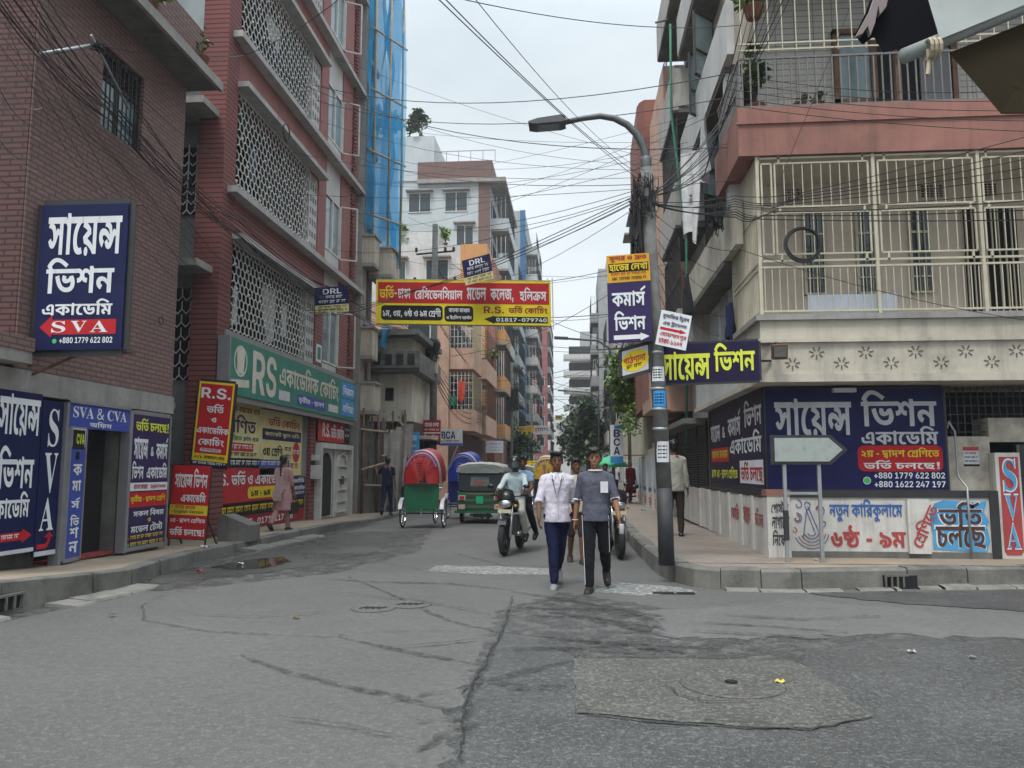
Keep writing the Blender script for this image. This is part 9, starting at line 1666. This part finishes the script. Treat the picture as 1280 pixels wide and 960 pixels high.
        if hair == 'short':
            for j in range(26): a = rnd.uniform(0, 6.28); r_ = rnd.uniform(0, 1) ** .5; b.ball(hp(.07 * r_ * cos(a), -.005 + .085 * r_ * sin(a) - .01, .10 + .02 * (1 - r_) + rnd.uniform(-.008, .016)), rnd.uniform(.018, .032) * k, None, 6)
            for s in sd: b.ball(hp(s * .072, .01, .035), (.016 * k, .035 * k, .045 * k), None, 6)
        else:
            b.ball(hp(0, .05, .05), .09 * k, None, 10)
            for j in range(6): b.ball(hp(.012 * sin(j), .095 + .012 * j, -.03 - .06 * j), (.05 - .004 * j) * k, None, 8)
        fuse(b, 'hair', max(.008, vox * .8), HAIR, t, 2)
        for s in sd:
            e = MB().ball(hp(s * .033, -.074, .008), (.012 * k, .008 * k, .0055 * k), EYEW, 8).build('eye', t, True); MB().ball(hp(s * .033, -.0805, .008), (.006 * k, .005 * k, .006 * k), HAIR, 6).build('iris', e, True)
            MB().cone(hp(s * .018, -.083, .03), hp(s * .05, -.073, .032), .006 * k, .004 * k, HAIR, 5).build('eyebrow', t, True)
        b = MB(); b.ball(hp(0, -.0925, -.064), (.024 * k, .006 * k, .005 * k), mat('smile', (.3, .22, .2), .4) if smile else LIP, 8); b.build('mouth', t, True)
    c = MB(); G = .016
    if dress: se = [(0, 0, z + dz, rx, ry) for z, rx, ry in ((dress, .25, .2), (.7, .23, .18), (.92, .2, .145), (1.06, .158, .115), (1.22, .172, .122), (1.33, .182, .115), (1.40, .155, .095), (1.445, .085, .075))]
    else: se = [(0, 0, z + dz, rx * tuck, ry * tuck) for z, rx, ry in ((hem, .181, .135), (.95, .176, .13), (1.06, .158, .118), (1.22, .165, .122), (1.32, .170, .116), (1.39, .14, .094), (1.455, .076, .070))]
    se = [(x, ln((x, y, z)).y, z, rx, ry) for x, y, z, rx, ry in se]; loft(c, [tuple(v * k for v in q) for q in se])
    for i in range(2):
        sh, el, wr, d2 = J['arm%d' % i]; c.cone(S(ln((sd[i] * .08, .01, 1.392 + dz))), S(sh), .062 * k, .061 * k, None, 10); e = sleeve
        if e <= 1: q = sh.lerp(el, e); c.tube([S(sh), S(q)], [.062 * k, (.066 - .010 * e) * k], None, 12)
        else: q = el.lerp(wr, e - 1); c.cone(S(sh), S(el), .062 * k, .052 * k, None, 10); c.tube([S(el), S(q)], [.054 * k, .042 * k], None, 12)
        J['cuff%d' % i] = q
    if seat is not None: c.v = [p for p in c.v]
    fuse(c, 'kameez' if dress else 'shirt', vox, shirt, t, 3, .024)
    c = MB(); loft(c, [tuple(v * k for v in q) for q in ((0, 0, .84 + dz, .14, .115), (0, 0, .92 + dz, .176, .125), (0, 0, 1.0 + dz, .160, .115))])
    for i in range(2):
        h, kn, an_, fd = J['leg%d' % i]
        c.cone(S(h), S(kn), .1 * k, .072 * k, None, 12)
        if leglen >= 1: c.tube([S(kn), S(kn.lerp(an_, .5)), S(kn.lerp(an_, .99))], [.072 * k, .064 * k, .052 * k], None, 12)
    fuse(c, 'trousers', vox, trouser, t, 3, .024)
    for i in range(2):
        h, kn, an_, fd = J['leg%d' % i]; b = MB(); he = an_ + V((0, .03, -.03)) - fd * .02; up = Z1 * .012
        b.cone(S(he - up), S(he + fd * .10 - up * 1.5), .054 * k, .052 * k, None, 10); b.cone(S(he + fd * .10 - up * 1.5), S(he + fd * .18 - Z1 * .03), .052 * k, .044 * k, None, 10); fuse(b, 'shoe', .01, shoe, t, 2)
    J['k'] = k; J['S'] = S; J['hp'] = hp; J['dz'] = dz
    return t, J
def cl(n_, c, **q): return mat('cloth ' + n_, c, .9, .14, 14, .35, 30, spec=.12, **q)
CW = cl('pale lilac white', (.52, .49, .56)); CN = cl('navy', (.010, .012, .04)); CG = cl('slate grey', (.085, .088, .115)); CB = cl('black', (.012, .012, .016)); CT = cl('light blue', (.36, .44, .46)); CK = cl('khaki grey', (.33, .33, .29)); CP = cl('dusty pink', (.33, .19, .19)); CM = cl('maroon', (.16, .01, .02)); CC = cl('cream', (.4, .38, .32)); CD = cl('dark navy', (.012, .018, .045)); CDB = cl('dark brown', (.04, .03, .025)); WH = mat('trim white', (.6, .6, .62), .7)
SOLE = mat('sandal brown', (.03, .022, .018), .7)
# two youths walking toward us
t, J = person('youth in a pale shirt with a lanyard and navy trousers walking toward us', (-.25, 10.25, 0), R(4), 1.71, ((9, -4, 4), (-13, -5, 34)), ((14, 13, 20, 12), (-16, 9, 14, 0)), 0, CW, CN, 1.05, .83, vox=.0095, head=3, shoe=mat('grey canvas shoe', (.2, .2, .2), .8))
k, dz = J['k'], J['dz']; P = lambda x, y, z: V((x, y, z + dz)) * k
b = MB(); b.tube([P(-.06, -.02, 1.475), P(-.065, -.10, 1.42), P(-.045, -.133, 1.3), P(-.005, -.145, 1.14), P(.04, -.134, 1.3), P(.065, -.10, 1.42), P(.06, -.02, 1.475)], .006, M['iron'], 5); b.build('lanyard', t, True)
for s in (-1, 1): b = MB(); b.add([P(s * .015, -.093, 1.43), P(s * .085, -.075, 1.465), P(s * .075, -.115, 1.385), P(s * .04, -.12, 1.36)], [(0, 1, 2, 3)], WH); b.build('collar', t, True)
b = MB(); b.bar(P(0, -.142, .88), P(0, -.131, 1.28), .028, WH, .004)
b.build('placket', t, True)
for i in range(2): q = J['cuff%d' % i]; d = J['arm%d' % i][3]; MB().tube([V(q - d * .03) * k, V(q + d * .02) * k], [.057 * k, .056 * k], CW, 12).build('rolled_cuff', t, True)
t, J = person('smiling youth in a slate grey tee with white trim and black trousers', (.24, 9.98, 0), R(-3), 1.745, ((8, 0, 3), (-8, 3, 44)), ((-6, 11, 12, 4), (8, 15, 26, 6)), 1, CG, CB, .98, .84, vox=.0095, head=-4, smile=True, shoe=mat('dark sandal', (.02, .016, .015), .6))
k, dz = J['k'], J['dz']
MB().ring(P(0, -.008, 1.452), .079 * k, .011 * k, WH, 'z', 24, 6).build('collar', t, True)
for i in range(2): q = J['cuff%d' % i]; d = J['arm%d' % i][3]; MB().tube([V(q - d * .008) * k, V(q + d * .01) * k], [.062 * k, .061 * k], WH, 12).build('sleeve_trim', t, True)
b = MB(); b.sheet([[P(.065 + .045 * j, -.134 + .009 * j, 1.32 - .045 * i) for j in range(3)] for i in range(4)][::-1], WH); b.build('pocket', t, True)
for i in range(2):
    h, kn, an_, fd = J['leg%d' % i]; o_ = V(((-.062 if i == 0 else .058), -.055, 0)); MB().bar((h + V((o_.x * 1.3, -.06, 0))) * k, (kn + V((o_.x, -.05, 0))) * k, .014, WH, .006).bar((kn + V((o_.x, -.05, 0))) * k, (an_ + V((o_.x * .75, -.04, .03))) * k, .014, WH, .006).build('side_stripe', t, True)
wr = J['arm0'][2] * k; MB().ring(wr - J['arm0'][3] * .01, .034 * k, .006, PLATE, 'z', 16, 5).build('bracelet', t, True)
p = J['arm1'][2] * k + J['arm1'][3] * .12; tt = thing('drink_can', 'small pale can or bottle held low in the hand of the smiling youth', 'can', V((.24, 9.98, 0)) + p + V((0, -.04, -.05))); MB().lathe([(.026, -.06), (.03, -.05), (.03, .05), (.024, .06)], V((.24, 9.98, 0)) + p + V((0, -.04, -.03)), SILV, 14).build('can', tt)
person('youth half hidden between the two walkers, in a cream shirt and dark shorts', (.0, 12.9, 0), R(6), 1.66, ((-8, 0, 20), (10, 0, 5)), ((5, 6, 10, 0), (-5, 8, 10, 0)), 0, CC, CDB, .55, .84, leglen=.5, head=12, shoe=SOLE)
# riders on the motorcycle
ra = R(-8)
person('helmeted rider in a light blue shirt on the black motorcycle', (-1.12, 14.75, 0), ra, 1.7, ((64, 14, 88), (64, 14, 88)), ((48, 14, 22, 10), (48, 14, 22, 10)), 0, CT, CK, 1.55, .86, seat=.92, hair='helmet', lean=8)
person('pillion passenger in a blue shirt behind the helmeted rider', (-1.02, 15.12, 0), ra - .1, 1.7, ((58, 22, 80), (58, 22, 80)), ((30, 10, 40, 10), (30, 10, 40, 10)), 0, cl('mid blue', (.16, .24, .34)), CB, .6, .86, seat=.95, head=20)
# on the pavements
person('man in dark navy shirt and trousers walking away by the hoarding, one arm raised', (-5.88, 24.3, .1), pi + .1, 1.76, ((5, 2, 3), (-12, 2, 34)), ((-6, 8, 14, 0), (40, 30, 110, 10)), 1, CD, CD, .7, .86, shoe=SOLE)
t, J = person('woman in a dusty pink dress walking away along the poster wall', (-6.45, 17.0, .17), pi - .15, 1.63, ((10, 0, 4), (-12, 0, 30)), ((6, 7, 14, 0), (20, 9, 70, 12)), 1, CP, CP, 1.3, .5, hair='long', dress=.46, shoe=SOLE)
k, dz = J['k'], J['dz']; b = MB(); b.sheet([[P(.12 - .24 * j / 8 + .02 * sin(i), .125 + .03 * sin(3 * j + i) + .012 * i, 1.43 - .075 * i) for j in range(9)] for i in range(11)], cl('pale pink scarf', (.40, .29, .28))); b.build('scarf', t, True)
wp = J['arm0'][2] * k; tt = thing('hand_bag', 'brown hand bag carried by the woman in pink', 'bag', V((-6.45, 17.0, .17)) + Euler((0, 0, pi - .15)).to_matrix() @ (wp - Z1 * .45)); q = tt.location.copy(); b = MB(); b.obox(q + Z1 * .12, (.10, .3, .24), CDB); b.build('pouch', tt); b = MB(); b.tube([q + V((0, -.1, .24)), q + V((0, -.04, .38)), q + V((0, .04, .38)), q + V((0, .1, .24))], .012, CDB, 5); b.build('strap', tt)
person('man in a grey shirt standing with his back to us by the louvred shop', (1.86, 15.2, .25), pi - .1, 1.78, ((3, 2, 2), (-2, 3, 3)), ((2, 8, 8, 2), (-2, 8, 10, 0)), 0, CK, CDB, 1.9, .80, shoe=BKP, head=5, tuck=1.05)
t, J = person('woman in maroon with long dark hair far along the right pavement', (2.15, 31.5, .2), .5, 1.62, ((8, 0, 4), (-8, 0, 20)), ((4, 7, 14, 0), (6, 7, 20, 8)), 1, CM, CM, 1.6, .5, hair='long', dress=.4, vox=.02)
for lab, lc, rz, sh, tr in (('distant man in dark clothes walking behind the parked motorcycles', (1.0, 27, 0), 0, CB, CB), ('distant man in white walking along the right kerb', (1.75, 36, .2), pi, WH, CD), ('distant man in red standing near the far street umbrella', (1.35, 38, 0), .4, CM, CB), ('distant pedestrian in navy on the left side beyond the blue rickshaw', (-4.9, 36, .1), pi, CD, CB)):
    person(lab, lc, rz, 1.68, ((9, 0, 5), (-9, 0, 18)), ((6, 7, 12, 0), (-6, 7, 12, 0)), 0, sh, tr, .6, .86, vox=.022)
# ---------------------------------------------------------------- litter
rnd = random.Random(77)
for i, (lab, px, s, c) in enumerate((('yellow leaf lying on the cement patch right of its lid', (975, 853), .05, (.5, .4, .06)), ('white scrap of paper on the dark asphalt at the right', (1140, 815), .05, (.3, .3, .29)), ('small pale scrap at the right edge of the wet asphalt', (1215, 822), .04, (.28, .27, .25)), ('orange peel scrap at the foot of the right kerb by the motorcycles', (783, 676), .09, (.45, .15, .04)), ('pale wrapper by the left puddle', (300, 706), .09, (.45, .46, .48)), ('red wrapper lying in the left gutter', (250, 714), .07, (.4, .04, .03)), ('yellow wrapper in the left gutter before the kerb bend', (183, 724), .06, (.5, .42, .05)), ('brown dry leaf on the open road left of the manholes', (370, 772), .05, (.12, .07, .03)), ('dark pebble like scrap in front of the left drain', (140, 770), .05, (.05, .05, .05)), ('green plastic bag dropped on the right pavement by the boundary wall', (806, 639), .16, (.08, .35, .2)), ('white plastic cup on the pavement edge below the blue board', (1020, 700), .05, (.5, .5, .5)), ('crushed paper by the stone block on the left pavement', (256, 684), .1, (.4, .4, .38)))):
    p = at(*px, Z=.26 if 'pavement' in lab and px[0] > 700 else .19 if 'pavement' in lab else .012); g = [[p + V(((u - 1.5) * s * .4, (v - 1.5) * s * .4, rnd.uniform(0, s * .45))) for u in range(4)] for v in range(4)]
    tag(MB().sheet(g, mat('litter %d' % i, c, .7), False).build('litter'), lab, 'litter', 'litter on the ground')
# haze over the far street: one closed box of thin air round everything
hz = bpy.data.materials.new('thin haze'); hz.use_nodes = True; n = hz.node_tree; n.nodes.remove(n.nodes['Principled BSDF'])
v = n.nodes.new('ShaderNodeVolumePrincipled'); v.inputs['Density'].default_value = .0008; v.inputs['Color'].default_value = (.93, .96, 1, 1); v.inputs['Anisotropy'].default_value = .2
n.links.new(v.outputs[0], n.nodes['Material Output'].inputs['Volume'])
o = MB().box(-950, 950, -350, 1550, -1, 45, hz).build('haze'); tag(o, kind='stuff')
